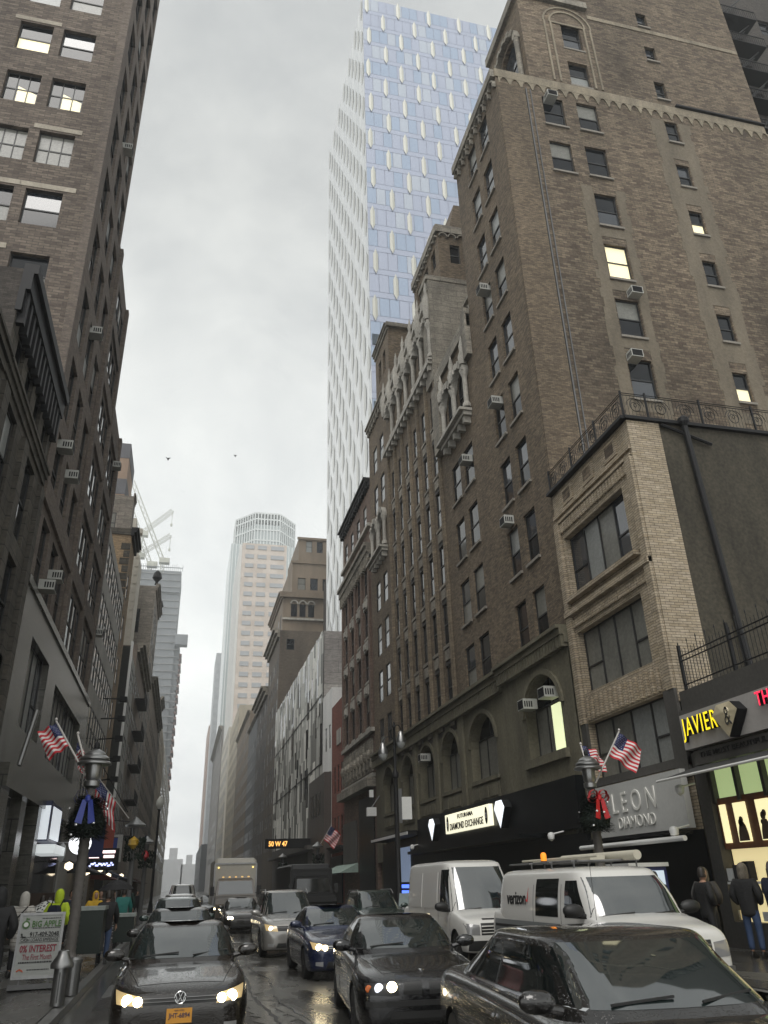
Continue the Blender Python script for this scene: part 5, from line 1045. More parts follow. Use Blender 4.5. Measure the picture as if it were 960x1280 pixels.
def small_lamp(x, y, lb, bowc, h=1.0):
    t = thing('street_lamp', lb, 'street lamp', (x, y, .15), group='saucer topped street lamps'); mb = MB(); mb.lathe([(.2, 0), (.12, .6), (.1, 3.8), (.15, 4.2)], n=8); part_(t, 'pole', mb, DULL); mb = MB(); mb.lathe([(.42, 4.25), (.44, 4.32), (.2, 4.5), (.05, 4.65)], n=14); part_(t, 'hat', mb, STEEL)
    mb = MB(); rnd = random.Random(int(y)); 
    for k in range(260):
        a = rnd.uniform(0, 6.283); z = rnd.uniform(2.9, 3.8); c_ = Vector((.4 * math.cos(a), .4 * math.sin(a), z)) * 1; mb.add([c_, c_ + Vector((rnd.uniform(-.15, .15), rnd.uniform(-.1, .1), .1)), c_ + Vector((.1, rnd.uniform(-.1, .1), -.08))], [(0, 1, 2)])
    w_ = thing('wreath', 'dark wreath on the lamp at ' + lb.split('lamp ')[-1], 'wreath', (x, y, .15)); mb.build('needles', mat('dark_fir_needles', (.012, .03, .016)), w_, recalc=False); mb = MB(); mb.lathe([(.02, 3.3), (.22, 3.5), (.2, 3.7), (.02, 3.85)], (0, -.35, 0), 6); mb.build('bow', bowc, w_)
YB = mat('yellow_ribbon', (.5, .3, .02), .5); small_lamp(-2.0, 38, 'street lamp with a yellow bow wreath further down the left pavement', YB); small_lamp(-2.0, 52, 'street lamp with a red bow wreath, third on the left pavement', mat('red_ribbon', (.5, .01, .015)))
small_lamp(9.9, 62, 'street lamp with a dark wreath beyond the dark box truck', BLACK); small_lamp(9.9, 84, 'street lamp half hidden behind the dark box truck', BLACK)
flag((9.9, 62, 4.3), (10.9, 62, 5.9), .4, (.8, 0, -.5), (0, 0, -.2), 'distant striped flag above the dark box truck'); flag((-2.2, 36, 4.6), (-3.6, 35.5, 6.2), .4, (-.2, 0, -1), (.3, 0, -.2), 'distant striped flag on the left above the yellow bow')
# tall twin teardrop lamp
t = thing('twin_lamp', 'tall black street lamp with two teardrop heads before the arched windows', 'street lamp', (10.3, 39.8, .15)); mb = MB(); mb.lathe([(.25, 0), (.25, .8), (.14, 1.0), (.11, 6.5), (.17, 6.55), (.17, 6.75), (.08, 6.9), (.07, 9.0), (.1, 9.05), (.03, 9.3)], n=12); part_(t, 'pole', mb, BLACK)
for sx, z in ((-.62, 8.15), (.35, 8.75)):
    mb = MB(); 
    for k in range(8): a0, a1 = k * math.pi / 8, (k + 1) * math.pi / 8; c_ = sx / 2; mb.tube((c_ - c_ * math.cos(a0), 0, z + .1 + .3 * math.sin(a0)), (c_ - c_ * math.cos(a1), 0, z + .1 + .3 * math.sin(a1)), .03, n=6)
    part_(t, 'arm', mb, BLACK); mb = MB(); mb.lathe([(.05, .1), (.13, .02), (.16, -.1), (.25, -.3), (.26, -.48)], (sx, 0, z), 14); hd = part_(t, 'lamp_head', mb, STEEL); mb = MB(); mb.lathe([(.25, -.48), (.22, -.62), (.12, -.76), (.02, -.8)], (sx, 0, z), 14); mb.build('globe', mat('clear_lamp_glass', (.35, .36, .36), .1, var=.1), hd, True)
mb = MB(); mb.box(.25, .75, -.15, .2, 4.55, 5.6); part_(t, 'equipment_box', mb, WHITE, False); mb = MB(); mb.box(.1, .28, -.06, .1, 4.4, 6.0); part_(t, 'box_bracket', mb, DULL, False)
t = thing('security_camera_pole', 'white camera box and bracket on the pier between the two shop buildings', 'camera', (13.8, 59.5, 7)); mb = MB(); mb.box(13.0, 13.7, 58.8, 59.2, 6.3, 6.9); mb.box(13.2, 13.5, 58.8, 59.0, 7.6, 8.1); part(t, 'box', mb, WHITE); mb = MB(); mb.tube((13.4, 59, 6.9), (14, 59, 7.7), .05); part(t, 'bracket', mb, DULL)
t = thing('antique_lamp', 'thin ornate black lamp post far down the left kerb', 'street lamp', (-2.1, 75, .15)); mb = MB(); mb.lathe([(.25, 0), (.12, 1), (.09, 8), (.2, 8.1)], n=8); part_(t, 'pole', mb, BLACK); mb = MB(); mb.lathe([(.1, 8.1), (.32, 8.4), (.3, 8.8), (.05, 9.2)], n=10); part_(t, 'globe', mb, mat('pale_globe', (.6, .6, .55), .3))
for x, y, z, lb in ((12.9, 27.8, 3.3, 'white dome security camera on the black fascia near the gray sign'), (13.0, 20.2, 3.0, 'white dome security camera left of the lit display window'), (13.2, 19.9, 4.05, 'small gray security camera under the jewellery awning'), (13.2, 47.6, 3.8, 'white security camera left of the exchange fascia')):
    t = thing('security_camera', lb, 'camera', (x, y, z)); mb = MB(); mb.tube((0, 0, 0), (.5, 0, .1), .03, n=6); part_(t, 'arm', mb, WHITE); mb = MB(); mb.lathe([(.02, -.22), (.11, -.15), (.13, -.02), (.1, .05), (.02, .08)], n=12); part_(t, 'dome', mb, WHITE)
# bollards
for x, y, h, lb, hat in ((-1.86, 16.5, .70, 'short steel bollard with a wide cap nearest the kerb', 1), (-1.8, 18.0, .62, 'plain steel bollard behind the capped one', 0)):
    t = thing('bollard', lb, 'bollard', (x, y, .15)); mb = MB(); mb.lathe([(.12, 0), (.12, h - .1)] + ([] if hat else [(.14, h - .1), (.14, h - .04), (.1, h)]), n=18); part_(t, 'post', mb, STEEL)
    if hat: mb = MB(); mb.lathe([(.19, h - .14), (.195, h - .08), (.1, h + .06), (.09, h + .12), (.07, h + .13)], n=20); part_(t, 'cap', mb, STEEL); mb = MB(); mb.tube((0, -.13, .05), (0, -.13, h - .2), .012, n=5); part_(t, 'seam', mb, DULL)
# advertising board
t = thing('pavement_sign', 'white cash loan advertising board on wheels at the left', 'sign board', (-2.7, 19.4, .15)); tl = R(-9)
SB = MB(); SB.box(-.4, .4, -.03, .03, .22, 1.34); o = part_(t, 'board', SB, mat('grayish_board', (.36, .37, .35), .5, var=.1), False); MBk = MB()
for a in ((-.44, -.39, -.04, .04, .18, 1.38), (.39, .44, -.04, .04, .18, 1.38), (-.4, .4, -.04, .04, 1.33, 1.38), (-.4, .4, -.04, .04, .18, .23)): MBk.box(*a)
part_(t, 'board_frame', MBk, TIN, False); mb = MB(); mb.box(-.45, .42, -.3, .32, 0, .09); part_(t, 'base', mb, DULL, False); mb = MB(); mb.box(-.3, -.26, -.02, .02, .09, .2); mb.box(.26, .3, -.02, .02, .09, .2); part_(t, 'leg', mb, DULL, False)
GRN, RED_, INK2 = mat('sign_green', (.08, .17, .05), .6, var=.1), mat('sign_maroon', (.25, .02, .04), .6, var=.1), mat('sign_black', (.02, .02, .02), .6, var=0)
mb = MB(); mb.lathe([(.01, -.01), (.075, -.01), (.075, .01), (.01, .01)], (-.3, -.036, 1.16), 16, axis='y'); mb.box(-.31, -.29, -.045, -.035, 1.22, 1.29); mb.box(-.29, -.24, -.045, -.035, 1.255, 1.275); part_(t, 'apple_mark', mb, GRN, False); mb = MB(); mb.lathe([(.01, -.006), (.045, -.006), (.045, .006), (.01, .006)], (-.3, -.05, 1.16), 14, axis='y'); part_(t, 'apple_centre', mb, WHITE, False)
for s_, w_, h_, x, z, m_, off in (('BIG APPLE', .56, .12, .1, 1.17, GRN, .02), ('917-409-2048', .56, .085, .08, .98, INK2, .015), ('CASH LOANS EMPENOS', .72, .06, 0, .88, INK2, 0), ('0% INTEREST', .7, .13, 0, .72, RED_, .02), ('The First Month', .56, .1, 0, .57, RED_, 0)):
    o = text(s_, w_, h_, 'F', (0, 0, 0), m_, t, .008, off); o.location = (x, -.038, z)
mb = MB(); rnd = random.Random(2)
for xa, xb, z_, h_ in ((0, .36, 1.262, .014), (-.16, .37, 1.085, .014), (-.34, .3, .46, .028), (-.16, .26, .335, .016)):      # lines too small to read in the photograph
    x_ = xa
    while x_ < xb: w_ = rnd.uniform(.012, .05); mb.box(x_, min(xb, x_ + w_), -.036, -.031, z_, z_ + h_); x_ += w_ + .008
part_(t, 'small_print', mb, INK2, False)
mb = MB(); mb.box(-.38, .38, -.036, -.031, .925, .932); mb.box(-.38, .38, -.036, -.031, .83, .837); part_(t, 'rule_line', mb, INK2, False); mb = MB(); mb.tube((-.36, -.04, 1.0), (-.34, -.04, .94), .015, n=6); mb.tube((-.34, -.04, .94), (-.27, -.04, .93), .015, n=6); part_(t, 'phone_mark', mb, INK2, False)
mb = MB(); mb.rings([[(-.36, y, .33), (-.3, y, .37), (-.24, y, .34), (-.22, y, .3), (-.3, y, .335), (-.34, y, .31)] for y in (-.037, -.031)]); part_(t, 'arrow_mark', mb, mat('sign_orange', (.5, .1, .04), .6), False)
t.rotation_euler = (R(-5), 0, R(4))
# dark cabinets on legs
for x, y, w_, d_, h, lb in ((-2.2, 24, .72, 1.1, 1.35, 'dark green vending cabinet on legs with a pale lid, beside the lamp'), (-1.55, 28.6, .6, .9, 1.05, 'second dark cabinet on legs behind the walking man')):
    t = thing('street_cabinet', lb, 'cabinet', (x, y, .15)); mb = MB(); mb.box(-w_ / 2, w_ / 2, 0, d_, .3, h - .05); part_(t, 'box', mb, mat('dark_green_cabinet', (.012, .02, .016), .4, var=.2), False); mb = MB(); mb.box(-w_ / 2 - .03, w_ / 2 + .03, -.03, d_ + .03, h - .05, h + .04); part_(t, 'lid', mb, mat('pale_green_lid', (.28, .31, .29), .4), False)
    for a, b in ((-1, 0), (1, 0), (-1, 1), (1, 1)): mb = MB(); mb.box(a * w_ * .42 - .02, a * w_ * .42 + .02, b * d_ * .9, b * d_ * .9 + .04, 0, .3); part_(t, 'leg', mb, BLACK, False)
# traffic barrel-like barrier between the vans
t = thing('striped_barrier', 'small red and white striped barrier between the two white vans', 'barrier', (9.0, 20.3, .15)); mb = MB()
for k in range(5): mb.box(-.3 + k * .12, -.18 + k * .12, -.02, .02, .5, .95, k % 2)
part_(t, 'board', mb, [WHITE, mat('barrier_red', (.4, .03, .02), .5)], False); mb = MB(); mb.tube((-.25, 0, 0), (-.25, 0, .5), .02); mb.tube((.25, 0, 0), (.25, 0, .5), .02); part_(t, 'leg', mb, WHITE)
# two birds
for x, y, z, lb in ((-3.64, 60, 35, 'small dark bird in the sky, left one'), (2.62, 80, 47.24, 'small dark bird in the sky, right one')):
    mb = MB(); mb.rings([[(x + a * r, y + yy, z + c * r) for a, c in ((1, 0), (0, 1), (-1, 0), (0, -1))] for yy, r in ((-.2, .01), (-.1, .07), (.1, .06), (.25, .02))]); 
    for s_ in (-1, 1): mb.add([(x, y - .08, z), (x + s_ * .1, y, z + .16), (x + s_ * .22, y + .12, z + .22), (x, y + .1, z)], [(0, 1, 2, 3)])
    o = mb.build('bird', BLACK); tag(o, lb, 'bird')
# suspended shop clutter on the left pavement: awning and warm lamps
for k, (y, z) in enumerate(((46, 3.1), (55, 3.0), (64, 3.3), (72, 3.0), (88, 3.2), (104, 3.1))):
    o = thing('shop_lamp', ['nearest', 'second', 'third', 'fourth', 'fifth', 'farthest'][k] + ' warm glowing shop lamp in the row along the left shop fronts', 'lamp', (-5.5, y, z), group='warm shop lamps on the left'); mb = MB(); mb.lathe([(.02, -.2), (.2, -.1), (.2, .1), (.02, .2)], n=10); part_(o, 'globe', mb, glow('warm_lamp', (1, .85, .6), 2.0)); mb = MB(); mb.tube((-.9, 0, .25), (0, 0, .2), .02, n=4); part_(o, 'arm', mb, BLACK)
for k, (y, w_, h, c_) in enumerate(((53, 8, 3.6, (.02, .02, .025)), (67, 8, 3.4, (.10, .02, .02)), (80, 10, 3.6, (.03, .04, .08)), (97, 14, 3.5, (.02, .02, .02)), (125, 20, 3.5, (.05, .02, .015)))):
    o = thing('shop_awning', ['black', 'dark red', 'dark blue', 'long black', 'brown'][k] + ' shop awning over the left pavement', 'awning', (XL, y, h)); mb = MB(); mb.add([(0, 0, 0), (0, w_, 0), (1.6, w_, -.7), (1.6, 0, -.7), (0, 0, -.7), (0, w_, -.7)], [(0, 1, 2, 3), (0, 3, 4), (1, 5, 2)]); part_(o, 'canvas', mb, mat('awning_%d' % k, c_, .8), False)
# banners along the left
for k, (y, z, c_) in enumerate(((70, 4.6, (.03, .06, .3)), (58, 5.0, (.02, .03, .12)), (66, 5.4, (.35, .08, .05)), (76, 5.2, (.5, .5, .48)))):
    o = thing('banner', ['bright blue', 'navy', 'orange red', 'white'][k] + ' vertical banner hanging over the left pavement', 'banner', (-5.4, y, z)); mb = MB(); mb.box(-.45, .45, -.02, .02, -1.1, 1.1); part_(o, 'cloth', mb, mat('banner_%d' % k, c_, .7), False); mb = MB(); mb.tube((-1, 0, 1.12), (.45, 0, 1.12), .03); part_(o, 'rod', mb, BLACK)
# ------------------------------------------------------------------ vehicles.  local frame: front towards -y, wheels on z = 0
GLASS = mat('car_glass', (.012, .018, .018), .04, var=.0, spec=.9, ior=1.95)
GLS = mat('side_glass', (.006, .008, .008), .05, var=.0, spec=.8, ior=1.7)
TYRE = mat('tyre_rubber', (.012, .012, .012), .8, var=.2); RIM = mat('alloy_rim', (.32, .32, .33), .3, metal=.8, var=.1)
TRIM = mat('black_trim', (.012, .012, .012), .5, var=.1); SHUT = mat('panel_gap', (.003, .003, .003), .8, var=0)
LENS = mat('headlamp_lens', (.22, .22, .22), .08, var=0, coat=1); AMB = mat('amber_lens', (.5, .12, .02), .2, var=0, coat=.6)
HL = glow('headlight_on', (1, .83, .5), 22); HLs = glow('headlight_dim', (1, .9, .7), 3.5); HLw = glow('headlight_white', (.85, .9, 1), .9)
def paint(name, c, rough=.22, metal=.3, coat=1.): return mat(name, c, rough, metal=metal, var=.0, kind='drops', coat=coat)
def cr(pts, n):
    out = []
    for i in range(len(pts) - 1):
        p0, p1, p2, p3 = pts[max(i - 1, 0)], pts[i], pts[i + 1], pts[min(i + 2, len(pts) - 1)]
        for k in range(n):
            t = k / n; out.append([.5 * (2 * b + (c - a) * t + (2 * a - 5 * b + 4 * c - d_) * t * t + (3 * b - a - 3 * c + d_) * t ** 3) for a, b, c, d_ in zip(p0, p1, p2, p3)])
    out.append(list(pts[-1])); return out
def body_mesh(st, m, wheels, wr, crease=.12, flare=True):
    """st: (y, half width, z bottom, z shoulder, z top at centre)"""
    st = cr(st, 5); rg = []
    for y, hw, zb, zs, zt in st:
        h = zs - zb
        half = [(0, zb), (hw * .6, zb), (hw * .9, zb + .015), (hw * .965, zb + h * .1), (hw * .99, zb + h * .3), (hw, zb + h * .55), (hw * .988, zb + h * .78), (hw * .955, zs - h * .06), (hw * .90, zs), (hw * .82, zs + (zt - zs) * .45), (hw * .55, zs + (zt - zs) * .85), (hw * .25, zt), (0, zt)]
        half = [tuple(p) for p in cr([list(p) for p in half], 2)]
        rg.append([(x, y, z) for x, z in half] + [(-x, y, z) for x, z in half[-2:0:-1]])
    mb = MB(); mb.rings(rg); me = mb.mesh('body', [m, TRIM])
    cut = MB()
    for wy in wheels:
        for s_ in (-1, 1):
            x0 = s_ * (max(p[1] for p in st) - .26); x1 = s_ * 1.6; cut.lathe([(wr * 1.12, min(x0, x1)), (wr * 1.12, max(x0, x1))], (0, wy, wr), 32, 0, 'x')
    cm = cut.mesh('cut', [TRIM]); co = bpy.data.objects.new('tmpcut', cm); COL.objects.link(co)
    def f(o):
        b = o.modifiers.new('b', 'BOOLEAN'); b.object = co; b.solver = 'EXACT'; b.operation = 'DIFFERENCE'
        try: b.material_mode = 'TRANSFER'
        except Exception: pass
    r = evaluated(me, f); bpy.data.objects.remove(co); sm(r, 38); return r
def cabin_mesh(rgs, m, n=56, ex=5.5):
    """rgs: (z, half width, y front, y rear); superellipse rings, bowed at the windscreen"""
    rgs = cr(rgs, 4); out = []
    for z, w_, a, b in rgs:
        ring = []
        for k in range(n):
            t = 2 * math.pi * k / n; c, s = math.cos(t), math.sin(t)
            x = w_ * math.copysign(abs(c) ** (2 / ex), c); yy = (a + b) / 2 + (b - a) / 2 * math.copysign(abs(s) ** (2 / ex), s)
            if s < 0: yy += .10 * (x / max(w_, .01)) ** 2 * abs(s)
            ring.append((x, yy, z))
        out.append(ring)
    mb = MB(); mb.rings(out); me = mb.mesh('cabin', [m]); sm(me, 60); return me
def bvh(*mes):
    v, f = [], []
    for me in mes:
        o = len(v); v += [x.co.copy() for x in me.vertices]; f += [tuple(o + i for i in p.vertices) for p in me.polygons]
    return BVHTree.FromPolygons(v, f)
def decal(bv, quad, d, off=.006, th=.02, nu=10, nv=6, mi=0, mb=None):
    """quad: four corners in the plane seen along d ('y' front, 'Y' rear, 'x' right side from +x, 'X' from -x, 'z' top); returns a thin slab hugging the surface"""
    D = {'y': Vector((0, 1, 0)), 'Y': Vector((0, -1, 0)), 'x': Vector((-1, 0, 0)), 'X': Vector((1, 0, 0)), 'z': Vector((0, 0, -1))}[d]
    mb = mb or MB(); out, inn = [], []
    def at(a, b):
        if d in 'yY': return Vector((a, -6 * D.y, b))
        if d in 'xX': return Vector((-4 * D.x, a, b))
        return Vector((a, b, 5))
    miss = None; G = []
    for i in range(nv + 1):
        for j in range(nu + 1):
            u, v = j / nu, i / nv
            a = (quad[0][0] * (1 - u) + quad[1][0] * u) * (1 - v) + (quad[3][0] * (1 - u) + quad[2][0] * u) * v
            b = (quad[0][1] * (1 - u) + quad[1][1] * u) * (1 - v) + (quad[3][1] * (1 - u) + quad[2][1] * u) * v
            h = bv.ray_cast(at(a, b), D)
            G.append((h[0], h[1]) if h[0] is not None else None)
    good = [g for g in G if g]
    if not good: return mb
    for k, g in enumerate(G):
        if g is None:
            j = k
            G[k] = min(((abs(q - k), G[q]) for q in range(len(G)) if G[q] is not None), key=lambda t: t[0])[1]
    n_ = len(G); vs = []
    for p, nn in G:
        if nn.dot(D) > 0: nn = -nn
        vs.append(p + nn * off)
    for p, nn in G:
        if nn.dot(D) > 0: nn = -nn
        vs.append(p - nn * th)
    fs = []; W = nu + 1
    for i in range(nv):
        for j in range(nu):
            a = i * W + j; fs.append((a, a + 1, a + W + 1, a + W)); fs.append((n_ + a, n_ + a + W, n_ + a + W + 1, n_ + a + 1))
    for j in range(nu): fs += [(j, n_ + j, n_ + j + 1, j + 1), (nv * W + j, nv * W + j + 1, n_ + nv * W + j + 1, n_ + nv * W + j)]
    for i in range(nv): fs += [(i * W, (i + 1) * W, n_ + (i + 1) * W, n_ + i * W), (i * W + nu, n_ + i * W + nu, n_ + (i + 1) * W + nu, (i + 1) * W + nu)]
    mb.add(vs, fs, mi); return mb
def mir(q): return [(-a, b) for a, b in q]
def wheel(root, x, y, r, wd=.22, five=True):
    s_ = 1 if x > 0 else -1
    k = ('wheel', r, s_)
    if k not in WP:
        mb = MB(); mb.lathe([(r * .62, -wd / 2), (r * .9, -wd / 2), (r, -wd * .32), (r, wd * .32), (r * .9, wd / 2), (r * .62, wd / 2)], n=32, axis='x'); ty = mb.mesh('wheel', TYRE, True); mb = MB()
        mb.lathe([(r * .64, -wd * .3), (r * .66, s_ * wd * .46), (r * .6, s_ * wd * .5), (r * .56, s_ * wd * .3), (r * .5, s_ * wd * .12)], n=32, axis='x')
        for q in range(7):
            a = q * 2 * math.pi / 7; mb.tube((s_ * wd * .36, 0, 0), (s_ * wd * .42, r * .6 * math.cos(a), r * .6 * math.sin(a)), r * .085, r * .06, n=5)
        mb.lathe([(r * .16, s_ * wd * .3), (r * .15, s_ * wd * .5)], n=12, axis='x'); WP[k] = (ty, mb.mesh('rim', RIM, True))
    o = put('wheel', WP[k][0], root, (x, y, r)); put('rim', WP[k][1], o); return o
def mirror_(root, x, y, z, m, sc=1.):
    s_ = 1 if x > 0 else -1; mb = MB(); rg = []
    for k, (f, w_, h_) in enumerate(((0, .04, .05), (.03, .09, .085), (.09, .125, .10), (.15, .12, .095), (.2, .09, .07), (.22, .04, .03))):
        pass
    for t_, a, b in ((-.02, .3, .3), (.02, .75, .8), (.08, .95, 1.), (.15, 1., 1.), (.21, .85, .85), (.25, .5, .5), (.262, .15, .15)):
        rg.append([(s_ * t_ * sc, .075 * a * math.cos(q) * sc, .082 * b * math.sin(q) * sc + .02 * t_) for q in [k * math.pi / 8 for k in range(16)]])
    mb.rings(rg); mb.tube((-.08 * s_ * sc, .02, -.07 * sc), (.05 * s_ * sc, 0, -.04 * sc), .03 * sc, n=8)
    o = mb.build('wing_mirror', m, root, True, (x, y, z)); g = MB(); g.rings([[(s_ * (.13 + .1 * math.cos(q)) * sc, yy * sc, .062 * math.sin(q) * sc) for q in [k * math.pi / 8 for k in range(16)]] for yy in (.068, .084)]); g.build('mirror_glass', CHROME, o); return o
def cyl_disc(mb, c, r, d=.03, n=16, mi=0): mb.lathe([(r * .2, c[1] - d), (r * .8, c[1] - d * .8), (r, c[1]), (r, c[1] + d)], (c[0], 0, c[2]), n, mi, 'y')
LENS_ON = mat('lit_headlamp_lens', (.3, .25, .15), .1, var=0, coat=1, emit=(1, .66, .25), estr=.3)
def sedan(name, label, loc, rz, pc, L=4.65, W=1.8, H=1.44, style='a', lights=('L', 'R'), plate=None, near=True, rake=0., group=None, wr=.32, emblem=None, parts_off=(), roofdark=None, cat='car', rails=False, hood=.0, hlm=None, chrome=False, cab=1.33, topf=.66, fast=.8):
    root = thing(name, label, cat, (0, 0, 0), 0, group); hw = W / 2; F = -L / 2; hlm = hlm or HL; dz = hood
    st = [(F, hw * .62, .30, .55, .62), (F + .03, hw * .74, .24, .62, .70 + dz * .5), (F + .12, hw * .88, .19, .68 + dz * .6, .76 + dz * .8), (F + .35, hw * .965, .17, .76 + dz, .83 + dz), (F + .8, hw, .17, .84 + dz, .90 + dz), (F + 1.3, hw, .18, .89 + dz * .9, .96 + dz), (F + 2.1, hw, .18, .93 + dz * .6, .99 + dz * .6), (F + 3.1, hw, .18, .96 + dz * .5, 1.0 + dz * .5), (L / 2 - 1.0, hw, .18, .98 + dz * .4, 1.03 + dz * .4), (L / 2 - .4, hw * .97, .2, .97 + dz * .3, 1.04 + dz * .3), (L / 2 - .1, hw * .88, .26, .9, .98), (L / 2, hw * .72, .34, .78, .84)]
    wy = (F + .88, L / 2 - .98)
    bme = body_mesh(st, pc, wy, wr); put('body', bme, root)
    c0, rear = F + cab, L / 2 - .62
    if style == 'suv': rear = L / 2 - .12
    z0 = .80 + dz * .6; zb = .98 + dz * .6
    rr = rear - (fast if style != 'suv' else .22)
    rg = [(z0, hw * .93, c0 - .22, rear + .18), (zb, hw * .90, c0, rear), (zb + (H - zb) * .5, hw * .80, c0 + .42, rear - (rear - rr) * .55), (H - .09, hw * (topf + .04), c0 + .76, rr - .04), (H - .035, hw * (topf - .02), c0 + .9, rr - .15), (H - .01, hw * .5, c0 + 1.04, rr - .55), (H, hw * .25, c0 + 1.15, rr - 1.0)]
    cme = cabin_mesh(rg, pc); put('roof', cme, root)
    cb = bvh(cme); bb = bvh(bme)
    # windscreen
    wt = hw * topf; wb_ = hw * .86
    ws = decal(cb, [(-wb_, zb + .03), (wb_, zb + .03), (wt, H - .085), (-wt, H - .085)], 'y', .004, .015, 16, 8); w_o = ws.build('windscreen', GLASS, root, True)
    mb = MB()
    for x in (-.55, .15):
        a = cb.ray_cast(Vector((x, -5, zb + .05)), Vector((0, 1, 0)))[0]; b = cb.ray_cast(Vector((x + .5, -5, zb + .085)), Vector((0, 1, 0)))[0]
        if a and b: mb.tube(a + Vector((0, -.02, .01)), b + Vector((0, -.02, .012)), .011, n=5)
    if mb.v: mb.build('wiper', TRIM, root)
    mb = decal(cb, [(-.10, zb + .20), (-.02, zb + .20), (-.02, zb + .26), (-.10, zb + .26)], 'y', .006, .0, 2, 2)
    # side windows
    zt = H - .115; y_a, y_b = c0 + .28, c0 + .30
    mid = (c0 + rear) / 2 + .05
    for s_, dd in ((1, 'x'), (-1, 'X')):
        fr = [(c0 + .30, zb + .045), (mid - .05, zb + .045), (mid - .02, zt), (c0 + .86, zt)]
        o = decal(cb, fr, dd, .004, .012, 8, 5).build('side_window', GLS, root, True)
        rq = [(mid + .03, zb + .045), (rear - .48 if style != 'suv' else rear - .75, zb + .055), (rr - .32 if style != 'suv' else rear - .8, zt), (mid + .05, zt)]
        decal(cb, rq, dd, .004, .012, 8, 5).build('side_window', GLS, root, True)
        rq = [(rq[1][0] + .05, zb + .06), (rear - .22 if style != 'suv' else rear - .22, zb + .1 if style != 'suv' else zb + .06), (rq[2][0] + .1 if style != 'suv' else rear - .36, zt - .04), (rq[2][0] + .05, zt)]
        decal(cb, rq, dd, .004, .012, 5, 4).build('quarter_window', GLS, root, True)
        if near:
            mb = MB()
            for y in (c0 + .12, mid, rear - .45): decal(bb, [(y, .3), (y + .009, .3), (y + .009, zb - .03), (y, zb - .03)], dd, .002, .002, 1, 10, mb=mb)
            decal(bb, [(c0 + .12, .3), (rear - .45, .3), (rear - .45, .31), (c0 + .12, .31)], dd, .002, .002, 12, 1, mb=mb); mb.build('door_gap', SHUT, root)
            for y in (mid - .22, rear - .62): decal(bb, [(y, zb - .19), (y + .2, zb - .185), (y + .2, zb - .155), (y, zb - .16)], dd, .03, -.008, 6, 2).build('door_handle', pc if not chrome else CHROME, root, True)
            mb = decal(cb, [(c0 + .2, zb + .018), (rear - .3, zb + .018), (rear - .3, zb + .036), (c0 + .2, zb + .036)], dd, .008, .004, 16, 1); mb.build('window_trim', CHROME if chrome else TRIM, root)
        mirror_(root, s_ * (hw * .93), c0 + .32, zb + .08, pc)
        for y in wy: wheel(root, s_ * (hw - .13), y, wr)
    rw_ = decal(cb, [(-wt, zb + .08), (wt, zb + .08), (wt * .9, H - .12), (-wt * .9, H - .12)], 'Y', .004, .01, 8, 5).build('rear_window', GLS, root, True)
    hx = hw * .86
    for s_ in (-1, 1):
        q = [(s_ * (hw * .50), .585 + dz * .6), (s_ * hx, .62 + dz * .6), (s_ * (hw * .90), .755 + dz * .8), (s_ * hw * .55, .69 + dz * .8)]
        if style in ('b',): q = [(s_ * hw * .40, .56), (s_ * hx, .57), (s_ * hw * .88, .70), (s_ * hw * .40, .69)]
        on = ('L' in lights and s_ < 0) or ('R' in lights and s_ > 0)
        h = decal(bb, q, 'y', .006, .03, 10, 6).build('headlight', LENS_ON if on and near and style != 'b' else (TRIM if style == 'b' else LENS), root, True); cx = s_ * hw * (.72 if style != 'b' else .5); hit = bb.ray_cast(Vector((cx, -5, .655 + dz * .7)), Vector((0, 1, 0)))[0]
        if hit:
            mb = MB(); cyl_disc(mb, (cx, hit.y - .012, hit.z), .066, .014)
            if style == 'a': cyl_disc(mb, (cx - s_ * .13, hit.y - .055, hit.z - .014), .055, .014)
            mb.build('bulb', hlm if on else LENS, h, True)
            if style == 'b':
                mb = MB(); h2 = bb.ray_cast(Vector((cx + s_ * .17, -5, .65)), Vector((0, 1, 0)))[0]; cyl_disc(mb, (cx + s_ * .17, h2.y - .012, .645), .06, .014); mb.build('bulb', HLw, h, True); mb = MB(); h3 = bb.ray_cast(Vector((cx + s_ * .30, -5, .64)), Vector((0, 1, 0)))[0]; cyl_disc(mb, (cx + s_ * .30, h3.y - .01, .64), .045, .012); mb.build('indicator', AMB, h, True)
    if style == 'b':
        for s_ in (-1, 1): g = decal(bb, [(s_ * .05, .56), (s_ * .30, .57), (s_ * .28, .70), (s_ * .05, .71)], 'y', .004, .02, 6, 6).build('grille', TRIM, root)
        decal(bb, [(-hw * .86, .44), (hw * .86, .44), (hw * .86, .50), (-hw * .86, .50)], 'y', .025, .01, 20, 2).build('bumper_strip', TRIM, root)
    else:
        g = decal(bb, [(-hw * .50, .60 + dz * .6), (hw * .50, .60 + dz * .6), (hw * .54, .70 + dz * .8), (-hw * .54, .70 + dz * .8)], 'y', .003, .02, 12, 4).build('grille', TRIM, root)
        mb = MB()
        for k in range(2): decal(bb, [(-hw * .5, .628 + k * .035 + dz * .7), (hw * .5, .628 + k * .035 + dz * .7), (hw * .5, .636 + k * .035 + dz * .7), (-hw * .5, .636 + k * .035 + dz * .7)], 'y', .012, .0, 14, 1, mb=mb)
        mb.build('bar', CHROME if chrome else DULL, g)
    mb = decal(bb, [(-hw * .55, .26), (hw * .55, .26), (hw * .5, .38), (-hw * .5, .38)], 'y', .004, .02, 12, 3); mb.build('air_intake', TRIM, root)
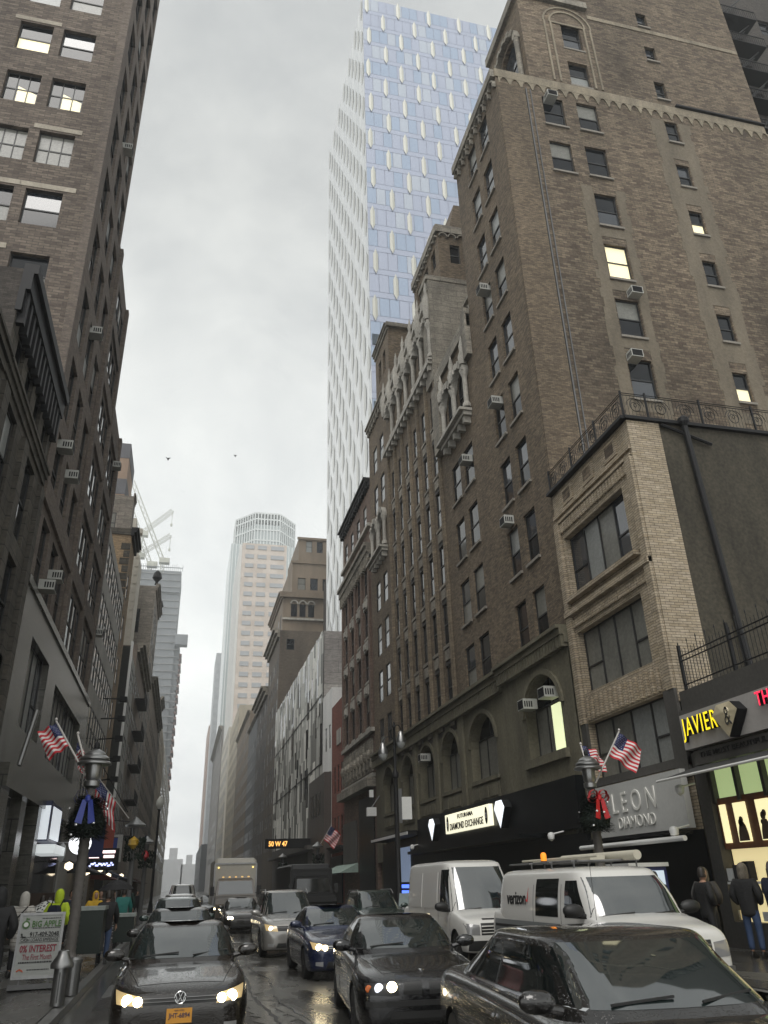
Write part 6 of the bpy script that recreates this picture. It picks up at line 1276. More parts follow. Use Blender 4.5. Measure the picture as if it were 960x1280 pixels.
    if near:
        for s_ in (-1, 1) if style != 'b' else (): decal(bb, [(s_ * hw * .62, .29), (s_ * hw * .8, .31), (s_ * hw * .8, .38), (s_ * hw * .62, .38)], 'y', .005, .02, 5, 3).build('fog_light', LENS, root)
        mb = MB()   # bonnet shut lines
        for s_ in (-1, 1): decal(bb, [(s_ * hw * .60, F + .26), (s_ * (hw * .60 + .009), F + .26), (s_ * (hw * .82 + .009), c0 - .05), (s_ * hw * .82, c0 - .05)], 'z', .002, .002, 1, 14, mb=mb)
        decal(bb, [(-hw * .6, F + .25), (hw * .6, F + .25), (hw * .6, F + .26), (-hw * .6, F + .26)], 'z', .002, .002, 12, 1, mb=mb); mb.build('bonnet_gap', SHUT, root)
    if plate:
        h = bb.ray_cast(Vector((0, -5, .47)), Vector((0, 1, 0)))[0]; mb = MB(); mb.box(-.155, .155, h.y - .03, h.y + .02, .40, .555); p_ = mb.build('number_plate', mat('gold_plate', (.52, .24, .03), .5, var=.05), root)
        o = text(plate, .26, .07, 'F', (0, 0, 0), mat('plate_navy', (.01, .015, .06), .5, var=0), p_, .004, .012); o.location = (0, h.y - .032, .475); o = text('NEW YORK', .12, .016, 'F', (0, 0, 0), MC['plate_navy'], p_, .004, .0); o.location = (0, h.y - .032, .535)
    if emblem == 'vw':
        h = bb.ray_cast(Vector((0, -5, .67)), Vector((0, 1, 0)))[0]; mb = MB(); c_ = (0, h.y - .02, .668)
        n = 28
        for k in range(n): a0, a1 = 2 * math.pi * k / n, 2 * math.pi * (k + 1) / n; mb.tube((.066 * math.cos(a0), c_[1], c_[2] + .066 * math.sin(a0)), (.066 * math.cos(a1), c_[1], c_[2] + .066 * math.sin(a1)), .0075, n=6)
        for pts in (((-.024, .055), (0, .008), (.024, .055)), ((-.056, .03), (-.03, -.05), (0, .004), (.03, -.05), (.056, .03))):
            for a, b in zip(pts, pts[1:]): mb.tube((a[0], c_[1], c_[2] + a[1]), (b[0], c_[1], c_[2] + b[1]), .007, n=5)
        o = mb.build('emblem', CHROME, root, True); mb = MB(); cyl_disc(mb, (0, c_[1] + .012, c_[2]), .062, .006, 24); mb.build('emblem_back', TRIM, o)
    if emblem == 'bonnet': 
        h = bb.ray_cast(Vector((0, F + .30, 3)), Vector((0, 0, -1)))[0]; mb = MB(); mb.lathe([(.041, -.01), (.041, .006), (.03, .012), (.005, .013)], h, 18); mb.build('emblem', CHROME, root, True)
    if rails:
        for s_ in (-1, 1):
            pp = [(s_ * hw * .72, c0 + .75, H - .12), (s_ * hw * .70, c0 + 1.0, H + .01), (s_ * hw * .70, rear - .6, H + .0), (s_ * hw * .72, rear - .35, H - .15)]; mb = MB()
            for a, b in zip(pp, pp[1:]): mb.tube(a, b, .02, n=6)
            mb.build('roof_rail', TIN, root, True)
    root.location = loc; root.rotation_euler = (0, 0, rz); return root
P_BLK = paint('black_car_paint', (.005, .005, .006)); P_BRN = paint('brown_black_paint', (.011, .0085, .0065)); P_GRY = paint('dark_gray_paint', (.020, .019, .018), metal=.5); P_NVY = paint('navy_paint', (.008, .014, .045)); P_SIL = paint('silver_paint', (.30, .29, .27), metal=.5); P_WHT = paint('white_car_paint', (.55, .54, .50), metal=0); P_GRN = paint('dark_green_paint', (.012, .03, .025))
sedan('parked_car', 'black saloon with lit headlights and gold number plate, lowest at left', (.14, 14.0, 0), 0, P_BRN, 4.64, 1.78, 1.45, 'a', ('L', 'R'), 'JHT-6894', emblem='vw', group='cars queuing in the street')
sedan('parked_car', 'black saloon with round twin headlights between the left black car and the gray one', (3.52, 13.85, 0), R(-5.5), P_BLK, 4.78, 1.80, 1.44, 'b', ('L',), emblem='bonnet', group='cars queuing in the street', hlm=HL)
sedan('parked_car', 'large dark gray saloon with a big windscreen, nearest at bottom right', (3.82, 7.5, 0), R(-4.4), P_GRY, 5.65, 2.0, 1.49, 'a', (), group='cars queuing in the street', chrome=True, cab=1.27, topf=.75, fast=1.15)
sedan('parked_car', 'dark blue saloon with one amber lit headlight behind the round-headlight car', (3.75, 21.4, 0), 0, P_NVY, 4.5, 1.76, 1.44, 'a', ('L',), group='cars queuing in the street', chrome=True)
sedan('parked_car', 'silver off-road style car with roof rails behind the dark blue saloon', (3.45, 28.2, 0), 0, P_SIL, 4.75, 1.9, 1.78, 'suv', ('L',), hood=.16, wr=.37, rails=True, group='cars queuing in the street', hlm=HLs)
sedan('parked_car', 'dark saloon with a bright headlight in front of the box truck', (3.0, 42.0, 0), 0, P_BRN, 4.7, 1.82, 1.45, 'a', ('L', 'R'), group='cars queuing in the street', near=False)
sedan('parked_car', 'dark car of which mostly the roof shows behind the gold-plated saloon', (.10, 20.3, 0), 0, P_GRY, 4.6, 1.78, 1.52, 'a', (), group='cars queuing in the street', near=False)
sedan('parked_car', 'pale gray car with a left headlight on, third in the left lane', (.05, 28.0, 0), 0, P_GRN, 4.6, 1.84, 1.66, 'suv', ('L',), hood=.1, group='cars queuing in the street', near=False, wr=.35)
sedan('parked_car', 'silver roofed car, fourth in the left lane', (.15, 38, 0), 0, P_SIL, 4.6, 1.84, 1.7, 'suv', (), hood=.1, group='cars queuing in the street', near=False, wr=.35)
sedan('parked_car', 'small dark car in the gap between the left lane and the box truck', (2.2, 58, 0), 0, P_BLK, 4.5, 1.8, 1.46, 'a', ('L',), group='cars queuing in the street', near=False)
sedan('parked_car', 'dark car with pale roof rails parked behind the round-headlight car', (7.3, 32, 0), 0, P_GRN, 4.7, 1.86, 1.66, 'suv', (), hood=.1, group='cars queuing in the street', near=False, rails=True)
# ------------------------------------------------------------------ vans
def van(name, label, loc, pc, L, W, H, hoodL, kind):
    root = thing(name, label, 'van', (0, 0, 0), 0, 'white vans parked at the right kerb'); hw = W / 2; F = -L / 2; hz = 1.08 if kind == 'old' else 1.0
    st = [(F, hw * .86, .36, .80, .86), (F + .05, hw * .93, .28, hz - .12, hz - .05), (F + .2, hw * .98, .26, hz - .02, hz + .04), (F + hoodL * .6, hw, .26, hz + .05, hz + .11), (F + hoodL, hw, .26, hz + .12, hz + .2), (F + hoodL + .8, hw, .27, hz + .2, hz + .24), (L / 2 - .3, hw, .27, hz + .2, hz + .24), (L / 2 - .05, hw * .98, .28, hz + .18, hz + .2), (L / 2, hw * .94, .34, hz + .1, hz + .12)]
    wr = .37; wy = (F + .88, L / 2 - 1.15); bme = body_mesh(st, pc, wy, wr); put('body', bme, root)
    c0 = F + hoodL; zb = hz + .12; rear = L / 2 - .03; rake = .62 if kind == 'old' else .72
    rg = [(zb - .12, hw * .985, c0 - .06, rear), (zb + .05, hw * .98, c0 + .08, rear), (zb + (H - zb) * .5, hw * .93, c0 + rake * .55, rear - .03), (H - .16, hw * .86, c0 + rake, rear - .06), (H - .07, hw * .80, c0 + rake + .12, rear - .12), (H - .02, hw * .66, c0 + rake + .4, rear - .3), (H, hw * .3, c0 + rake + .9, rear - .8)]
    cme = cabin_mesh(rg, pc, 72, 9); put('roof', cme, root); cb, bb = bvh(cme), bvh(bme, cme)
    decal(cb, [(-hw * .90, zb + .04), (hw * .90, zb + .04), (hw * .78, H - .19), (-hw * .78, H - .19)], 'y', .004, .02, 16, 8).build('windscreen', GLASS, root, True)
    mb = MB()
    for x in (-.75, .05): a = cb.ray_cast(Vector((x, -5, zb + .06)), Vector((0, 1, 0)))[0]; b = cb.ray_cast(Vector((x + .6, -5, zb + .10)), Vector((0, 1, 0)))[0]; mb.tube(a + Vector((0, -.02, .01)), b + Vector((0, -.02, .012)), .013, n=5)
    mb.build('wiper', TRIM, root)
    for s_, dd in ((1, 'x'), (-1, 'X')):
        decal(cb, [(c0 + .38, zb + .03), (c0 + 1.18, zb + .03), (c0 + 1.18, H - .24), (c0 + .8, H - .24)], dd, .005, .012, 6, 6).build('side_window', GLS, root, True)
        if kind == 'old': decal(cb, [(c0 + 1.46, zb + .03), (c0 + 2.5, zb + .03), (c0 + 2.5, H - .2), (c0 + 1.46, H - .2)], dd, .006, .012, 6, 6).build('side_window', GLS, root, True)
        mb = MB()
        for y in (c0 + .30, c0 + 1.33, c0 + 2.62): decal(bb, [(y, .36), (y + .012, .36), (y + .012, H - .3), (y, H - .3)], dd, .003, .002, 1, 14, mb=mb)
        mb.build('door_gap', SHUT, root)
        if kind == 'old': 
            mb = decal(bb, [(c0 + 1.0, .78), (L / 2 - .05, .78), (L / 2 - .05, 1.12), (c0 + 1.0, 1.12)], dd, .006, .004, 20, 4); mb.build('gray_stripe', mat('van_gray_stripe', (.16, .17, .17), .4, var=0), root); mb = decal(bb, [(c0 + 1.9, .98), (L / 2 - .1, .98), (L / 2 - .1, 1.03), (c0 + 1.9, 1.03)], dd, .012, .0, 12, 1); mb.build('door_rail', TRIM, root)
            mb = MB()
            for y in (c0 + 1.18, c0 + 1.42): decal(bb, [(y, .7), (y + .06, .7), (y + .06, 1.1), (y, 1.1)], dd, .012, .0, 1, 5, mb=mb)
            mb.build('vertical_handle', TRIM, root)
        else:
            for y in (c0 + 1.45, c0 + 3.0): decal(bb, [(y, zb + .1), (y + 1.3, zb + .1), (y + 1.3, H - .3), (y, H - .3)], dd, .012, .0, 8, 5).build('pressed_panel', pc, root, True)
        mirror_(root, s_ * (hw * 1.0), c0 + .42, zb + .16, TRIM, 1.35)
        for y in wy: wheel(root, s_ * (hw - .14), y, wr)
        q = [(s_ * hw * .62, .66), (s_ * hw * .93, .68), (s_ * hw * .96, .92), (s_ * hw * .62, .88)]; h = decal(bb, q, 'y', .008, .03, 8, 5).build('headlight', LENS, root, True)
    g = decal(bb, [(-hw * .58, .66), (hw * .58, .66), (hw * .58, .92), (-hw * .58, .92)], 'y', .006, .02, 12, 4).build('grille', TRIM, root)
    mb = MB()
    for k in range(3): decal(bb, [(-hw * .57, .70 + k * .07), (hw * .57, .70 + k * .07), (hw * .57, .72 + k * .07), (-hw * .57, .72 + k * .07)], 'y', .018, .0, 10, 1, mb=mb)
    mb.build('bar', pc if kind != 'old' else DULL, g); decal(bb, [(-hw * .9, .34), (hw * .9, .34), (hw * .9, .54), (-hw * .9, .54)], 'y', .05, .0, 16, 3).build('bumper', TRIM if kind != 'old' else DULL, root, True)
    if kind != 'old': decal(bb, [(-hw * .5, hz - .01), (hw * .5, hz - .01), (hw * .5, hz + .02), (-hw * .5, hz + .02)], 'y', .006, .0, 10, 1).build('bonnet_vent', TRIM, root)
    if kind == 'old':
        mb = MB()
        for x in (-.62, .62): mb.tube((x, c0 + 1.1, H + .1), (x, L / 2 - .3, H + .1), .022, n=6); 
        for y in (c0 + 1.2, c0 + 2.2, c0 + 3.2):
            mb.tube((-.72, y, H + .09), (.72, y, H + .09), .022, n=6)
            for x in (-.66, .66): mb.tube((x, y, H - .06), (x, y, H + .1), .018, n=6)
        mb.build('roof_rack', DULL, root, True)
        mb = MB(); mb.tube((.42, c0 + .7, H + .17), (.42, L / 2 - .9, H + .17), .085, n=16); mb.box(-.1, .22, c0 + 1.6, L / 2 - .4, H + .1, H + .2); mb.tube((-.3, c0 + .9, H + .17), (-.3, L / 2 - .3, H + .17), .025, n=6); mb.build('conduit_carrier', mat('cream_conduit', (.5, .47, .38), .5, var=.1), root, True)
        mb = MB(); mb.lathe([(.07, 0), (.065, .02)], (-.5, L / 2 - 1.9, H + .12), 14); mb.tube((-.5, L / 2 - 1.9, H - .05), (-.5, L / 2 - 1.9, H + .13), .03); b_ = mb.build('beacon_base', TRIM, root); mb = MB(); mb.lathe([(.06, 0), (.062, .12), (.04, .16), (.005, .165)], (-.5, L / 2 - 1.9, H + .14), 16); mb.build('amber_beacon', glow('amber_beacon', (1, .3, .02), .6), b_, True)
        me = textmesh('verizon', 1.02, .235, .01, .012, mat('van_black_letters', (.01, .01, .01), .5)); o = put('lettering', me, root); hh = cb.ray_cast(Vector((-4, L / 2 - 1.5, H - .55)), Vector((1, 0, 0))); 
        o.rotation_euler = (AX['R'].to_4x4() @ Matrix.Rotation(R(-7), 4, 'X')).to_euler(); o.location = hh[0] + Vector((-.012, .2, 0)); mb = MB(); y_, z_ = hh[0].y - .38, hh[0].z; x_ = hh[0].x - .03
        mb.tube((x_, y_, z_ - .02), (x_, y_ - .03, z_ - .06), .012, n=4); mb.tube((x_, y_ - .03, z_ - .06), (x_ + .02, y_ - .13, z_ + .2), .014, .003, n=4); mb.build('tick_mark', mat('van_red', (.5, .02, .02), .5, var=0), root)
        mb = MB(); mb.tube((-hw + .1, c0 + .1, zb - .1), (-hw + .1, c0 + .1, zb + .95), .005, n=4); mb.build('aerial', TRIM, root)
    root.location = loc; return root
van('parked_van', 'white work van with roof rack, black lettering and amber beacon at right', (7.95, 15.6, 0), paint('van_white', (.60, .59, .56), metal=0, coat=.6), 5.7, 2.0, 2.08, .9, 'old')
van('parked_van', 'white high-roofed van without a rack, parked behind the work van', (8.0, 23.6, 0), MC['van_white'], 5.9, 1.98, 2.42, .95, 'new')
# ------------------------------------------------------------------ trucks
def boxtruck(label, loc, W, H, boxc, cabc, lit, L=7):  # the low black one shows no lamps
    root = thing('box_truck', label, 'truck', loc); hw = W / 2
    mb = MB(); rg = []
    for y, zt in ((-.0, H - .25), (.25, H - .05), (.6, H), (L, H)): rg.append([(-hw, y, 1.0), (hw, y, 1.0), (hw, y, zt - .1), (hw - .12, y, zt), (-hw + .12, y, zt), (-hw, y, zt - .1)])
    mb.rings(rg); b = mb.build('cargo_box', boxc, root); mb = MB()
    for s_ in (-1, 1): mb.box(s_ * hw - .04, s_ * hw + .04, -.04, .06, 1.0, H - .3)
    mb.box(-hw, hw, -.05, .05, H - .34, H - .26); mb.build('corner_trim', TIN if lit else TRIM, b)
    mb = MB(); rg = []
    for z, w_, y0 in ((.45, .92, -1.9), (1.1, .96, -2.0), (1.35, .95, -1.75), (1.5, .93, -.95), (2.25, .84, -.45), (2.35, .78, -.2)): rg.append([(x, y, z) for x, y in ((-hw * w_, y0), (hw * w_, y0), (hw * w_, .1), (-hw * w_, .1))])
    mb.rings(rg); c = mb.build('cab', cabc, root); cb = bvh(c.data); decal(cb, [(-hw * .82, 1.55), (hw * .82, 1.55), (hw * .76, 2.2), (-hw * .76, 2.2)], 'y', .01, .01, 10, 5).build('windscreen', GLASS if lit else GLS, root)
    for k in range(5) if lit else (): mb = MB(); mb.box(-hw * .6 + k * hw * .3 - .05, -hw * .6 + k * hw * .3 + .05, -.55, -.42, 2.38, 2.44); mb.build('marker_lamp', glow('marker_lamp', (1, .6, .2), .6), root)
    mb = MB()
    for s_ in (-1, 1): mb.lathe([(.05, -.03), (.05, .0)], (s_ * (hw - .2), -.06, H - .5), 8, axis='y')
    mb.build('box_marker', glow('box_marker', (1, .75, .25), 1.2) if lit else TRIM, root)
    for s_ in (-1, 1):
        mb = MB(); mb.box(s_ * hw * .72 - .13, s_ * hw * .72 + .13, -2.03, -1.98, .8, .98); h = mb.build('headlight', LENS, root)
        if lit and s_ < 0: mb = MB(); mb.lathe([(.07, -2.06), (.07, -2.02)], (s_ * hw * .72, 0, .89), 12, axis='y'); mb.build('bulb', HL, h)
        mb = MB(); mb.box(s_ * (hw + .12) - .1, s_ * (hw + .12) + .1, -.9, -.8, 1.5, 1.95); mb.tube((s_ * hw * .9, -.8, 1.6), (s_ * (hw + .1), -.85, 1.6), .02); mb.build('wing_mirror', TRIM, root); wheel(root, s_ * (hw - .2), -1.1, .42); wheel(root, s_ * (hw - .2), L - 1.6, .42)
    mb = MB(); mb.box(-hw * .55, hw * .55, -2.04, -1.98, .7, 1.0); mb.build('grille', TRIM, root); return root
boxtruck('beige box truck with a rounded box top in the middle of the street', (3.1, 48.5, 0), 2.3, 3.4, mat('beige_truck_box', (.40, .38, .33), .5, var=.1, coat=.3), mat('brown_truck_cab', (.10, .085, .07), .35, var=.1, coat=.6), True)
boxtruck('low black box truck parked at the right beyond the silver car', (7.0, 46, 0), 2.2, 2.95, mat('black_truck_box', (.010, .010, .011), .45, var=.1), mat('black_cab', (.008, .008, .008), .6, var=.1, spec=.2), False)
v = sedan('parked_van', 'white delivery van far down the left lane', (.3, 55, 0), 0, P_WHT, 5.4, 1.95, 2.15, 'suv', (), hood=.3, near=False, wr=.37, group=None, cat='van')
# covered motorcycle at the kerb
t = thing('motor_scooter', 'dark scooter with a gray windshield at the kerb left of the white van', 'scooter', (8.9, 34, 0)); 
for y in (-.6, .6): mb = MB(); mb.lathe([(.18, -.06), (.28, -.07), (.3, 0), (.28, .07), (.18, .06)], (0, y, .3), 20, axis='x'); mb.build('wheel', TYRE, t, True)
mb = MB(); mb.rings([[(x * a, y, z + c * h_) for a, c in ((1, 0), (.7, .8), (0, 1), (-.7, .8), (-1, 0), (-.7, -.8), (0, -1), (.7, -.8))] for y, x, z, h_ in ((-.75, .1, .75, .1), (-.55, .28, .85, .3), (-.25, .2, .6, .18), (.1, .18, .7, .2), (.6, .22, .85, .15), (.9, .08, .9, .06))]); mb.build('body', P_BLK, t, True)
mb = MB(); mb.rings([[(-.3, -.62, 1.05), (.3, -.62, 1.05), (.3, -.60, 1.05), (-.3, -.60, 1.05)], [(-.2, -.42, 1.5), (.2, -.42, 1.5), (.2, -.40, 1.5), (-.2, -.40, 1.5)]]); mb.build('windshield', mat('scooter_screen', (.2, .24, .24), .1), t); mb = MB(); mb.tube((-.4, -.45, 1.05), (.4, -.45, 1.05), .02); mb.build('handlebar', TRIM, t)
# ------------------------------------------------------------------ people, seen mostly from behind.  local frame: facing -y
SKIN = mat('skin', (.38, .22, .15), .5, var=.05)
def skinned(name, verts, edges, rad, m, root, rootv=0, lev=2, mul=1.):
    me = bpy.data.meshes.new(name); me.from_pydata(verts, edges, [])
    me.materials.append(m)
    def f(o):
        s = o.modifiers.new('s', 'SKIN'); s.use_smooth_shade = True
        for i, r in enumerate(rad):
            rr = r if isinstance(r, tuple) else (r, r); d_ = me.skin_vertices[0].data[i]; d_.radius = (rr[0] * mul, rr[1] * mul); d_.use_root = (i == rootv)
        u = o.modifiers.new('u', 'SUBSURF'); u.levels = lev; u.render_levels = lev
    o_ = bpy.data.objects.new('tmp0', me); COL.objects.link(o_); o_.modifiers.new('s', 'SKIN')
    bpy.context.view_layer.update(); bpy.data.objects.remove(o_, do_unlink=True)
    if not me.skin_vertices: me.attributes.new('x', 'FLOAT', 'POINT')
    r = evaluated(me, f)
    for p in r.polygons: p.use_smooth = True
    if not r.materials: r.materials.append(m)
    return put(name, r, root)
def person(label, loc, rz, coat, legs, h=1.75, pose='stand', hood=None, hair=None, coatlen=.82, bag=None, group=None, umbrella=None, arms='down', lean=0.):
    root = thing('person', label, 'person', loc, rz, group); s = h / 1.75
    st = .22 if pose == 'walk' else .0; hipz = .93
    V = [(0, 0, hipz), (0, 0, 1.12), (0, -.01 - lean * .3, 1.34), (0, -.02 - lean, 1.46), (0, -.03 - lean, 1.53)]
    E = [(0, 1), (1, 2), (2, 3), (3, 4)]; Rr = [(.16, .12), (.15, .11), (.17, .115), (.075, .075), (.06, .06)]
    def add(pts, rads, at):
        i = at
        for p, r in zip(pts, rads): V.append(p); Rr.append(r); E.append((i, len(V) - 1)); i = len(V) - 1
    for sgn in (-1, 1):
        f = sgn * st; add([(sgn * .10, f * .15, .86), (sgn * .11, -f * .9 - .02, .5), (sgn * .11, -f * 1.2 + (.14 if f < 0 else .0), .1)], [.088, .062, .042], 0)
        if arms == 'down': pts = [(sgn * .19, -lean, 1.42), (sgn * .25, .02 + f * .3, 1.14), (sgn * .26, -.06 + f * .9, .90)]
        elif arms == 'pocket': pts = [(sgn * .19, -lean, 1.42), (sgn * .28, .05, 1.15), (sgn * .20, -.10, .96)]
        else: pts = [(sgn * .19, -lean, 1.42), (sgn * .24, -.06, 1.16), (sgn * .12, -.28, 1.14 + (.1 if sgn > 0 else 0))]
        add(pts, [.06, .045, .034], 2)
    V = [tuple(c * s for c in v) for v in V]; skin = skinned('body', V, E, [(r if isinstance(r, tuple) else (r, r)) for r in Rr], SKIN, root, 0, 1, s * .88)
    # trousers and coat grow round the same joints
    ti = [0] + [i for i in range(5, len(V)) if V[i][2] < .87 * s]
    def sub(idx, extra, ed, rad, nm, m, up=2): return None
    lv = [(0, 0, .93), (0, 0, 1.0)]; le = [(0, 1)]; lr = [(.155, .12), (.14, .11)]
    for sgn in (-1, 1):
        f = sgn * st; base = len(lv); lv += [(sgn * .10, f * .15, .84), (sgn * .11, -f * .9 - .02, .5), (sgn * .11, -f * 1.2 + (.14 if f < 0 else 0), .13)]; lr += [.105, .078, .066]; le += [(0, base), (base, base + 1), (base + 1, base + 2)]
    skinned('trousers', [tuple(c * s for c in v) for v in lv], le, lr, legs, root, 0, 1, s)
    for sgn in (-1, 1):
        f = sgn * st; y0 = -f * 1.2 + (.14 if f < 0 else 0); mb = MB(); mb.rings([[(sgn * .11 * s + a * w_, y, z + b * zz) for a, b in ((1, 0), (1, 1), (.5, 1.6), (-.5, 1.6), (-1, 1), (-1, 0))] for y, w_, z, zz in ((y0 - .20, .03, .0, .03), (y0 - .14, .048, 0, .045), (y0, .045, 0, .08), (y0 + .07, .04, 0, .09), (y0 + .09, .03, 0, .06))]); mb.build('shoe', mat('black_boot', (.012, .011, .01), .4, var=.1), root, True)
    cl = .93 - (coatlen - .6)
    cv = [(0, 0, 1.05), (0, 0, cl), (0, -.01 - lean * .3, 1.3), (0, -.02 - lean, 1.44)]; ce = [(0, 1), (0, 2), (2, 3)]; crd = [(.19, .15), (.20, .17), (.205, .15), (.11, .10)]
    for sgn in (-1, 1):
        f = sgn * st; base = len(cv)
        if arms == 'down': pts = [(sgn * .20, -lean, 1.40), (sgn * .27, .02 + f * .3, 1.14), (sgn * .27, -.05 + f * .8, .93)]
        elif arms == 'pocket': pts = [(sgn * .20, -lean, 1.40), (sgn * .30, .05, 1.15), (sgn * .22, -.08, .98)]
        else: pts = [(sgn * .20, -lean, 1.40), (sgn * .26, -.06, 1.16), (sgn * .15, -.24, 1.14 + (.1 if sgn > 0 else 0))]
        cv += pts; crd += [.10, .082, .066]; ce += [(2, base), (base, base + 1), (base + 1, base + 2)]
    skinned('coat', [tuple(c * s for c in v) for v in cv], ce, crd, coat, root, 0, 2, s)
    # head with face
    hy = -.04 - lean; mb = MB(); rg = []
    for z, rx, ry, oy in ((1.50, .045, .05, .01), (1.53, .055, .07, .0), (1.57, .066, .088, -.005), (1.62, .074, .097, 0), (1.67, .077, .099, .003), (1.71, .068, .088, .006), (1.74, .045, .058, .01), (1.752, .015, .02, .01)):
        rg.append([(rx * math.cos(a) * s, (hy + oy + ry * math.sin(a)) * s, z * s) for a in [k * math.pi / 8 for k in range(16)]])
    mb.rings(rg); mb.rings([[(a * s, (hy - .088 - c) * s, z * s) for a, c in ((-.012, 0), (0, .018 if z < 1.62 else .006), (.012, 0), (0, -.02))] for z in (1.585, 1.60, 1.64)])
    for sgn in (-1, 1): mb.rings([[((sgn * .078 + sgn * t_) * s, (hy + .0 + .018 * math.cos(a)) * s, (1.625 + .03 * math.sin(a)) * s) for a in [k * math.pi / 4 for k in range(8)]] for t_ in (-.006, .008)])
    hd = mb.build('head', SKIN, root, True); mb = MB()
    for sgn in (-1, 1): mb.lathe([(.002, -.012), (.011, 0), (.002, .006)], (sgn * .03 * s, (hy - .084) * s, 1.635 * s), 8, axis='y')
    mb.box(-.022 * s, .022 * s, (hy - .09) * s, (hy - .082) * s, 1.556 * s, 1.562 * s); mb.build('eyes_and_mouth', mat('dark_features', (.05, .02, .02), .4, var=0), hd)
    if hair or hood:
        hm = hood or hair; mb = MB(); rg = []; k_ = 1.22 if hood else 1.1
        for z, r in ((1.46 if hood else 1.56, .098 if hood else .085), (1.52 if hood else 1.6, .112 if hood else .09), (1.60, .108 if hood else .09), (1.68, .104 if hood else .087), (1.735, .085 if hood else .07), (1.77, .05), (1.785, .012)):
            ring = []
            for q in range(20):
                a = q * 2 * math.pi / 20; rx, ry = r * math.cos(a), (r * 1.18) * math.sin(a)
                if math.sin(a) < -.55 and z < 1.70: ry = -.55 * r * 1.0; 
                ring.append((rx * s, (hy + .015 + ry) * s, z * s))
            rg.append(ring)
        mb.rings(rg); mb.build('hood' if hood else 'hair', hm, root, True)
    # mitten-free hands: palm, four fingers and thumb
    for sgn in (-1, 1):
        f = sgn * st
        wr_ = Vector((sgn * .26, -.06 + f * .9, .90)) if arms == 'down' else (Vector((sgn * .20, -.10, .96)) if arms == 'pocket' else Vector((sgn * .12, -.28, 1.14 + (.1 if sgn > 0 else 0))))
        if arms == 'pocket': continue
        dr = Vector((0, -.15, -1)).normalized() if arms == 'down' else Vector((-sgn * .4, -1, .2)).normalized(); sd = Vector((0, 1, 0)) if arms == 'down' else Vector((sgn * .1, 0, 1)); mb = MB()
        mb.tube(wr_ * s, (wr_ + dr * .09) * s, .028 * s, .036 * s, 8)
        for k in range(4): b0 = wr_ + dr * .085 + sd * (.024 - k * .017); L_ = (.07, .078, .074, .058)[k]; b1 = b0 + dr * L_ * .55; b2 = b1 + (dr * .75 + Vector((-sgn * .5, 0, 0))) * L_ * .5; mb.tube(b0 * s, b1 * s, .0095 * s, .009 * s, 6); mb.tube(b1 * s, b2 * s, .009 * s, .007 * s, 6)
        b0 = wr_ + dr * .03 + sd * .02; b1 = b0 + dr * .04 + sd * .028; mb.tube(b0 * s, b1 * s, .012 * s, .010 * s, 6); mb.tube(b1 * s, (b1 + dr * .03) * s, .010 * s, .008 * s, 6); mb.build('hand', SKIN, root, True)
    if bag == 'backpack':
        mb = MB(); mb.rings([[(x * w_ * s, (y + .0) * s, z * s) for x, y in ((-1, .13), (1, .13), (1.05, .22), (.8, .30), (-.8, .30), (-1.05, .22))] for z, w_ in ((1.0, .13), (1.03, .16), (1.3, .155), (1.4, .12), (1.42, .06))]); bo = mb.build('rucksack', mat('navy_rucksack', (.01, .013, .035), .6, var=.1), None, True); bo.location = root.location; bo.rotation_euler = root.rotation_euler; tag(bo, 'dark navy rucksack worn over the yellow-green hooded jacket', 'rucksack')
        mb = MB(); 
        for sgn in (-1, 1): mb.tube((sgn * .12 * s, .2 * s, 1.36 * s), (sgn * .13 * s, .0, 1.54 * s), .016 * s, n=6)
        mb.build('strap', BLACK, bo)
    if bag == 'strap':
        mb = MB()
        for k in range(8): a, b = k / 8, (k + 1) / 8; mb.tube(((-.17 + .36 * a) * s, (.185 + .02 * math.sin(a * 3)) * s, (1.46 - .42 * a) * s), ((-.17 + .36 * b) * s, (.185 + .02 * math.sin(b * 3)) * s, (1.46 - .42 * b) * s), .014 * s, n=6)
        mb.build('bag_strap', BLACK, root)
    if umbrella:
        lb, m_, off = umbrella; u = thing('umbrella', lb, 'umbrella', (loc[0] + off[0], loc[1] + off[1], loc[2] + off[2])); mb = MB(); n = 8; rg = []
        for r, z in ((.03, .26), (.2, .22), (.36, .13), (.48, .0)): rg.append([(r * (1 - .06 * (k % 2)) * math.cos(k * math.pi / n), r * (1 - .06 * (k % 2)) * math.sin(k * math.pi / n), z - (0 if k % 2 else .015)) for k in range(2 * n)])
        rg2 = [[(x * .98, y * .98, z - .012) for x, y, z in r] for r in rg[::-1]]; mb.rings(rg + rg2); mb.build('canopy', m_, u); mb = MB(); mb.tube((0, 0, -.6), (0, 0, .32), .012, n=6); mb.build('shaft', STEEL, u)
        for k in range(0, 16, 2): mb = MB(); mb.tube((0, 0, .12), rg[-1][k], .006, n=4); mb.build('rib', DULL, u)
    return root
def cloth(n, c, r=.75): return mat(n, c, r, var=.12, vscale=6, bump=.3, bscale=14, streak=False)
BK = cloth('black_cloth', (.008, .008, .009)); NV = cloth('navy_cloth', (.012, .016, .035)); JN = cloth('blue_jeans', (.03, .055, .12)); JD = cloth('dark_trousers', (.012, .012, .014)); WC = mat('white_quilted_coat', (.48, .46, .42), .6, var=.15, vscale=4, kind='brick', bw=3, bh=.09, col2=(.43, .41, .38), mortar=(.2, .19, .17), bump=.4); YG = cloth('yellow_green_jacket', (.42, .55, .02)); YE = cloth('yellow_raincoat', (.6, .36, .02)); TE = cloth('teal_jacket', (.02, .16, .14)); GF = mat('gray_fur_trim', (.16, .14, .11), .95, var=.5, vscale=20, bump=1, bscale=60); BRN = cloth('brown_coat', (.06, .045, .035)); HR = mat('dark_hair', (.02, .014, .01), .5, var=.2)
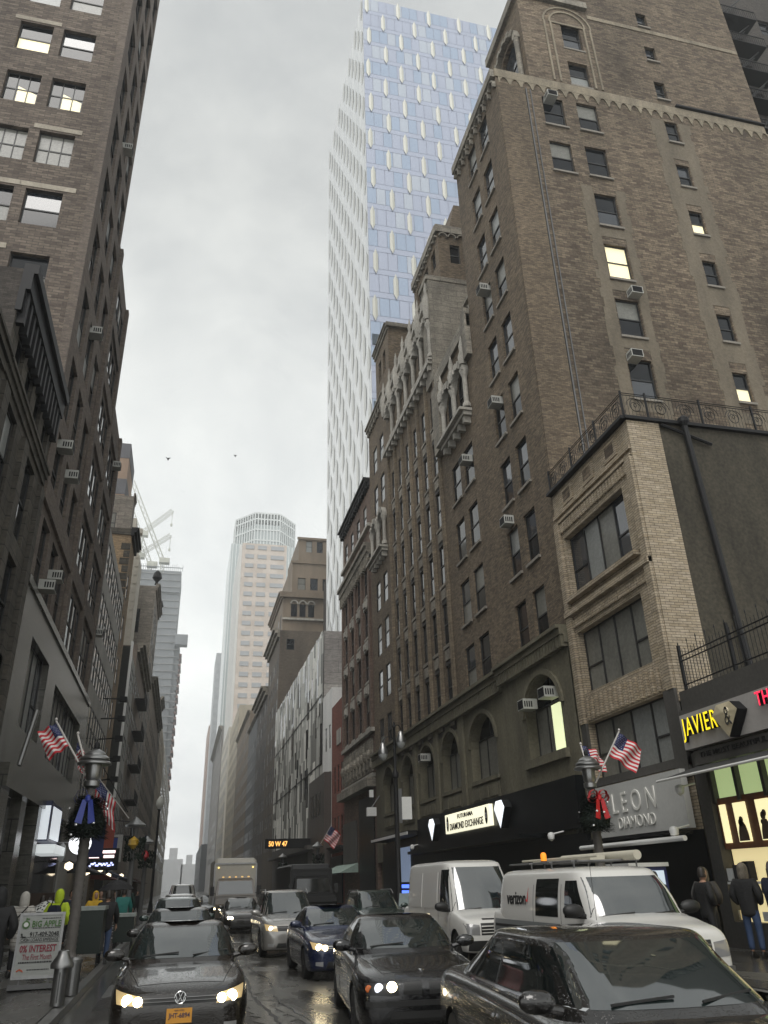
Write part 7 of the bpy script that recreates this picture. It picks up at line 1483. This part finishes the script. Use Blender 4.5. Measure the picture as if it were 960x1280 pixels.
def check_mat():
    m = bpy.data.materials.new('black_white_print'); m.use_nodes = True; t = m.node_tree; n = t.nodes; b = n['Principled BSDF']; c = n.new('ShaderNodeTexCoord'); v = n.new('ShaderNodeTexVoronoi'); v.inputs['Scale'].default_value = 12; t.links.new(c.outputs['Object'], v.inputs['Vector']); r = n.new('ShaderNodeMath'); r.operation = 'GREATER_THAN'; r.inputs[1].default_value = .42; t.links.new(v.outputs['Distance'], r.inputs[0]); x = n.new('ShaderNodeMix'); x.data_type = 'RGBA'; x.inputs[6].default_value = (.02, .02, .02, 1); x.inputs[7].default_value = (.6, .6, .58, 1); t.links.new(r.outputs[0], x.inputs[0]); t.links.new(x.outputs[2], b.inputs['Base Color']); return m
Z = .15
person('person in a long white quilted hooded coat with a shoulder strap, seen from behind', (-3.55, 22.2, Z), R(170), WC, JD, 1.76, hood=cloth('white_hood', (.46, .44, .40)), coatlen=1.05, bag='strap', arms='pocket')
person('person in a black coat cut off by the left edge of the picture', (-3.1, 16.8, Z), R(185), BK, JD, 1.84, hood=BK, arms='pocket')
person('person in a bright yellow-green hooded jacket with a navy rucksack', (-2.95, 23.6, Z), R(165), YG, JD, 1.80, hood=YG, bag='backpack', arms='pocket')
person('person in dark clothes beside the black and white umbrella', (-3.75, 26.5, Z), R(175), BK, JD, 1.65, hair=HR, umbrella=('black and white printed umbrella between the white coat and the yellow-green jacket', check_mat(), (.35, -1.2, 1.30)))
person('walking man in a dark jacket and blue jeans beside the kerb', (-1.85, 25.2, Z), R(180), BK, JN, 1.74, 'walk', hair=HR, umbrella=('wide black umbrella above the man in blue jeans', BK, (.15, .6, 1.78)))
person('person in a yellow hooded raincoat behind the cabinet', (-2.75, 31.5, Z), R(20), YE, JD, 1.74, hood=YE, arms='pocket')
person('person in a teal jacket behind the black umbrella', (-1.95, 34, Z), R(180), TE, JD, 1.8, 'walk', hair=HR)
person('person in a dark green coat near the second lamp', (-2.15, 40, Z), R(180), cloth('dark_green_coat', (.01, .03, .022)), JD, 1.95, hair=HR)
for i, (x, y, c, lb) in enumerate(((-3.7, 33, NV, 'person in a navy coat left of the yellow raincoat, further back'), (-4.5, 37, BK, 'person in black close to the left shop fronts'), (-3.1, 38, BRN, 'person in a brown coat in the middle of the left pavement crowd'), (-4.0, 45, BK, 'person in black under the round white sign'), (-2.9, 48, NV, 'person in a navy jacket, far back near the kerb'), (-3.6, 54, BRN, 'person in a brown jacket far down the left pavement'), (-2.6, 60, BK, 'farthest person in black on the left pavement'))):
    person(lb, (x, y, Z), R(random.choice([0, 180, 160, 20])), c, JD, random.uniform(1.65, 1.82), random.choice(['walk', 'stand']), hair=HR, group='passers-by far down the left pavement')
person('person in black jacket, blue jeans and fur hood facing the lit shop window', (12.75, 17.35, Z), R(118), BK, JN, 1.92, hood=GF, arms='pocket', coatlen=.8)
person('person in a long dark jacket at the right edge, leaning to the lit window', (13.2, 17.0, Z), R(100), NV, JN, 1.93, hair=GF, arms='fwd', lean=.06)
person('person in black with dark hair partly hidden by the bonnet of the work van', (12.3, 18.3, Z), R(90), BK, JD, 1.86, hair=HR, arms='pocket')
person('person in a gray hood behind the two at the jewellery window', (12.9, 19.1, Z), R(130), cloth('gray_coat', (.06, .055, .05)), JD, 1.86, hood=GF, arms='pocket')
person('person in a brown coat with fur hood, nearest the lit window at the edge', (13.1, 15.9, Z), R(95), BRN, JD, 1.85, hood=GF, arms='pocket')
person('person in a navy coat between the work van bonnet and the gray sign', (12.0, 19.9, Z), R(150), NV, JN, 1.8, 'walk', hair=HR)
t = thing('street_kiosk', 'white and blue lit vending kiosk behind the work van', 'kiosk', (12.4, 21.5, .15)); mb = MB(); mb.box(-.5, .6, -.6, .7, 0, 1.95); part_(t, 'box', mb, mat('navy_kiosk', (.02, .03, .12), .4, var=.1), False); mb = MB(); mb.box(-.56, .66, -.66, .76, 1.95, 2.05); part_(t, 'lid', mb, WHITE, False); mb = MB(); mb.box(-.1, .5, -.63, -.602, .9, 1.85); part_(t, 'lit_panel', mb, glow('kiosk_panel', (.6, .7, .8), .5), False)
# ------------------------------------------------------------------ mist between the houses: far things fade
HZ = bpy.data.materials.new('mist'); HZ.use_nodes = True; n_ = HZ.node_tree.nodes; n_.clear(); o_ = n_.new('ShaderNodeOutputMaterial'); pv_ = n_.new('ShaderNodeVolumePrincipled')
pv_.inputs['Color'].default_value = (.93, .96, .97, 1); pv_.inputs['Density'].default_value = .0006; pv_.inputs['Anisotropy'].default_value = .35
HZ.node_tree.links.new(pv_.outputs[0], o_.inputs['Volume'])
mb = MB(); mb.box(-155, 155, -70, 760, -1.0, 262); hz = mb.build('haze', HZ); hz['kind'] = 'stuff'
